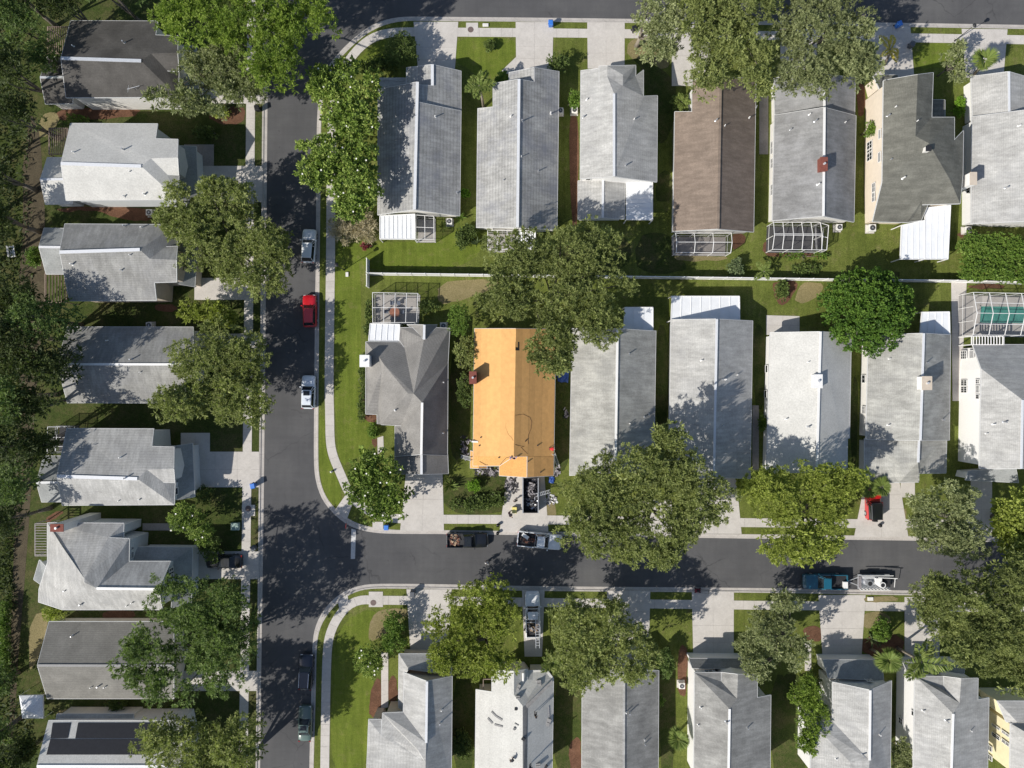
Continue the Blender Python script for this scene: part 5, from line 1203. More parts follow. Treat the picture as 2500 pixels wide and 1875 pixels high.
WL = ['pale-limbed wood tree behind the charcoal roof pergola', 'dark wood tree west of the charcoal roof', 'dark wood tree between the charcoal and the near-white roofs', 'thin wood tree touching the charcoal roof pergola', 'wood tree at the far north-west corner of the gardens', 'wood tree rising north-west of the charcoal roof', 'wood tree rising due north of the charcoal roof',
      'wood tree south-west of the mottled roof pergola', 'tall wood tree west of the white-ridged roof', 'wood tree at the pergola corner of the mottled roof', 'wood tree west of the white-ridged roof, over its shaded lawn', 'wood tree touching the west gable of the white-ridged roof', 'tall dark wood tree at the south-west of the white-ridged roof', 'low wood tree in the gap south of the white-ridged roof',
      'dark wood tree west of the small rear screen cage', 'dark wood tree west of the slate lean-to of the fine-lined roof', 'slim wood tree right behind the small rear screen cage', 'dark wood tree west of the rambling hipped house', 'wood tree west of the solar-matted roof', 'tall wood tree at the south-west corner by the solar-matted roof', 'slim wood tree between the party tent and the solar-matted roof', 'small wood tree west of the party tent', 'slender dark wood tree west of the mottled roof', 'slender dark wood tree west of the near-white roof', 'unseen outer wood tree added for its shade, level with the gap south of the charcoal roof', 'unseen outer wood tree added for its shade, level with the near-white roof', 'unseen outer wood tree added for its shade, level with the garden bench']
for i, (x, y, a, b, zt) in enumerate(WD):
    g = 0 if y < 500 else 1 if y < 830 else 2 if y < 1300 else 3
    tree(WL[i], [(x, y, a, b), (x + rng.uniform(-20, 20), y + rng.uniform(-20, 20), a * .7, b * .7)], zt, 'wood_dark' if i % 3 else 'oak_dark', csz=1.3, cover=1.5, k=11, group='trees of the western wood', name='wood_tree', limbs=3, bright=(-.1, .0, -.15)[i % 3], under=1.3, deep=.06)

# shaded undergrowth on the floor of the wood
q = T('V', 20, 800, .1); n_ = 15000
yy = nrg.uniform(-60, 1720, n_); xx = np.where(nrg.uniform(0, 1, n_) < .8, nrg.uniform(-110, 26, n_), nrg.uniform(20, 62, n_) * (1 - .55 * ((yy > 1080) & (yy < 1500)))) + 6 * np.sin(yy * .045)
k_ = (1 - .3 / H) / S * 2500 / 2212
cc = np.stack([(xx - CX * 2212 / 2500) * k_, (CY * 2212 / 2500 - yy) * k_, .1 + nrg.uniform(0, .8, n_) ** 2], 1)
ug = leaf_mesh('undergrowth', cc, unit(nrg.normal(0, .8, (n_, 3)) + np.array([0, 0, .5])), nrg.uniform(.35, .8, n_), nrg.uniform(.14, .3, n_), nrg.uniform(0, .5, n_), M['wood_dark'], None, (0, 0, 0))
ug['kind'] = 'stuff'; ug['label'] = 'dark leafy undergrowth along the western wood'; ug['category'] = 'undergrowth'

# ---- palms and rosette plants
def frond_mesh(kind, ln, mat):
    n = 26; c, d, l_, w_ = [], [], [], []
    if kind == 'feather':
        for i in range(n):
            u = i / (n - 1); x = ln * (.08 + .92 * u); zz = ln * (.30 * u - .55 * u * u)
            for sgn in (-1, 1):
                for e in range(2):
                    c.append((x + rng.uniform(-.05, .05), 0, zz)); d.append((.55 + rng.uniform(-.15, .15), sgn * (1 - .35 * u), -.25 + rng.uniform(-.2, .2)))
                    l_.append(ln * (.30 * math.sin(math.pi * (.15 + .8 * u)) + .05)); w_.append(.06)
    elif kind == 'fan':
        for i in range(22):
            a = -1.35 + 2.7 * i / 21
            c.append((ln * .22, 0, ln * .10)); d.append((math.cos(a * .8), math.sin(a * .8), -.05 - .25 * abs(a) / 1.35)); l_.append(ln * .8); w_.append(.09)
        for i in range(6): c.append((ln * .08 * i, 0, ln * .02 * i)); d.append((1, 0, .2)); l_.append(ln * .12); w_.append(.06)
    else:
        for i in range(3): c.append((0, 0, 0)); d.append((1, rng.uniform(-.03, .03), .35 - .1 * i)); l_.append(ln); w_.append(.11)
    c, d = np.array(c, float), unit(np.array(d, float))
    o = leaf_mesh('frond', c, d, np.array(l_), np.array(w_), nrg.uniform(.2, .9, len(c)), M[mat], None, (0, 0, 0))
    me = o.data; bpy.data.objects.remove(o); return me
FM = {('feather', m): frond_mesh('feather', 1.0, m) for m in ('palm', 'yucca', 'hedge')}
FM.update({('fan', m): frond_mesh('fan', 1.0, m) for m in ('palm', 'yucca')}); FM.update({('blade', m): frond_mesh('blade', 1.0, m) for m in ('yucca', 'palm', 'hedge', 'shrub')})
M['drypalm'] = M_leaf('yellowing_palm_leaf', (0.20, 0.16, 0.03), (0.33, 0.27, 0.05), (0.45, 0.38, 0.10)); FM[('feather', 'drypalm')] = frond_mesh('feather', 1.0, 'drypalm')

def palm(label, t, x, y, zt, bx, by, n, ln, kind='feather', mat='palm', cat='palm', name='palm_tree', r=.16, tilt=(-.2, .75)):
    c = T(t, x, y, zt); b = T(t, bx, by, .1)
    o = thing(name, label, cat, (b.x, b.y, .1))
    if zt > .7:
        mid = Vector(b).lerp(c, .5); mid.x += (b.x - c.x) * .12
        MB().tube([b, mid, c], [r * 1.3, r, r * .85], 9).build('trunk', M['palmbark'], o, smooth=True)
    for i in range(n):
        f = bpy.data.objects.new('frond' if kind != 'blade' else 'leaf', FM[(kind, mat)]); COL.objects.link(f); f.parent = o
        f.location = c - Vector((b.x, b.y, .1)); s = ln * rng.uniform(.75, 1.15); f.scale = (s, s, s)
        f.rotation_euler = (rng.uniform(-.3, .3), -rng.uniform(*tilt), 2 * math.pi * (i + rng.uniform(-.3, .3)) / n * (1 if kind != 'blade' else 2.618))
    return o
palm('feathery palm with pale trunk beside the wavy-lined roof', 'A2', 1800, 660, 4.5, 1835, 830, 12, 1.9)
palm('yellow-fronded young palm beside the north street drive', 'A4', 1178, 380, 4.0, 1135, 500, 5, 1.9, mat='drypalm')
palm('fan palm with pale fronds by the last north drive', 'A4', 1900, 470, 4.2, 1830, 570, 13, 1.7, 'fan')
palm('leaning fan palm rising over the low front roof of the south row', 'D4', 1165, 745, 6.0, 1030, 660, 14, 1.7, 'fan')
palm('leaning feather palm with broad drooping fronds over the last tall roof', 'D4', 1420, 760, 6.5, 1230, 650, 9, 3.0, 'feather', 'palm')
palm('fan palm growing in the side gap of the tall grey roof', 'D3', 1440, 1345, 3.0, 1440, 1300, 16, 1.6, 'fan')
palm('fan palm in front of the red jeep, right of the drive', 'C4', 1110, 850, 3.2, 1090, 800, 13, 1.5, 'fan')
palm('fan palm in front of the red jeep, beside the yellow-green tree', 'C4', 1010, 860, 2.6, 1005, 815, 12, 1.4, 'fan')
palm('cycad with stiff fronds at the stepped corner of the brown roof', 'A3', 1465, 785, 1.4, 1470, 790, 16, 1.3, 'feather', 'palm', 'cycad', 'cycad')
palm('leafy palm clump between the ladder truck and the feathery tree', 'D3', 480, 770, 2.6, 470, 740, 14, 1.7, 'feather', 'palm')
palm('young palm with five broad leaves standing at the fence', 'B4', 208, 640, 2.0, 200, 660, 5, 1.5, 'feather', 'palm', r=.08, tilt=(-.1, .2))
for lb, t, x, y, n, ln, mt in (('spiky rosette plant beside the broad dry driveway', 'D4', 1030, 585, 24, 1.3, 'yucca'), ('second spiky rosette plant in the mulch near the leaning palms', 'D4', 1095, 600, 20, 1.0, 'yucca'), ('large spiky rosette at the drive of the corner hipped house', 'C2', 1575, 835, 22, 1.5, 'palm'),
                               ('spiky rosette at the patio screen of the wavy-lined roof', 'B2', 1785, 425, 22, 1.1, 'yucca'), ('dark spiky rosette behind the weathered roof, beside the metal lean-to', 'B2', 1520, 300, 20, 1.1, 'shrub'), ('spiky green rosette at the rear corner of the weathered roof', 'B2', 1660, 230, 20, 1.0, 'hedge'),
                               ('spiky plant at the corner of the feathery tree thicket', 'D3', 1360, 750, 16, 1.0, 'shrub')):
    palm(lb, t, x, y, .35, x, y, n, ln, 'blade', mt, 'plant', 'rosette_plant', tilt=(.15, 1.1))


# ------------------------------------------------------------------ vehicles
def paint(name, c, rough=.28): return M_plain(name, c, rough, 0.0, .03, 1.5, 1.0)
PNT = {'white': paint('white_car_paint', (.82, .83, .84)), 'silver': paint('pale_silver_paint', (.72, .76, .82)), 'red': paint('red_car_paint', (.50, .012, .022)), 'navy': paint('dark_blue_paint', (.014, .018, .034)), 'sage': paint('sage_green_paint', (.105, .155, .135)),
       'black': paint('black_car_paint', (.010, .011, .014)), 'teal': paint('teal_paint', (.012, .105, .165)), 'bright_red': paint('bright_red_paint', (.56, .014, .018))}
M['headlamp'] = M_plain('headlamp_lens', (.75, .77, .8), .12, 0, .1); M['taillamp'] = M_plain('red_lens', (.35, .012, .012), .2, 0, .1); M['chrome'] = M_plain('chrome', (.75, .76, .78), .15, .9, .05)

def vehicle(label, cat, name, t, x, y, L_, W_, ang, col, kind='suv', roofcol=None, sunroof=False, rails=False, ladder=False):
    """local frame: +x is forward, wheels on z=0"""
    c = T(t, x, y, .8); o = thing(name, label, cat, (c.x, c.y, .004), math.radians(ang))
    p = PNT[col]; l, w = L_ / 2, W_ / 2
    K = {'suv': dict(h=.98, zr=1.62, wf=.36, wr=-.93, rf=.14, rr=-.78, hood=1.0), 'sedan': dict(h=.90, zr=1.42, wf=.32, wr=-.66, rf=.06, rr=-.42, hood=.92),
         'pickup': dict(h=1.12, zr=1.80, wf=.40, wr=-.20, rf=.22, rr=-.14, hood=1.12), 'jeep': dict(h=1.08, zr=1.82, wf=.22, wr=-.95, rf=.16, rr=-.93, hood=1.08)}[kind]
    h = K['h']
    # body shell: lofted sections front to rear
    st = [(1.0, .55, .60), (.985, .76, .68), (.955, .89, .76), (.90, .965, .85 * K['hood']), (.72, 1.0, .93 * K['hood']), (K['wf'] + .03, 1.0, h), (0.0, 1.0, h + .01)]
    if kind == 'pickup': st += [(-.20, 1.0, h), (-.205, 1.0, .72), (-.96, 1.0, .72)]
    elif kind == 'sedan': st += [(-.45, 1.0, h), (-.66, .99, h), (-.86, .97, h - .03), (-.955, .90, .82), (-.985, .80, .72), (-1.0, .62, .62)]
    else: st += [(-.55, 1.0, h), (-.85, .98, h), (-.94, .93, h * .96), (-.98, .82, h * .85), (-1.0, .66, .68)]
    rings = []
    for u, k, zt in st:
        ww = w * k; e = .10 if zt > .75 else .05
        rings.append([(u * l, -ww, .26), (u * l, -ww, .55), (u * l, -ww * .985, zt - e), (u * l, -ww * .88, zt - .01), (u * l, -ww * .45, zt + .03), (u * l, 0, zt + .04), (u * l, ww * .45, zt + .03), (u * l, ww * .88, zt - .01), (u * l, ww * .985, zt - e), (u * l, ww, .55), (u * l, ww, .26)])
    body = MB().loft(rings, closed=True).build('body', p, o, True, smooth=kind not in ('pickup', 'jeep'))
    # greenhouse
    zb, zr = h - .02, K['zr']; fb, rb, ft, rt = K['wf'] * l, K['wr'] * l, K['rf'] * l, K['rr'] * l
    wb, wt = w * .93, w * (.74 if kind != 'jeep' else .88)
    low = [(fb, -wb * .86), (fb, wb * .86), (fb - .25 * (fb - rb) * .35, wb), (rb, wb * .92), (rb, -wb * .92), (fb - .25 * (fb - rb) * .35, -wb)]
    top = [(ft, -wt * .92), (ft, wt * .92), (ft - .25, wt), (rt, wt * .93), (rt, -wt * .93), (ft - .25, -wt)]
    vs = [(a, b, zb) for a, b in low] + [(a, b, zr - .03) for a, b in top]; n = 6
    MB().add(vs, [[i, (i + 1) % n, n + (i + 1) % n, n + i] for i in range(n)] + [list(range(n, 2 * n))]).build('windows', M['glass'], o, True)
    r = MB(); rim = [(a * .985 + .012 * (1 if a < 0 else -1), b * .985, zr - .02) for a, b in top]; mid = [((a - (ft + rt) / 2) * .92 + (ft + rt) / 2, b * .86, zr + .035) for a, b in top]
    r.loft([rim, mid], closed=True, caps=False); r.add(mid, [list(range(6))])
    ro = r.build('roof_panel', PNT.get(roofcol, M.get(roofcol)) if roofcol else p, o, True)
    pl = MB()
    for i in (2, 3, 4, 5): pl.beam((*low[i], zb), (*top[i], zr - .03), .07, .05)
    for i, j in ((0, 0), (1, 1)): pl.beam((low[i][0], low[i][1], zb), (top[j][0], top[j][1], zr - .03), .07, .05)
    if kind in ('suv', 'sedan'): pl.beam((-.05 * l, -wb * .98, zb), (-.05 * l, -wt, zr - .03), .06, .05); pl.beam((-.05 * l, wb * .98, zb), (-.05 * l, wt, zr - .03), .06, .05)
    pl.build('pillars', p, o, True)
    if sunroof: MB().box((ft - .45 * 1.0, 0, zr + .042), (.62, wt * 1.25, .02)).build('sunroof', M['glass'], ro, True)
    if rails:
        for s in (-1, 1): MB().beam((ft - .2, s * wt * .9, zr + .07), (rt + .1, s * wt * .88, zr + .07), .05, .05).build('roof_rail', M['chrome'], ro, True)
    for s in (-1, 1):
        MB().box((fb - .12, s * (w + .09), h + .06), (.14, .20, .13)).build('mirror', p, o, True, bevel=.02)
        MB().box((l * .945, s * w * .68, .70), (.13, w * .34, .12)).build('headlight', M['headlamp'], o, True, bevel=.02)
        MB().box((-l * .985, s * w * .80, .80), (.08, w * .26, .18)).build('taillight', M['taillamp'], o, True)
    wr_ = .36 if kind in ('pickup', 'jeep') else .33
    for u in (.62, -.60):
        for s in (-1, 1):
            m = MB(); yy = s * (w - .10)
            m.tube([(u * l, yy - .11, wr_), (u * l, yy + .11, wr_)], [wr_, wr_], 18); tw = m.build('wheel', M['rubber'], o, True)
            MB().tube([(u * l, yy + s * .112, wr_), (u * l, yy + s * .125, wr_)], [wr_ * .62, wr_ * .55], 12).build('rim', M['steel'], tw, True)
    MB().box((l * .985, 0, .48), (.10, w * 1.2, .18)).build('bumper', p if kind != 'pickup' else M['chrome'], o, True, bevel=.03)
    MB().box((-l * .985, 0, .48), (.10, w * 1.3, .18)).build('bumper', p if kind != 'pickup' else M['chrome'], o, True, bevel=.03)
    if kind == 'pickup':
        for s in (-1, 1): MB().box((-.595 * l, s * (w - .06), .93), (.75 * l, .11, .44)).build('bed_side', p, o, True, bevel=.02)
        MB().box((-.965 * l, 0, .93), (.08, W_ - .06, .44)).build('tailgate', p, o, True, bevel=.02)
        MB().box((-.58 * l, 0, .775), (.74 * l, W_ - .26, .04)).build('bed_floor', M['dark'], o, True)
    if kind == 'jeep':
        m = MB(); m.tube([(-l * 1.02, -.1, .95), (-l * 1.10, -.1, .95)], [.36, .36], 18); m.build('spare_wheel', M['rubber'], o, True)
        for s in (-1, 1): MB().box((.66 * l, s * (w - .05), .92), (.5 * l, .30, .07)).build('fender', p, o, True, bevel=.03)
    return o

vehicle('white crossover parked beside the verge under the broad round tree', 'car', 'parked_car', 'B2', 485, 443, 4.55, 1.85, 87, 'white', 'suv')
vehicle('red hatchback parked by the corner lawn', 'car', 'parked_car', 'B2', 492, 943, 4.35, 1.80, 91, 'red', 'suv')
vehicle('pale silver crossover with a dark sunroof', 'car', 'parked_car', 'C2', 482, 118, 4.5, 1.82, 89, 'silver', 'suv', sunroof=True)
vehicle('dark blue sport utility car with bright roof rails', 'car', 'parked_car', 'D2', 462, 840, 4.8, 1.90, 87, 'navy', 'suv', rails=True)
vehicle('sage green saloon parked behind the roof-railed car', 'car', 'parked_car', 'D2', 456, 1238, 4.75, 1.80, 89, 'sage', 'sedan', sunroof=True)
k1 = vehicle('black pickup with scrap in its open bed', 'pickup truck', 'pickup_truck', 'C2', 1710, 1260, 5.6, 1.95, 0, 'black', 'pickup', sunroof=True)
k2 = vehicle('white pickup with a rubbish-filled bed parked at an angle', 'pickup truck', 'pickup_truck', 'C3', 372, 1262, 6.1, 2.05, -6, 'white', 'pickup')
k3 = vehicle('white work truck on a drive with a long ladder over its bed', 'pickup truck', 'pickup_truck', 'D3', 318, 395, 6.2, 2.0, 91, 'white', 'pickup')
k4 = vehicle('teal pickup towing the equipment trailer', 'pickup truck', 'pickup_truck', 'D4', 680, 143, 5.9, 2.0, 180, 'teal', 'pickup')
vehicle('bright red jeep with a black soft top on a drive', 'jeep', 'jeep', 'C4', 1050, 985, 4.1, 1.80, 91, 'bright_red', 'jeep', roofcol='black')
vehicle('dark saloon half hidden under the dark green street tree', 'car', 'parked_car', 'C1', 1725, 1425, 4.9, 1.85, 180, 'black', 'sedan')

# loads and trailer
def heap(label, cat, name, loc, sx, sy, sz, n, mats, z0, rot=0.0):
    """loose pile of bent boards, shingles and scraps"""
    o = thing(name, label, cat, loc, rot)
    for mi, mm in enumerate(mats):
        m = MB()
        for _ in range(n // len(mats)):
            a = rng.uniform(0, 3.14); ln = rng.uniform(.15, .6); q = Vector((rng.gauss(0, sx * .28), rng.gauss(0, sy * .28), 0)); q.x = max(-sx / 2, min(sx / 2, q.x)); q.y = max(-sy / 2, min(sy / 2, q.y))
            q.z = z0 + .05 + max(0, sz * (1 - (2 * q.x / sx) ** 2) * (1 - (2 * q.y / sy) ** 2)) * rng.uniform(.2, 1)
            d = Vector((math.cos(a), math.sin(a), rng.uniform(-.35, .35))) * ln / 2
            m.beam(q - d, q + d, rng.uniform(.06, .3), rng.uniform(.012, .03), (rng.uniform(-.5, .5), rng.uniform(-.5, .5), 1))
        m.build('scraps', mm, o, True, kind='stuff')
    return o
M['pale_scrap'] = M_plain('pale_scrap', (.30, .28, .29), .9, 0, .2); M['dark_scrap'] = M_plain('dark_shingle_scrap', (.045, .042, .045), .95, 0, .3); M['rust_scrap'] = M_plain('rusty_scrap', (.20, .085, .055), .9, 0, .3); M['tan_scrap'] = M_plain('cardboard_scrap', (.42, .31, .21), .9, 0, .2)
def at(o, x, y, z=0.0):
    a = o.rotation_euler.z; return (o.location.x + x * math.cos(a) - y * math.sin(a), o.location.y + x * math.sin(a) + y * math.cos(a), z)
heap('heap of brown scraps in the bed of the black pickup', 'scrap heap', 'scrap_heap', at(k1, -1.75, 0, .78), 1.6, 1.4, .25, 60, [M['rust_scrap'], M['tan_scrap'], M['dark_scrap']], 0)
heap('heap of rusty scraps in the bed of the angled white pickup', 'scrap heap', 'scrap_heap', at(k2, -1.7, 0, .78), 1.9, 1.5, .3, 90, [M['rust_scrap'], M['dark_scrap'], M['dark_scrap']], 0)
b = thing('cool_box', 'white box lying on the load of the angled white pickup', 'box', at(k2, -2.0, .45, 1.0), math.radians(-36)); MB().box((0, 0, .12), (.95, .42, .24)).build('box', M['white'], b, True, bevel=.03); MB().box((0, 0, .26), (.97, .44, .05)).build('lid', M['white'], b, True, bevel=.01)
b = thing('cool_box', 'white box at the tailgate of the teal pickup', 'box', at(k4, -2.55, .35, .79)); MB().box((0, 0, .2), (.55, .85, .40)).build('box', M['white'], b, True, bevel=.04); MB().box((0, 0, .42), (.57, .87, .05)).build('lid', M['white'], b, True, bevel=.01)
heap('loose tools in the bed of the ladder truck', 'tools', 'tool_heap', at(k3, -1.8, .2, .78), 1.8, 1.2, .3, 50, [M['dark_scrap'], M['tan_scrap'], M['pale_scrap']], 0)

def ladder(label, a, b, w=.42, n=12):
    a, b = Vector(a), Vector(b); o = thing('ladder', label, 'ladder', (a.x, a.y, a.z)); d = (b - a).normalized(); s = d.cross(Vector((0, 0, 1))).normalized() * w / 2
    for q in (s, -s): MB().beam(a + q, b + q, .06, .09).build('rail', M['alu'], o)
    for i in range(1, n): p = a.lerp(b, i / n); MB().beam(p + s, p - s, .05, .05).build('rung', M['alu'], o)
    return o
ladder('long aluminium ladder lying along the rack of the white work truck', at(k3, -4.1, -.55, 2.02), at(k3, .6, -.55, 2.02), .48, 13)
for s in (-1, 1):
    MB().beam((1.2, s * .9, 1.9), (-3.0, s * .9, 1.9), .06, .06).build('rack_rail', M['white'], k3, True)
    for xx in (1.1, -.7, -2.9): MB().beam((xx, s * .9, 1.0), (xx, s * .9, 1.9), .06, .06).build('rack_post', M['white'], k3, True)
for xx in (1.1, -.7, -2.9): MB().beam((xx, -.9, 1.92), (xx, .9, 1.92), .06, .06).build('rack_bar', M['white'], k3, True)
ladder('aluminium ladder leaning on the low west eave of the orange roof', T('X3', -40, 690, .15), T('X3', 135, 735, 2.9), .45, 10)
ladder('grey ladder lying across the open dumpster load', T('X3', 1180, 1320, 1.5), T('X3', 1420, 1255, 1.25), .4, 9)
ladder('slim ladder standing at the east eave of the orange roof', T('X3', 1545, 840, .15), T('X3', 1470, 645, 3.1), .38, 11)

# equipment trailer behind the teal pickup
c = T('D4', 1050, 140, .6); tr = thing('equipment_trailer', 'white equipment trailer with round machine covers and a row of bright posts', 'trailer', (c.x, c.y, .004))
MB().box((0, 0, .62), (4.3, 1.95, .12)).build('deck', M['steel'], tr, True)
m = MB(); m.beam((-2.1, .55, .6), (-3.5, 0, .55), .08, .1); m.beam((-2.1, -.55, .6), (-3.5, 0, .55), .08, .1); m.build('drawbar', M['alu'], tr, True)
for i in range(9): MB().box((-1.9 + i * .46, -.98, 1.0), (.10, .10, .75)).build('side_post', M['white'], tr, True)
MB().beam((-2.1, -.98, 1.36), (2.0, -.98, 1.36), .06, .06).build('side_rail', M['white'], tr, True); MB().beam((-2.1, .95, 1.36), (2.3, .95, 1.36), .08, .08).build('side_rail', M['white'], tr, True)
for x_, y_, r_, hh, mm in ((-.85, -.1, .42, .75, 'steel'), (.75, -.25, .40, .95, 'white')):
    q = MB().cyl((x_, y_, .68), r_, hh, 20).build('machine_drum', M[mm], tr, True); MB().cyl((x_, y_, .68 + hh), r_ * .72, .06, 18, r_ * .6).build('fan_grille', M['dark'], q, True)
MB().box((.35, .25, 1.0), (.9, .75, .7)).build('pump_housing', M['white'], tr, True, bevel=.05); MB().box((-.9, .65, .95), (1.6, .32, .5)).build('tool_chest', M['alu'], tr, True, bevel=.03)
MB().box((1.6, -.05, .95), (.8, 1.1, .55)).build('engine', M['dark'], tr, True, bevel=.05); MB().beam((.2, .75, 1.55), (2.75, .62, 1.5), .09, .09).build('boom', M['white'], tr, True)
MB().beam((2.45, .62, 1.5), (2.45, -.6, 1.3), .06, .06).build('boom', M['white'], tr, True)
m = MB()
for i in range(7): m.cyl((-1.95, -.7 + i * .22, .68), .10, .45, 10)
m.build('hose_reels', M['pale_scrap'], tr, True)
for s in (-1, 1): MB().tube([(.2, s * .90, .33), (.2, s * 1.08, .33)], [.33, .33], 16).build('wheel', M['rubber'], tr, True)

# dumpster trailer on the drive of the orange house
c = T('C3', 300, 910, 1.0); dp = thing('dumpster', 'black open dumpster loaded with torn-off roofing on a drive', 'dumpster', (c.x, c.y, .13))
lx, ly = 2.05, 4.6
for s in (-1, 1): MB().box((s * lx / 2, 0, .85), (.09, ly, 1.25)).build('side_wall', M['dark'], dp, True); MB().box((0, s * ly / 2, .85), (lx, .09, 1.25)).build('end_wall', M['dark'], dp, True)
MB().box((0, 0, .28), (lx, ly, .1)).build('floor', M['dark'], dp, True)
for s in (-1, 1): MB().box((s * lx / 2, 0, 1.50), (.13, ly + .1, .07)).build('rim', M['steel'], dp, True)
for s in (-1, 1):
    for yy in (-1.2, -.3): MB().tube([(s * .8, yy, .1), (s * 1.0, yy, .1)], [.10, .10], 12).build('wheel', M['rubber'], dp, True)
for i in range(5): MB().box((lx / 2 + .06, -1.9 + i * .95, .85), (.06, .09, 1.2)).build('rib', M['dark'], dp, True)
heap('torn grey roofing piled in the dumpster', 'debris', 'roofing_debris', (c.x + .1, c.y + .5, .45), 1.5, 2.8, .85, 150, [M['pale_scrap'], M['dark_scrap'], M['dark_scrap'], M['pale_scrap']], 0)
heap('dark roofing scraps at the street end of the dumpster', 'debris', 'roofing_debris', (c.x + .3, c.y - 1.35, .45), 1.2, 1.5, .45, 60, [M['dark_scrap'], M['steel']], 0)
for lb, t, x, y, sx, sy, n, mm in (('torn shingles strewn along the front of the orange roof', 'X3', 420, 930, 3.6, 1.2, 110, ['dark_scrap', 'pale_scrap', 'dark_scrap']), ('dark scraps piled beside the dumpster on the drive', 'X3', 790, 1150, 1.6, 2.2, 70, ['dark_scrap', 'dark_scrap', 'pale_scrap']),
                        ('rubbish along the west wall of the orange roof', 'X3', 40, 560, 1.2, 3.0, 60, ['dark_scrap', 'pale_scrap']), ('pale bundles stacked between the dumpster and the oak', 'X3', 1420, 1400, 1.6, 1.4, 40, ['pale_scrap', 'white']), ('scraps at the east corner of the orange roof', 'X3', 1510, 930, .9, 1.3, 30, ['pale_scrap', 'dark_scrap']),
                        ('rubbish in the gap east of the orange roof', 'C3', 575, 280, .7, 1.4, 20, ['pale_scrap', 'dark_scrap'])):
    q = T(t, x, y, .15); heap(lb, 'debris', 'roofing_debris', (q.x, q.y, .11), sx, sy, .25, n, [M[k] for k in mm], 0)
# blue tarpaulins
def tarp(label, t, p, zt):
    q = [T(t, *a, zt) for a in p]; c = sum(q, Vector()) / len(q); o = thing('tarpaulin', label, 'tarpaulin', (c.x, c.y, .1)); m = MB(); n = 8
    a, b, d, e = q; g = []
    for i in range(n + 1):
        for j in range(n + 1): w_ = a.lerp(b, i / n).lerp(e.lerp(d, i / n), j / n); g.append((w_.x + rng.uniform(-.06, .06), w_.y + rng.uniform(-.06, .06), .14 + abs(rng.gauss(0, .09)) + zt))
    m.add(g, [[i * (n + 1) + j, (i + 1) * (n + 1) + j, (i + 1) * (n + 1) + j + 1, i * (n + 1) + j + 1] for i in range(n) for j in range(n)])
    m.build('sheet', M_plain('blue_tarp', (.03, .085, .33), .5, 0, .3), o, smooth=True)
tarp('crumpled blue tarpaulin in the gap between the orange and plain grey roofs', 'B3', [(500, 1385), (600, 1385), (590, 1500), (510, 1490)], .0)
tarp('crumpled blue tarpaulin at the front east corner of the orange roof', 'X3', [(1395, 1020), (1480, 1020), (1470, 1120), (1390, 1120)], .1)
# yellow cooler box and site clutter
c = T('X3', 835, 1560, .4); b = thing('tool_box', 'yellow box on the drive beside the dumpster', 'box', (c.x, c.y, .13)); MB().box((0, 0, .25), (.62, .8, .5)).build('box', M_plain('yellow_plastic', (.72, .60, .16), .5), b, True, bevel=.04); MB().box((0, 0, .52), (.64, .82, .05)).build('lid', M_plain('yellow_lid', (.78, .66, .20), .5), b, True, bevel=.01)

# ------------------------------------------------------------------ bins, lamps, signs, small things
def bin_(label, t, x, y, mat, rot=0.0):
    c = T(t, x, y, .6); o = thing('wheelie_bin', label, 'bin', (c.x, c.y, .13), rot)
    m = MB(); r0 = [(-.24, -.24, .08), (.24, -.24, .08), (.24, .24, .08), (-.24, .24, .08)]; r1 = [(-.31, -.33, .98), (.31, -.33, .98), (.31, .33, .98), (-.31, .33, .98)]
    m.loft([r0, r1], closed=True).build('body', M[mat], o, True, bevel=.03)
    MB().loft([[(-.33, -.36, .99), (.33, -.36, .99), (.33, .36, .99), (-.33, .36, .99)], [(-.28, -.28, 1.07), (.28, -.28, 1.07), (.28, .3, 1.07), (-.28, .3, 1.07)]], closed=True).build('lid', M[mat], o, True, bevel=.02)
    MB().tube([(-.28, .40, .95), (.28, .40, .95)], [.02, .02], 8).build('handle', M['black'], o, True)
    for s in (-1, 1): MB().tube([(s * .24, .28, .10), (s * .31, .28, .10)], [.10, .10], 12).build('wheel', M['rubber'], o, True)
bin_('blue bin on the apron of the second north drive', 'A3', 455, 188, 'blue'); bin_('blue bin at the kerb beside the wide olive-grey oak', 'A4', 1240, 195, 'blue', .4); bin_('blue bin at the kerb of the fine-lined roof drive', 'C1', 1958, 838, 'blue', .2)
bin_('blue bin on the verge under the dark magnolia', 'C2', 1088, 1158, 'blue'); bin_('black bin on the pavement under the pale feathery tree', 'A3', 1100, 232, 'black', .3); bin_('dark bin standing on the lawn edge of the tall grey-green roofed house', 'A4', 1338, 352, 'greybin', -.4)
bin_('dark bin on the verge beside the loose olive tree', 'A1', 1990, 842, 'black', .2); bin_('grey bin on the apron of the south corner drive', 'D2', 1288, 232, 'greybin'); bin_('dark blue bin on the drive of the dark saloon', 'C1', 1962, 1318, 'greybin', .5)

def lamp(label, bx, by, hgt, ang):
    c = U(bx, by, .1); o = thing('street_lamp', label, 'street lamp', (c.x, c.y, .1), ang)
    MB().cyl((0, 0, 0), .11, .4, 12, .08).build('base', M['dark'], o, True); MB().cyl((0, 0, .3), .055, hgt - .3, 10, .04).build('pole', M['dark'], o, True)
    m = MB().cyl((0, 0, hgt), .16, .34, 10, .24); m.build('lantern', M_plain('frosted_lantern', (.45, .45, .43), .3), o, True); MB().cyl((0, 0, hgt + .34), .27, .16, 10, .04).build('lantern_cap', M['dark'], o, True)
lamp('slim dark street lamp on the bright lawn beside the fence end', 840, 659, 3.9, 0); lamp('slim dark street lamp by the last north lawn', 2330, 100, 3.9, 0)
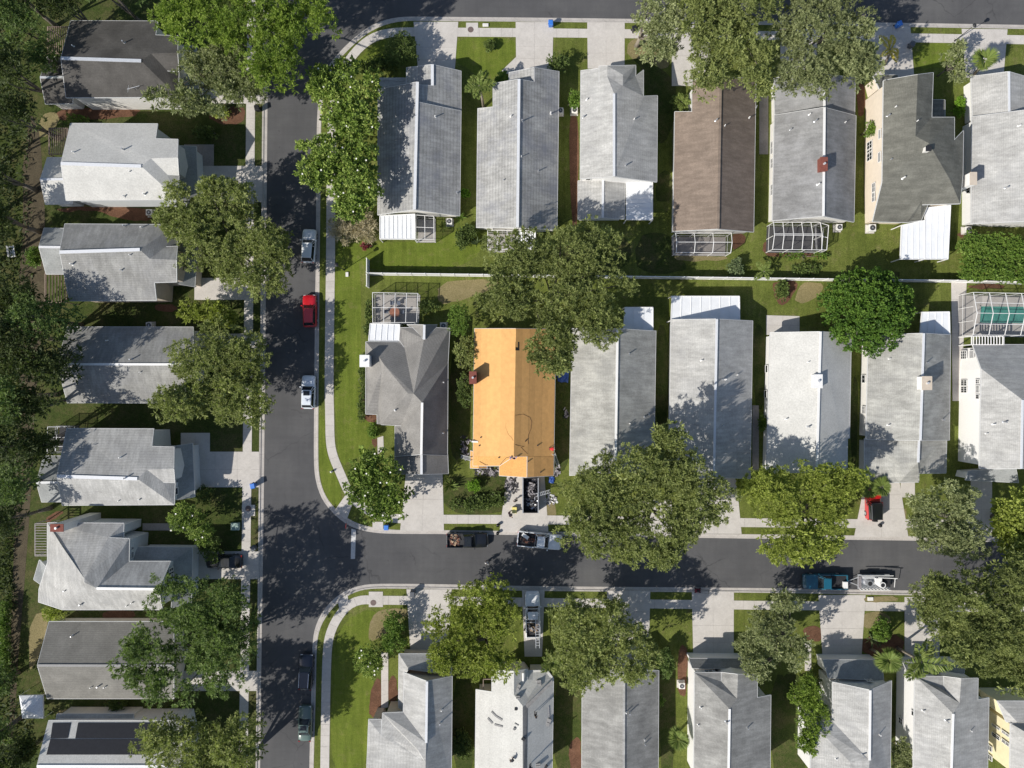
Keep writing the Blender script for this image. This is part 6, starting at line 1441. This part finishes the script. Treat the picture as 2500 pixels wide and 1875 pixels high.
# stop sign facing the side street approach
c = T('C2', 803, 1122, .1); sg = thing('stop_sign', 'red octagonal stop sign at the corner verge by the white stop line', 'road sign', (c.x, c.y, .1))
MB().cyl((0, 0, 0), .03, 2.5, 8).build('post', M['steel'], sg, True)
oc = [(.38 * math.cos(math.pi / 8 + i * math.pi / 4), .38 * math.sin(math.pi / 8 + i * math.pi / 4)) for i in range(8)]
MB().add([(.045, a, 2.35 + b) for a, b in oc] + [(.030, a, 2.35 + b) for a, b in oc], [list(range(8)), list(range(8, 16))[::-1]] + [[i, i + 8, (i + 1) % 8 + 8, (i + 1) % 8] for i in range(8)]).build('plate', M_plain('red_sign_face', (.45, .02, .025), .4), sg, True)
tc = bpy.data.curves.new('lettering', 'FONT'); tc.body = 'STOP'; tc.size = .26; tc.align_x = 'CENTER'; tc.align_y = 'CENTER'; tc.extrude = .002
tq = bpy.data.objects.new('lettering', tc); COL.objects.link(tq); tm_ = bpy.data.meshes.new_from_object(tq.evaluated_get(bpy.context.evaluated_depsgraph_get())); bpy.data.objects.remove(tq)
tm_.materials.clear(); tm_.materials.append(M['white']); to = bpy.data.objects.new('lettering', tm_); COL.objects.link(to); to.parent = sg; to.location = (.052, 0, 2.35); to.rotation_euler = (math.pi / 2, 0, math.pi / 2)

def aircon(label, t, x, y, s=.8, mat='offwhite'):
    c = T(t, x, y, .8); o = thing('air_conditioner', label, 'air conditioner', (c.x, c.y, .1))
    MB().box((0, 0, .05), (s + .25, s + .25, .1)).build('pad', M['concrete'], o, True); MB().box((0, 0, .48), (s, s, .76)).build('housing', M[mat], o, True, bevel=.04)
    q = MB().cyl((0, 0, .86), s * .38, .03, 20).build('fan_opening', M['black'], o, True); MB().cyl((0, 0, .885), s * .10, .02, 12).build('fan_hub', M['steel'], q, True)
    m = MB()
    for i in range(6): a = i * math.pi / 6; m.beam((s * .38 * math.cos(a), s * .38 * math.sin(a), .895), (-s * .38 * math.cos(a), -s * .38 * math.sin(a), .895), .015, .012)
    m.build('grille', M['steel'], q, True)
for a in (('air conditioner on the mulch south of the near-white roof', 'B1', 1152, 186), ('air conditioner in the dark gap north of the white-ridged roof', 'B1', 1152, 1056), ('air conditioner beside the east eave of the wavy-lined roof', 'A3', 530, 855), ('pale air conditioner beside the cross-gabled pale house', 'A3', 640, 850),
          ('air conditioner among the plants behind the weathered roof', 'B2', 1570, 255), ('air conditioner at the north eave of the corner hipped house', 'B2', 1525, 1060), ('air conditioner at the rear corner of the blue-grey roof', 'B4', 785, 300), ('large air conditioner at the foot of the cream side wall', 'B4', 1040, 305),
          ('air conditioner behind the tan-capped chimney house', 'B4', 1780, 318), ('white air conditioner against the white west wall of the south row', 'D3', 1468, 945)): aircon(*a, s=.95 if 'large' in a[0] else .8)
for lb, t, x, y, w_, d_, mm in (('pale utility box on the bright lawn by the street lamp', 'B2', 780, 662, .38, .62, 'offwhite'), ('green utility box at the pavement of the fine-lined roof', 'C1', 1818, 1153, 1.1, 1.0, 'util'), ('pale utility lid on the verge by the iron drain cover', 'A2', 1850, 190, .8, .42, 'offwhite'), ('pale utility lid on the dry verge behind the trailer', 'D4', 1030, 277, .75, .5, 'offwhite')):
    if mm == 'util': M.setdefault('util', M_plain('green_utility_paint', (.30, .40, .36), .6))
    c = T(t, x, y, .3); o = thing('utility_box', lb, 'utility box', (c.x, c.y, .11)); hh = .5 if mm == 'util' else .14
    MB().box((0, 0, hh / 2), (w_, d_, hh)).build('case', M[mm], o, True, bevel=.03); MB().box((0, 0, hh + .02), (w_ * .94, d_ * .94, .03)).build('lid', M[mm], o, True, bevel=.01)
c = T('C2', 662, 732, .3); o = thing('hydrant', 'small pale hydrant on the corner verge beside the pavement', 'hydrant', (c.x, c.y, .1)); MB().cyl((0, 0, 0), .13, .45, 12).build('barrel', M['offwhite'], o, True); MB().cyl((0, 0, .45), .15, .16, 12, .05).build('bonnet', M['offwhite'], o, True)
for s in (-1, 1): MB().tube([(0, 0, .32), (s * .2, 0, .32)], [.06, .06], 8).build('outlet', M['offwhite'], o, True)
for lb, t, x, y in (('dark bucket on the verge behind the black pickup', 'C2', 1945, 1142), ('dark bucket on the kerb between the two parked pickups', 'C2', 1943, 1204), ('dark bucket on the drive behind the red jeep', 'C4', 1095, 1145)):
    c = T(t, x, y, .2); o = thing('bucket', lb, 'bucket', (c.x, c.y, .12)); MB().tube([(0, 0, 0), (0, 0, .5), (0, 0, .5), (0, 0, .04)], [.17, .22, .20, .16], 14, False).add([(.16 * math.cos(i * .4488), .16 * math.sin(i * .4488), .04) for i in range(14)], [list(range(14))]).build('pail', M['dark'], o, True)
    MB().tube([(.21 * math.cos(i * .3142), 0, .48 + .16 * math.sin(i * .3142)) for i in range(11)], [.012] * 11, 5).build('bail', M['steel'], o, True)
# red mower by the kerb
c = T('D3', 1592, 212, .3); o = thing('lawn_mower', 'red push mower left at the kerb of the wide pale drive', 'mower', (c.x, c.y, .1)); mr = M_plain('dark_red_deck', (.16, .02, .03), .4)
MB().loft([[(-.42, -.28, .12), (.38, -.28, .12), (.38, .28, .12), (-.42, .28, .12)], [(-.32, -.22, .32), (.30, -.22, .32), (.30, .22, .32), (-.32, .22, .32)]], closed=True).build('deck', mr, o, True, bevel=.03); MB().cyl((0, 0, .32), .16, .22, 14).build('engine', M['dark'], o, True)
for s in (-1, 1): MB().tube([(.35, s * .24, .3), (1.25, s * .22, .95)], [.018, .018], 6).build('handle_tube', M['black'], o, True)
MB().tube([(1.25, -.22, .95), (1.25, .22, .95)], [.022, .022], 6).build('handle_bar', M['black'], o, True)
for u in (-.34, .32):
    for s in (-1, 1): MB().tube([(u, s * .27, .11), (u, s * .33, .11)], [.11, .11], 12).build('wheel', M['rubber'], o, True)
# party tent
q = [T('D1', *a, 2.2) for a in ((148, 1022), (330, 1018), (332, 1198), (172, 1198))]; c = sum(q, Vector()) / 4; tn = thing('party_tent', 'white pyramid party tent beside the low fine-shingled roof', 'tent', (c.x, c.y, .1)); ap = Vector((c.x, c.y, 3.1)); tm = M_plain('white_canvas', (.78, .79, .82), .8)
for i in range(4): a, b = q[i], q[(i + 1) % 4]; MB().sheet([a, b, ap]).sheet([a, b, b - Vector((0, 0, .25)), a - Vector((0, 0, .25))]).build('canvas_panel', tm, tn)
for a in q: MB().beam((a.x, a.y, .1), (a.x, a.y, 2.2), .05, .05).build('pole', M['white'], tn)
# garden bench by the west path
c = T('P', 31, 614, .5); bn_ = thing('garden_bench', 'white garden bench on the shaded western path', 'bench', (c.x, c.y, .1), .15)
for i in range(4): MB().box((-.25 + i * .16, 0, .45), (.11, 1.5, .04)).build('seat_slat', M['white'], bn_, True)
for i in range(3): MB().box((-.40, 0, .62 + i * .14), (.04, 1.5, .09)).build('back_slat', M['white'], bn_, True)
for s in (-1, 1):
    for xx in (-.36, .22): MB().box((xx, s * .68, .22), (.06, .06, .44)).build('leg', M['white'], bn_, True)

# ------------------------------------------------------------------ screen cages
def cage(label, t, top, zt, floor, ncol, rows, ridge=0.0, mat='white', floormat='concrete', zb=.12):
    """aluminium screen enclosure: posts, roof beams and mesh panels; top: NW NE SE SW in the photograph"""
    a, b, c_, d = [T(t, x, y, zt) for x, y in top]; q = [a, b, c_, d]; ctr = sum(q, Vector()) / 4
    o = thing('screen_cage', label, 'screen cage', (ctr.x, ctr.y, .1))
    MB().prism([v.to_2d() for v in q], .06, .14).build('floor', M[floormat], o)
    up = Vector((0, 0, 1)); f = lambda u, v: a.lerp(b, u).lerp(d.lerp(c_, u), v) + up * ridge * (1 - abs(2 * v - 1))
    vs = sorted(set([0, 1] + rows + ([.5] if ridge else [])))
    for i in range(ncol + 1):
        for v0, v1 in zip(vs, vs[1:]): MB().beam(f(i / ncol, v0), f(i / ncol, v1), .065, .08).build('beam', M[mat], o)
    for v in vs:
        for i in range(ncol): MB().beam(f(i / ncol, v), f((i + 1) / ncol, v), .055, .07).build('beam', M[mat], o)
    for i in range(ncol):
        for v0, v1 in zip(vs, vs[1:]): MB().sheet([f(i / ncol, v0), f((i + 1) / ncol, v0), f((i + 1) / ncol, v1), f(i / ncol, v1)]).build('screen_panel', M['screen'], o)
    for e0, e1 in ((a, b), (b, c_), (c_, d), (d, a)):
        n = max(1, int(round((e1 - e0).length / 2.2)))
        for i in range(n):
            p0, p1 = e0.lerp(e1, i / n), e0.lerp(e1, (i + 1) / n)
            MB().beam((p0.x, p0.y, zb), p0, .06, .06).build('post', M[mat], o)
            MB().beam((p0.x, p0.y, 1.0), (p1.x, p1.y, 1.0), .045, .045).build('rail', M[mat], o)
            MB().sheet([(p0.x, p0.y, zb), (p1.x, p1.y, zb), p1 - up * .05, p0 - up * .05]).build('screen_panel', M['screen'], o)
    return o
cage('white flat-topped screen cage over the patio of the corner hipped house', 'B2', [(978, 803), (1328, 810), (1318, 1034), (980, 1036)], 2.6, None, 4, [.5])
cage('white screen cage with bent beams behind the brown roof', 'B3', [(1420, 345), (1850, 345), (1845, 497), (1425, 494)], 2.6, None, 3, [.5], .5, floormat='old_concrete')
cage('white screen cage with angled corner behind the blue-grey roof', 'B4', [(280, 262), (640, 262), (650, 474), (272, 470)], 2.6, None, 5, [.45], .5, floormat='asphalt')
cage('small screened side bay attached to the angled cage of the blue-grey roof', 'B4', [(645, 268), (705, 285), (690, 474), (655, 474)], 2.5, None, 1, [.5], floormat='asphalt')
cage('large white pool cage over the turquoise pool', 'B4', [(1822, 802), (2440, 815), (2430, 1135), (1818, 1130)], 3.2, None, 5, [.25, .75], .8)
cage('small dark screen cage behind the fine-lined pale roof', 'C1', [(368, 386), (520, 386), (490, 588), (365, 588)], 2.6, None, 2, [.4, .75], mat='steel', floormat='asphalt')
cage('half screened porch beside the metal lean-to of the weathered roof', 'B2', [(1312, 205), (1450, 215), (1452, 392), (1312, 392)], 2.4, None, 2, [.5])
cage('screened porch at the patio of the wavy-lined roof under the oak', 'B3', [(-30, 325), (195, 325), (195, 470), (-30, 470)], 2.4, None, 3, [.5])
# pool inside the large cage
wm, nt, b_, oo = newmat('pool_water'); L(nt, ramp(nt, noise(nt, 1.2, 2), [(.3, (.07, .27, .22)), (.7, (.11, .36, .30))]), b_.inputs['Base Color']); b_.inputs['Roughness'].default_value = .06; b_.inputs['IOR'].default_value = 1.33; bump(nt, b_, noise(nt, 3.0, 3), .15, .02)
q = [T('B4', *a, .16) for a in ((1870, 900), (2330, 905), (2330, 1050), (1860, 1045))]; c = sum(q, Vector()) / 4; pl = thing('swimming_pool', 'turquoise swimming pool inside the large white cage', 'pool', (c.x, c.y, .1))
MB().prism([v.to_2d() for v in q], .10, .165).build('water', wm, pl)
for i in range(4):
    n_ = max(2, int((q[(i + 1) % 4] - q[i]).length / 1.2))
    for j in range(n_):
        a, b = q[i].lerp(q[(i + 1) % 4], j / n_ + .004), q[i].lerp(q[(i + 1) % 4], (j + 1) / n_ - .004); MB().beam((a.x, a.y, .16), (b.x, b.y, .16), .34, .06).build('coping_stone', M['concrete'], pl)
# patio set in the corner cage
c = T('B2', 1150, 957, .7); tb = thing('patio_table', 'round terracotta patio table inside the flat-topped cage', 'table', (c.x, c.y, .14)); tmat = M_plain('terracotta_glaze', (.42, .17, .10), .5, 0, .2, 5)
MB().cyl((0, 0, .68), .68, .05, 24).build('table_top', tmat, tb, True); MB().cyl((0, 0, 0), .30, .05, 16).build('foot', M['dark'], tb, True); MB().cyl((0, 0, .05), .06, .63, 10).build('stem', M['dark'], tb, True)
def chair(label, x, y, rot, mat='greybin', grp=None):
    c = T('B2', x, y, .5); o = thing('patio_chair', label, 'chair', (c.x, c.y, .14), rot, grp)
    MB().box((0, 0, .42), (.5, .5, .06)).build('seat', M[mat], o, True, bevel=.02); MB().box((-.24, 0, .70), (.05, .5, .50)).build('backrest', M[mat], o, True, bevel=.02)
    for a in (-.2, .2):
        for b in (-.2, .2): MB().box((a, b, .2), (.04, .04, .4)).build('leg', M['dark'], o, True)
M['blue_cushion'] = M_plain('grey_blue_cushion', (.19, .22, .28), .9)
for x, y, rt in ((1128, 885, -1.57), (1180, 885, -1.57), (1130, 1000, 1.57), (1178, 1005, 1.57), (1085, 950, 0), (1212, 955, 3.14)): chair('grey cushioned patio chair drawn up to the round terracotta table', x, y, rt, 'blue_cushion', 'patio chairs round the terracotta table')

# ------------------------------------------------------------------ things lying on the two roofs under work
def lay(h, pts_, r, name, label, cat, mat):
    p = [on_roof(h, t, x, y) + Vector((0, 0, r + .015)) for t, x, y in pts_]; o = thing(name, label, cat, (p[0].x, p[0].y, p[0].z))
    q = [p[0]]
    for a, b in zip(p, p[1:]): q += [a.lerp(b, .5), b]
    MB().tube(q, [r] * len(q), 6).build('line', mat, o)
M['hose'] = M_plain('dark_hose', (.16, .075, .035), .6); M['hose_light'] = M_plain('brown_rope', (.38, .18, .06), .8)
lay(hM2, [('X3', 850, 25), ('X3', 980, 8), ('X3', 1085, 60), ('X3', 1115, 130), ('X3', 1100, 250), ('X3', 1065, 340), ('X3', 1055, 400), ('X3', 1062, 495)], .022, 'air_hose', 'dark air hose curling over the east slope of the orange roof', 'hose', M['hose'])
lay(hM2, [('X3', 850, 500), ('X3', 905, 520), ('X3', 995, 530), ('X3', 940, 545), ('X3', 985, 590), ('X3', 1045, 650)], .022, 'air_hose', 'short dark hose lying near the front porch gable of the orange roof', 'hose', M['hose'])
lay(hM2, [('X3', 700, 140), ('X3', 695, 230), ('X3', 735, 330), ('X3', 790, 390), ('X3', 815, 440)], .02, 'safety_rope', 'thin rope curving down the west slope of the orange roof', 'rope', M['hose_light'])
lay(hM2, [('X3', 1010, 450), ('X3', 1045, 410)], .06, 'nail_gun', 'nail gun at the end of the long hose', 'tool', M['dark'])
lay(hM2, [('X3', 270, 775), ('X3', 320, 800), ('X3', 370, 830), ('X3', 400, 828)], .03, 'safety_rope', 'dark rope end on the low west corner of the orange roof', 'rope', M['hose'])
lay(hM2, [('X3', 600, 830), ('X3', 650, 770), ('X3', 700, 715), ('X3', 760, 700)], .03, 'safety_rope', 'rope laid along the valley of the orange porch gable', 'rope', M['hose'])
for i, (x, y) in enumerate(((585, 708), (1262, 945), (1212, 512), (268, 515), (292, 382), (1060, 770))):
    q = on_roof(hM2, 'X3', x, y); MB().cyl((q.x, q.y, q.z - .1), .09, .32, 10).build('vent_pipe', M['dark'], hM2.roof)
q = on_roof(hM2, 'X3', 820, 712); m = MB()
for i in range(9): m.box((q.x + rng.uniform(-.5, .4), q.y + rng.uniform(-.1, .1), q.z + .08), (rng.uniform(.15, .35), rng.uniform(.1, .2), .12), rng.uniform(0, 3))
o = thing('rag_pile', 'purple rags bunched at the top of the orange porch gable', 'rags', (q.x, q.y, q.z)); m.build('rags', M_plain('purple_cloth', (.36, .28, .42), .9, 0, .3, 9), o)
q = on_roof(hM2, 'X3', 205, 448); o = thing('flashing_roll', 'white roll of flashing at the west eave of the orange roof', 'roll', (q.x, q.y, q.z)); MB().tube([(q.x - .5, q.y, q.z + .1), (q.x + .35, q.y - .02, q.z + .16)], [.13, .13], 12).build('roll', M['white'], o)
# bundles and rolls on the white roof
M['grey_bundle'] = M_plain('grey_shingle_bundle', (.26, .255, .25), .9, 0, .2, 8)
for n_, (x0, y0, x1, y1) in enumerate(((300, 822, 372, 895), (372, 895, 458, 948), (245, 918, 318, 998), (345, 1015, 462, 1045), (640, 995, 700, 1030))):
    a, b = on_roof(hS2, 'X4', x0, y0) + Vector((0, 0, .07)), on_roof(hS2, 'X4', x1, y1) + Vector((0, 0, .07)); o = thing('shingle_strip', ('upper grey strip of the curved row on the white re-roofed house', 'second grey strip of the curved row on the white re-roofed house', 'lower left grey strip beside the curved row on the white roof', 'flat grey strip under the curved row on the white roof', 'short thin grey strip by the ridge of the white roof')[n_], 'shingle strip', (a.x, a.y, a.z))
    MB().beam(a, b, .22 if n_ < 4 else .1, .08).build('strip', M['grey_bundle'], o)
for n_, (x, y, w_, d_, lb) in enumerate(((660, 785, .35, .3, 'dark bag on the west slope by the white roof ridge'), (690, 610, .5, .45, 'grey shingle bundle in the valley of the white roof'), (700, 470, .35, .9, 'grey shingle bundle leaning in the front gable valley'), (1000, 400, .6, .8, 'grey bundle stack on the front slope of the white roof'), (1140, 980, .5, 1.0, 'grey shingle bundle low on the east slope of the white roof'), (640, 1075, .3, .35, 'small grey bag on the middle of the white west slope'), (985, 1610, .7, .5, 'grey bundle at the foot of the white east slope'), (1100, 1640, .3, .6, 'dark box near the east eave of the white roof'), (770, 1225, .45, .4, 'dark tool bag on the felted ridge of the white roof'))):
    q = on_roof(hS2, 'X4', x, y); o = thing('shingle_bundle', lb, 'bundle', (q.x, q.y, q.z), rng.uniform(-.6, .2)); MB().box((0, 0, .08), (w_, d_, .26)).build('bundle', M['grey_bundle'] if 'grey' in lb else M['dark'], o, True, bevel=.03); MB().box((0, 0, .20), (w_ * .8, .06, .05)).build('strap', M['dark'], o, True)
q = on_roof(hS2, 'X4', 770, 310); o = thing('flashing_roll', 'white roll standing on the front gable slope of the white roof', 'roll', (q.x, q.y, q.z)); MB().tube([(q.x, q.y + .5, q.z + .1), (q.x, q.y - .5, q.z + .22)], [.14, .14], 12).build('roll', M['white'], o)
lay(hS2, [('X4', 1145, 745), ('X4', 1150, 850), ('X4', 1152, 900)], .03, 'safety_rope', 'thin rope hanging down the east slope of the white roof', 'rope', M['pale_scrap'])
# ------------------------------------------------------------------ people
def person(label, loc, ang, shirt, trousers, pose='stand', hair=(.02, .015, .012), name='person'):
    """one continuous body grown from a jointed skeleton; clothes are zones of that skin"""
    V = {'pelvis': (0, 0, .95), 'waist': (0, 0, 1.10), 'chest': (.01, 0, 1.33), 'neck': (.01, 0, 1.50), 'jaw': (.035, 0, 1.58), 'skull': (.015, 0, 1.67), 'crown_': (.005, 0, 1.75)}
    R = {'pelvis': .150, 'waist': .135, 'chest': .155, 'neck': .058, 'jaw': .072, 'skull': .098, 'crown_': .055}
    E = [('pelvis', 'waist'), ('waist', 'chest'), ('chest', 'neck'), ('neck', 'jaw'), ('jaw', 'skull'), ('skull', 'crown_')]
    for s, n in ((1, 'l'), (-1, 'r')):
        arm = {'stand': [(.0, .19, 1.42), (.02, .27, 1.13), (.13, .26, .90)], 'bend': [(.0, .19, 1.42), (.16, .22, 1.16), (.36, .16, 1.02)], 'kneel': [(.0, .19, 1.42), (.15, .24, 1.16), (.38, .18, 1.10)]}[pose]
        for k, p, r in zip(('sh', 'el', 'wr'), arm, (.075, .052, .036)): V[k + n] = (p[0], p[1] * s, p[2]); R[k + n] = r
        w = Vector(V['wr' + n]); d = (w - Vector(V['el' + n])).normalized(); side = Vector((0, s, 0)); V['pa' + n] = tuple(w + d * .07); R['pa' + n] = .034
        E += [('chest', 'sh' + n), ('sh' + n, 'el' + n), ('el' + n, 'wr' + n), ('wr' + n, 'pa' + n)]
        for i in range(4):
            a = 'f%d%s' % (i, n); b = 'g%d%s' % (i, n); o_ = Vector((.018 * (1.5 - i), 0, 0)); ln = (.035, .042, .04, .03)[i]
            V[a] = tuple(Vector(V['pa' + n]) + d * (.03 + ln) + o_ * 1.3); V[b] = tuple(Vector(V[a]) + (d + Vector((.25, -.3 * s, -.2))) * .035); R[a] = .010; R[b] = .008; E += [('pa' + n, a), (a, b)]
        a = 't' + n; V[a] = tuple(w + d * .05 + Vector((.055, -.02 * s, .01))); R[a] = .011; E.append(('wr' + n, a))
        leg = {'stand': [(0, .10, .90), (.02, .11, .50), (-.02, .12, .09), (.13, .13, .05)], 'bend': [(0, .10, .90), (.07, .12, .50), (-.05, .12, .09), (.10, .13, .05)], 'kneel': [(0, .10, .90), (.30, .16, .72), (.08, .16, .50), (.20, .17, .46)]}[pose]
        if pose == 'stand' and s < 0: leg[1:] = [(.14, .11, .52), (.10, .12, .09), (.25, .13, .05)]
        for k, p, r in zip(('hp', 'kn', 'an', 'to'), leg, (.098, .066, .046, .038)): V[k + n] = (p[0], p[1] * s, p[2]); R[k + n] = r
        E += [('pelvis', 'hp' + n), ('hp' + n, 'kn' + n), ('kn' + n, 'an' + n), ('an' + n, 'to' + n)]
    if pose in ('bend', 'kneel'):
        a = math.radians(62 if pose == 'bend' else 48); P = Vector(V['pelvis'])
        for k in V:
            if k[:2] in ('hp', 'kn', 'an', 'to') or k == 'pelvis': continue
            q = Vector(V[k]) - P; V[k] = (P.x + q.x * math.cos(a) + q.z * math.sin(a), q.y, P.z - q.x * math.sin(a) + q.z * math.cos(a))
    dz = -min(v[2] - R[k] for k, v in V.items()); keys = list(V); ix = {k: i for i, k in enumerate(keys)}
    me = bpy.data.meshes.new('skeleton'); me.from_pydata([(v[0], v[1], v[2] + dz) for v in V.values()], [(ix[a], ix[b]) for a, b in E], []); ob = bpy.data.objects.new('skeleton', me); COL.objects.link(ob)
    ob.modifiers.new('skin', 'SKIN'); sd = ob.modifiers.new('sub', 'SUBSURF'); sd.levels = 1; sd.render_levels = 1
    for i, k in enumerate(keys): sv = me.skin_vertices[0].data[i]; sv.radius = (R[k], R[k] * (1.15 if k in ('chest', 'waist', 'pelvis') else 1)); sv.use_root = k == 'pelvis'
    dg = bpy.context.evaluated_depsgraph_get(); bm_ = bpy.data.meshes.new_from_object(ob.evaluated_get(dg)); bpy.data.objects.remove(ob)
    bm_.materials.clear()
    for mm in (M['skin'], shirt, trousers, M_plain('hair', hair, .8), M['dark']): bm_.materials.append(mm)
    segs = [(Vector(V[a]) + Vector((0, 0, dz)), Vector(V[b]) + Vector((0, 0, dz)), a, b) for a, b in E]
    for p in bm_.polygons:
        c = p.center; best = None
        for A, B, a, b in segs:
            u = max(0, min(1, (c - A).dot(B - A) / max(1e-9, (B - A).length_squared))); ds = (c - A.lerp(B, u)).length
            if best is None or ds < best[0]: best = (ds, a, b, u)
        _, a, b, u = best; p.use_smooth = True
        if a in ('skull',) or b == 'crown_': p.material_index = 3
        elif a in ('jaw',): p.material_index = 3 if c.x < .02 and pose == 'stand' else 0
        elif a in ('neck',): p.material_index = 0
        elif a in ('pelvis', ) and b != 'waist' or a[:2] in ('hp', 'kn'): p.material_index = 2
        elif a[:2] == 'an': p.material_index = 4
        elif a[:2] in ('el', 'wr', 'pa') or a[0] in 'fg': p.material_index = 0
        else: p.material_index = 1
    o = thing(name, label, 'person', loc, ang)
    b = bpy.data.objects.new('body', bm_); COL.objects.link(b); b.parent = o
    return o
cl = lambda n, c: M_plain(n, c, .9, 0, .12, 12)
q = on_roof(hM2, 'X3', 1435, 560); person('worker in a red shirt bending at the east eave of the orange roof', (q.x - .25, q.y, q.z), 0, cl('red_shirt', (.55, .03, .03)), cl('dark_jeans', (.03, .03, .04)), 'bend')
q = T('X3', 855, 1400, .5); person('person in dark clothes walking beside the dumpster', (q.x, q.y, .14), 2.0, cl('dark_shirt', (.03, .028, .03)), cl('grey_trousers', (.07, .065, .07)), 'stand')
q = T('X3', 750, 1600, .5); person('person in dark patterned clothes bending over next to the yellow box', (q.x, q.y, .14), -.9, cl('black_shirt', (.025, .02, .025)), cl('maroon_trousers', (.10, .03, .04)), 'bend')
q = on_roof(hS2, 'X4', 945, 835); person('worker in black standing on the east slope of the white roof', (q.x, q.y, q.z - .03), .6, cl('black_tee', (.018, .018, .02)), cl('black_trousers', (.02, .02, .024)), 'stand')
q = on_roof(hS2, 'X4', 620, 1530); person('worker in grey kneeling on the west slope of the white roof', (q.x, q.y, q.z - .03), 2.4, cl('grey_tee', (.06, .06, .065)), cl('charcoal_trousers', (.025, .025, .03)), 'kneel')
q = on_roof(hS2, 'X4', 868, 1590); person('worker in dark clothes standing low on the east side of the white roof ridge', (q.x, q.y, q.z - .03), -1.2, cl('navy_tee', (.02, .025, .045)), cl('dark_trousers', (.022, .022, .026)), 'stand')
q = T('P', 1189, 1374, .8); person('person in a white shirt standing in the south street', (q.x, q.y, .004), 1.2, cl('white_shirt', (.75, .75, .73)), cl('pale_trousers', (.40, .38, .34)), 'stand')
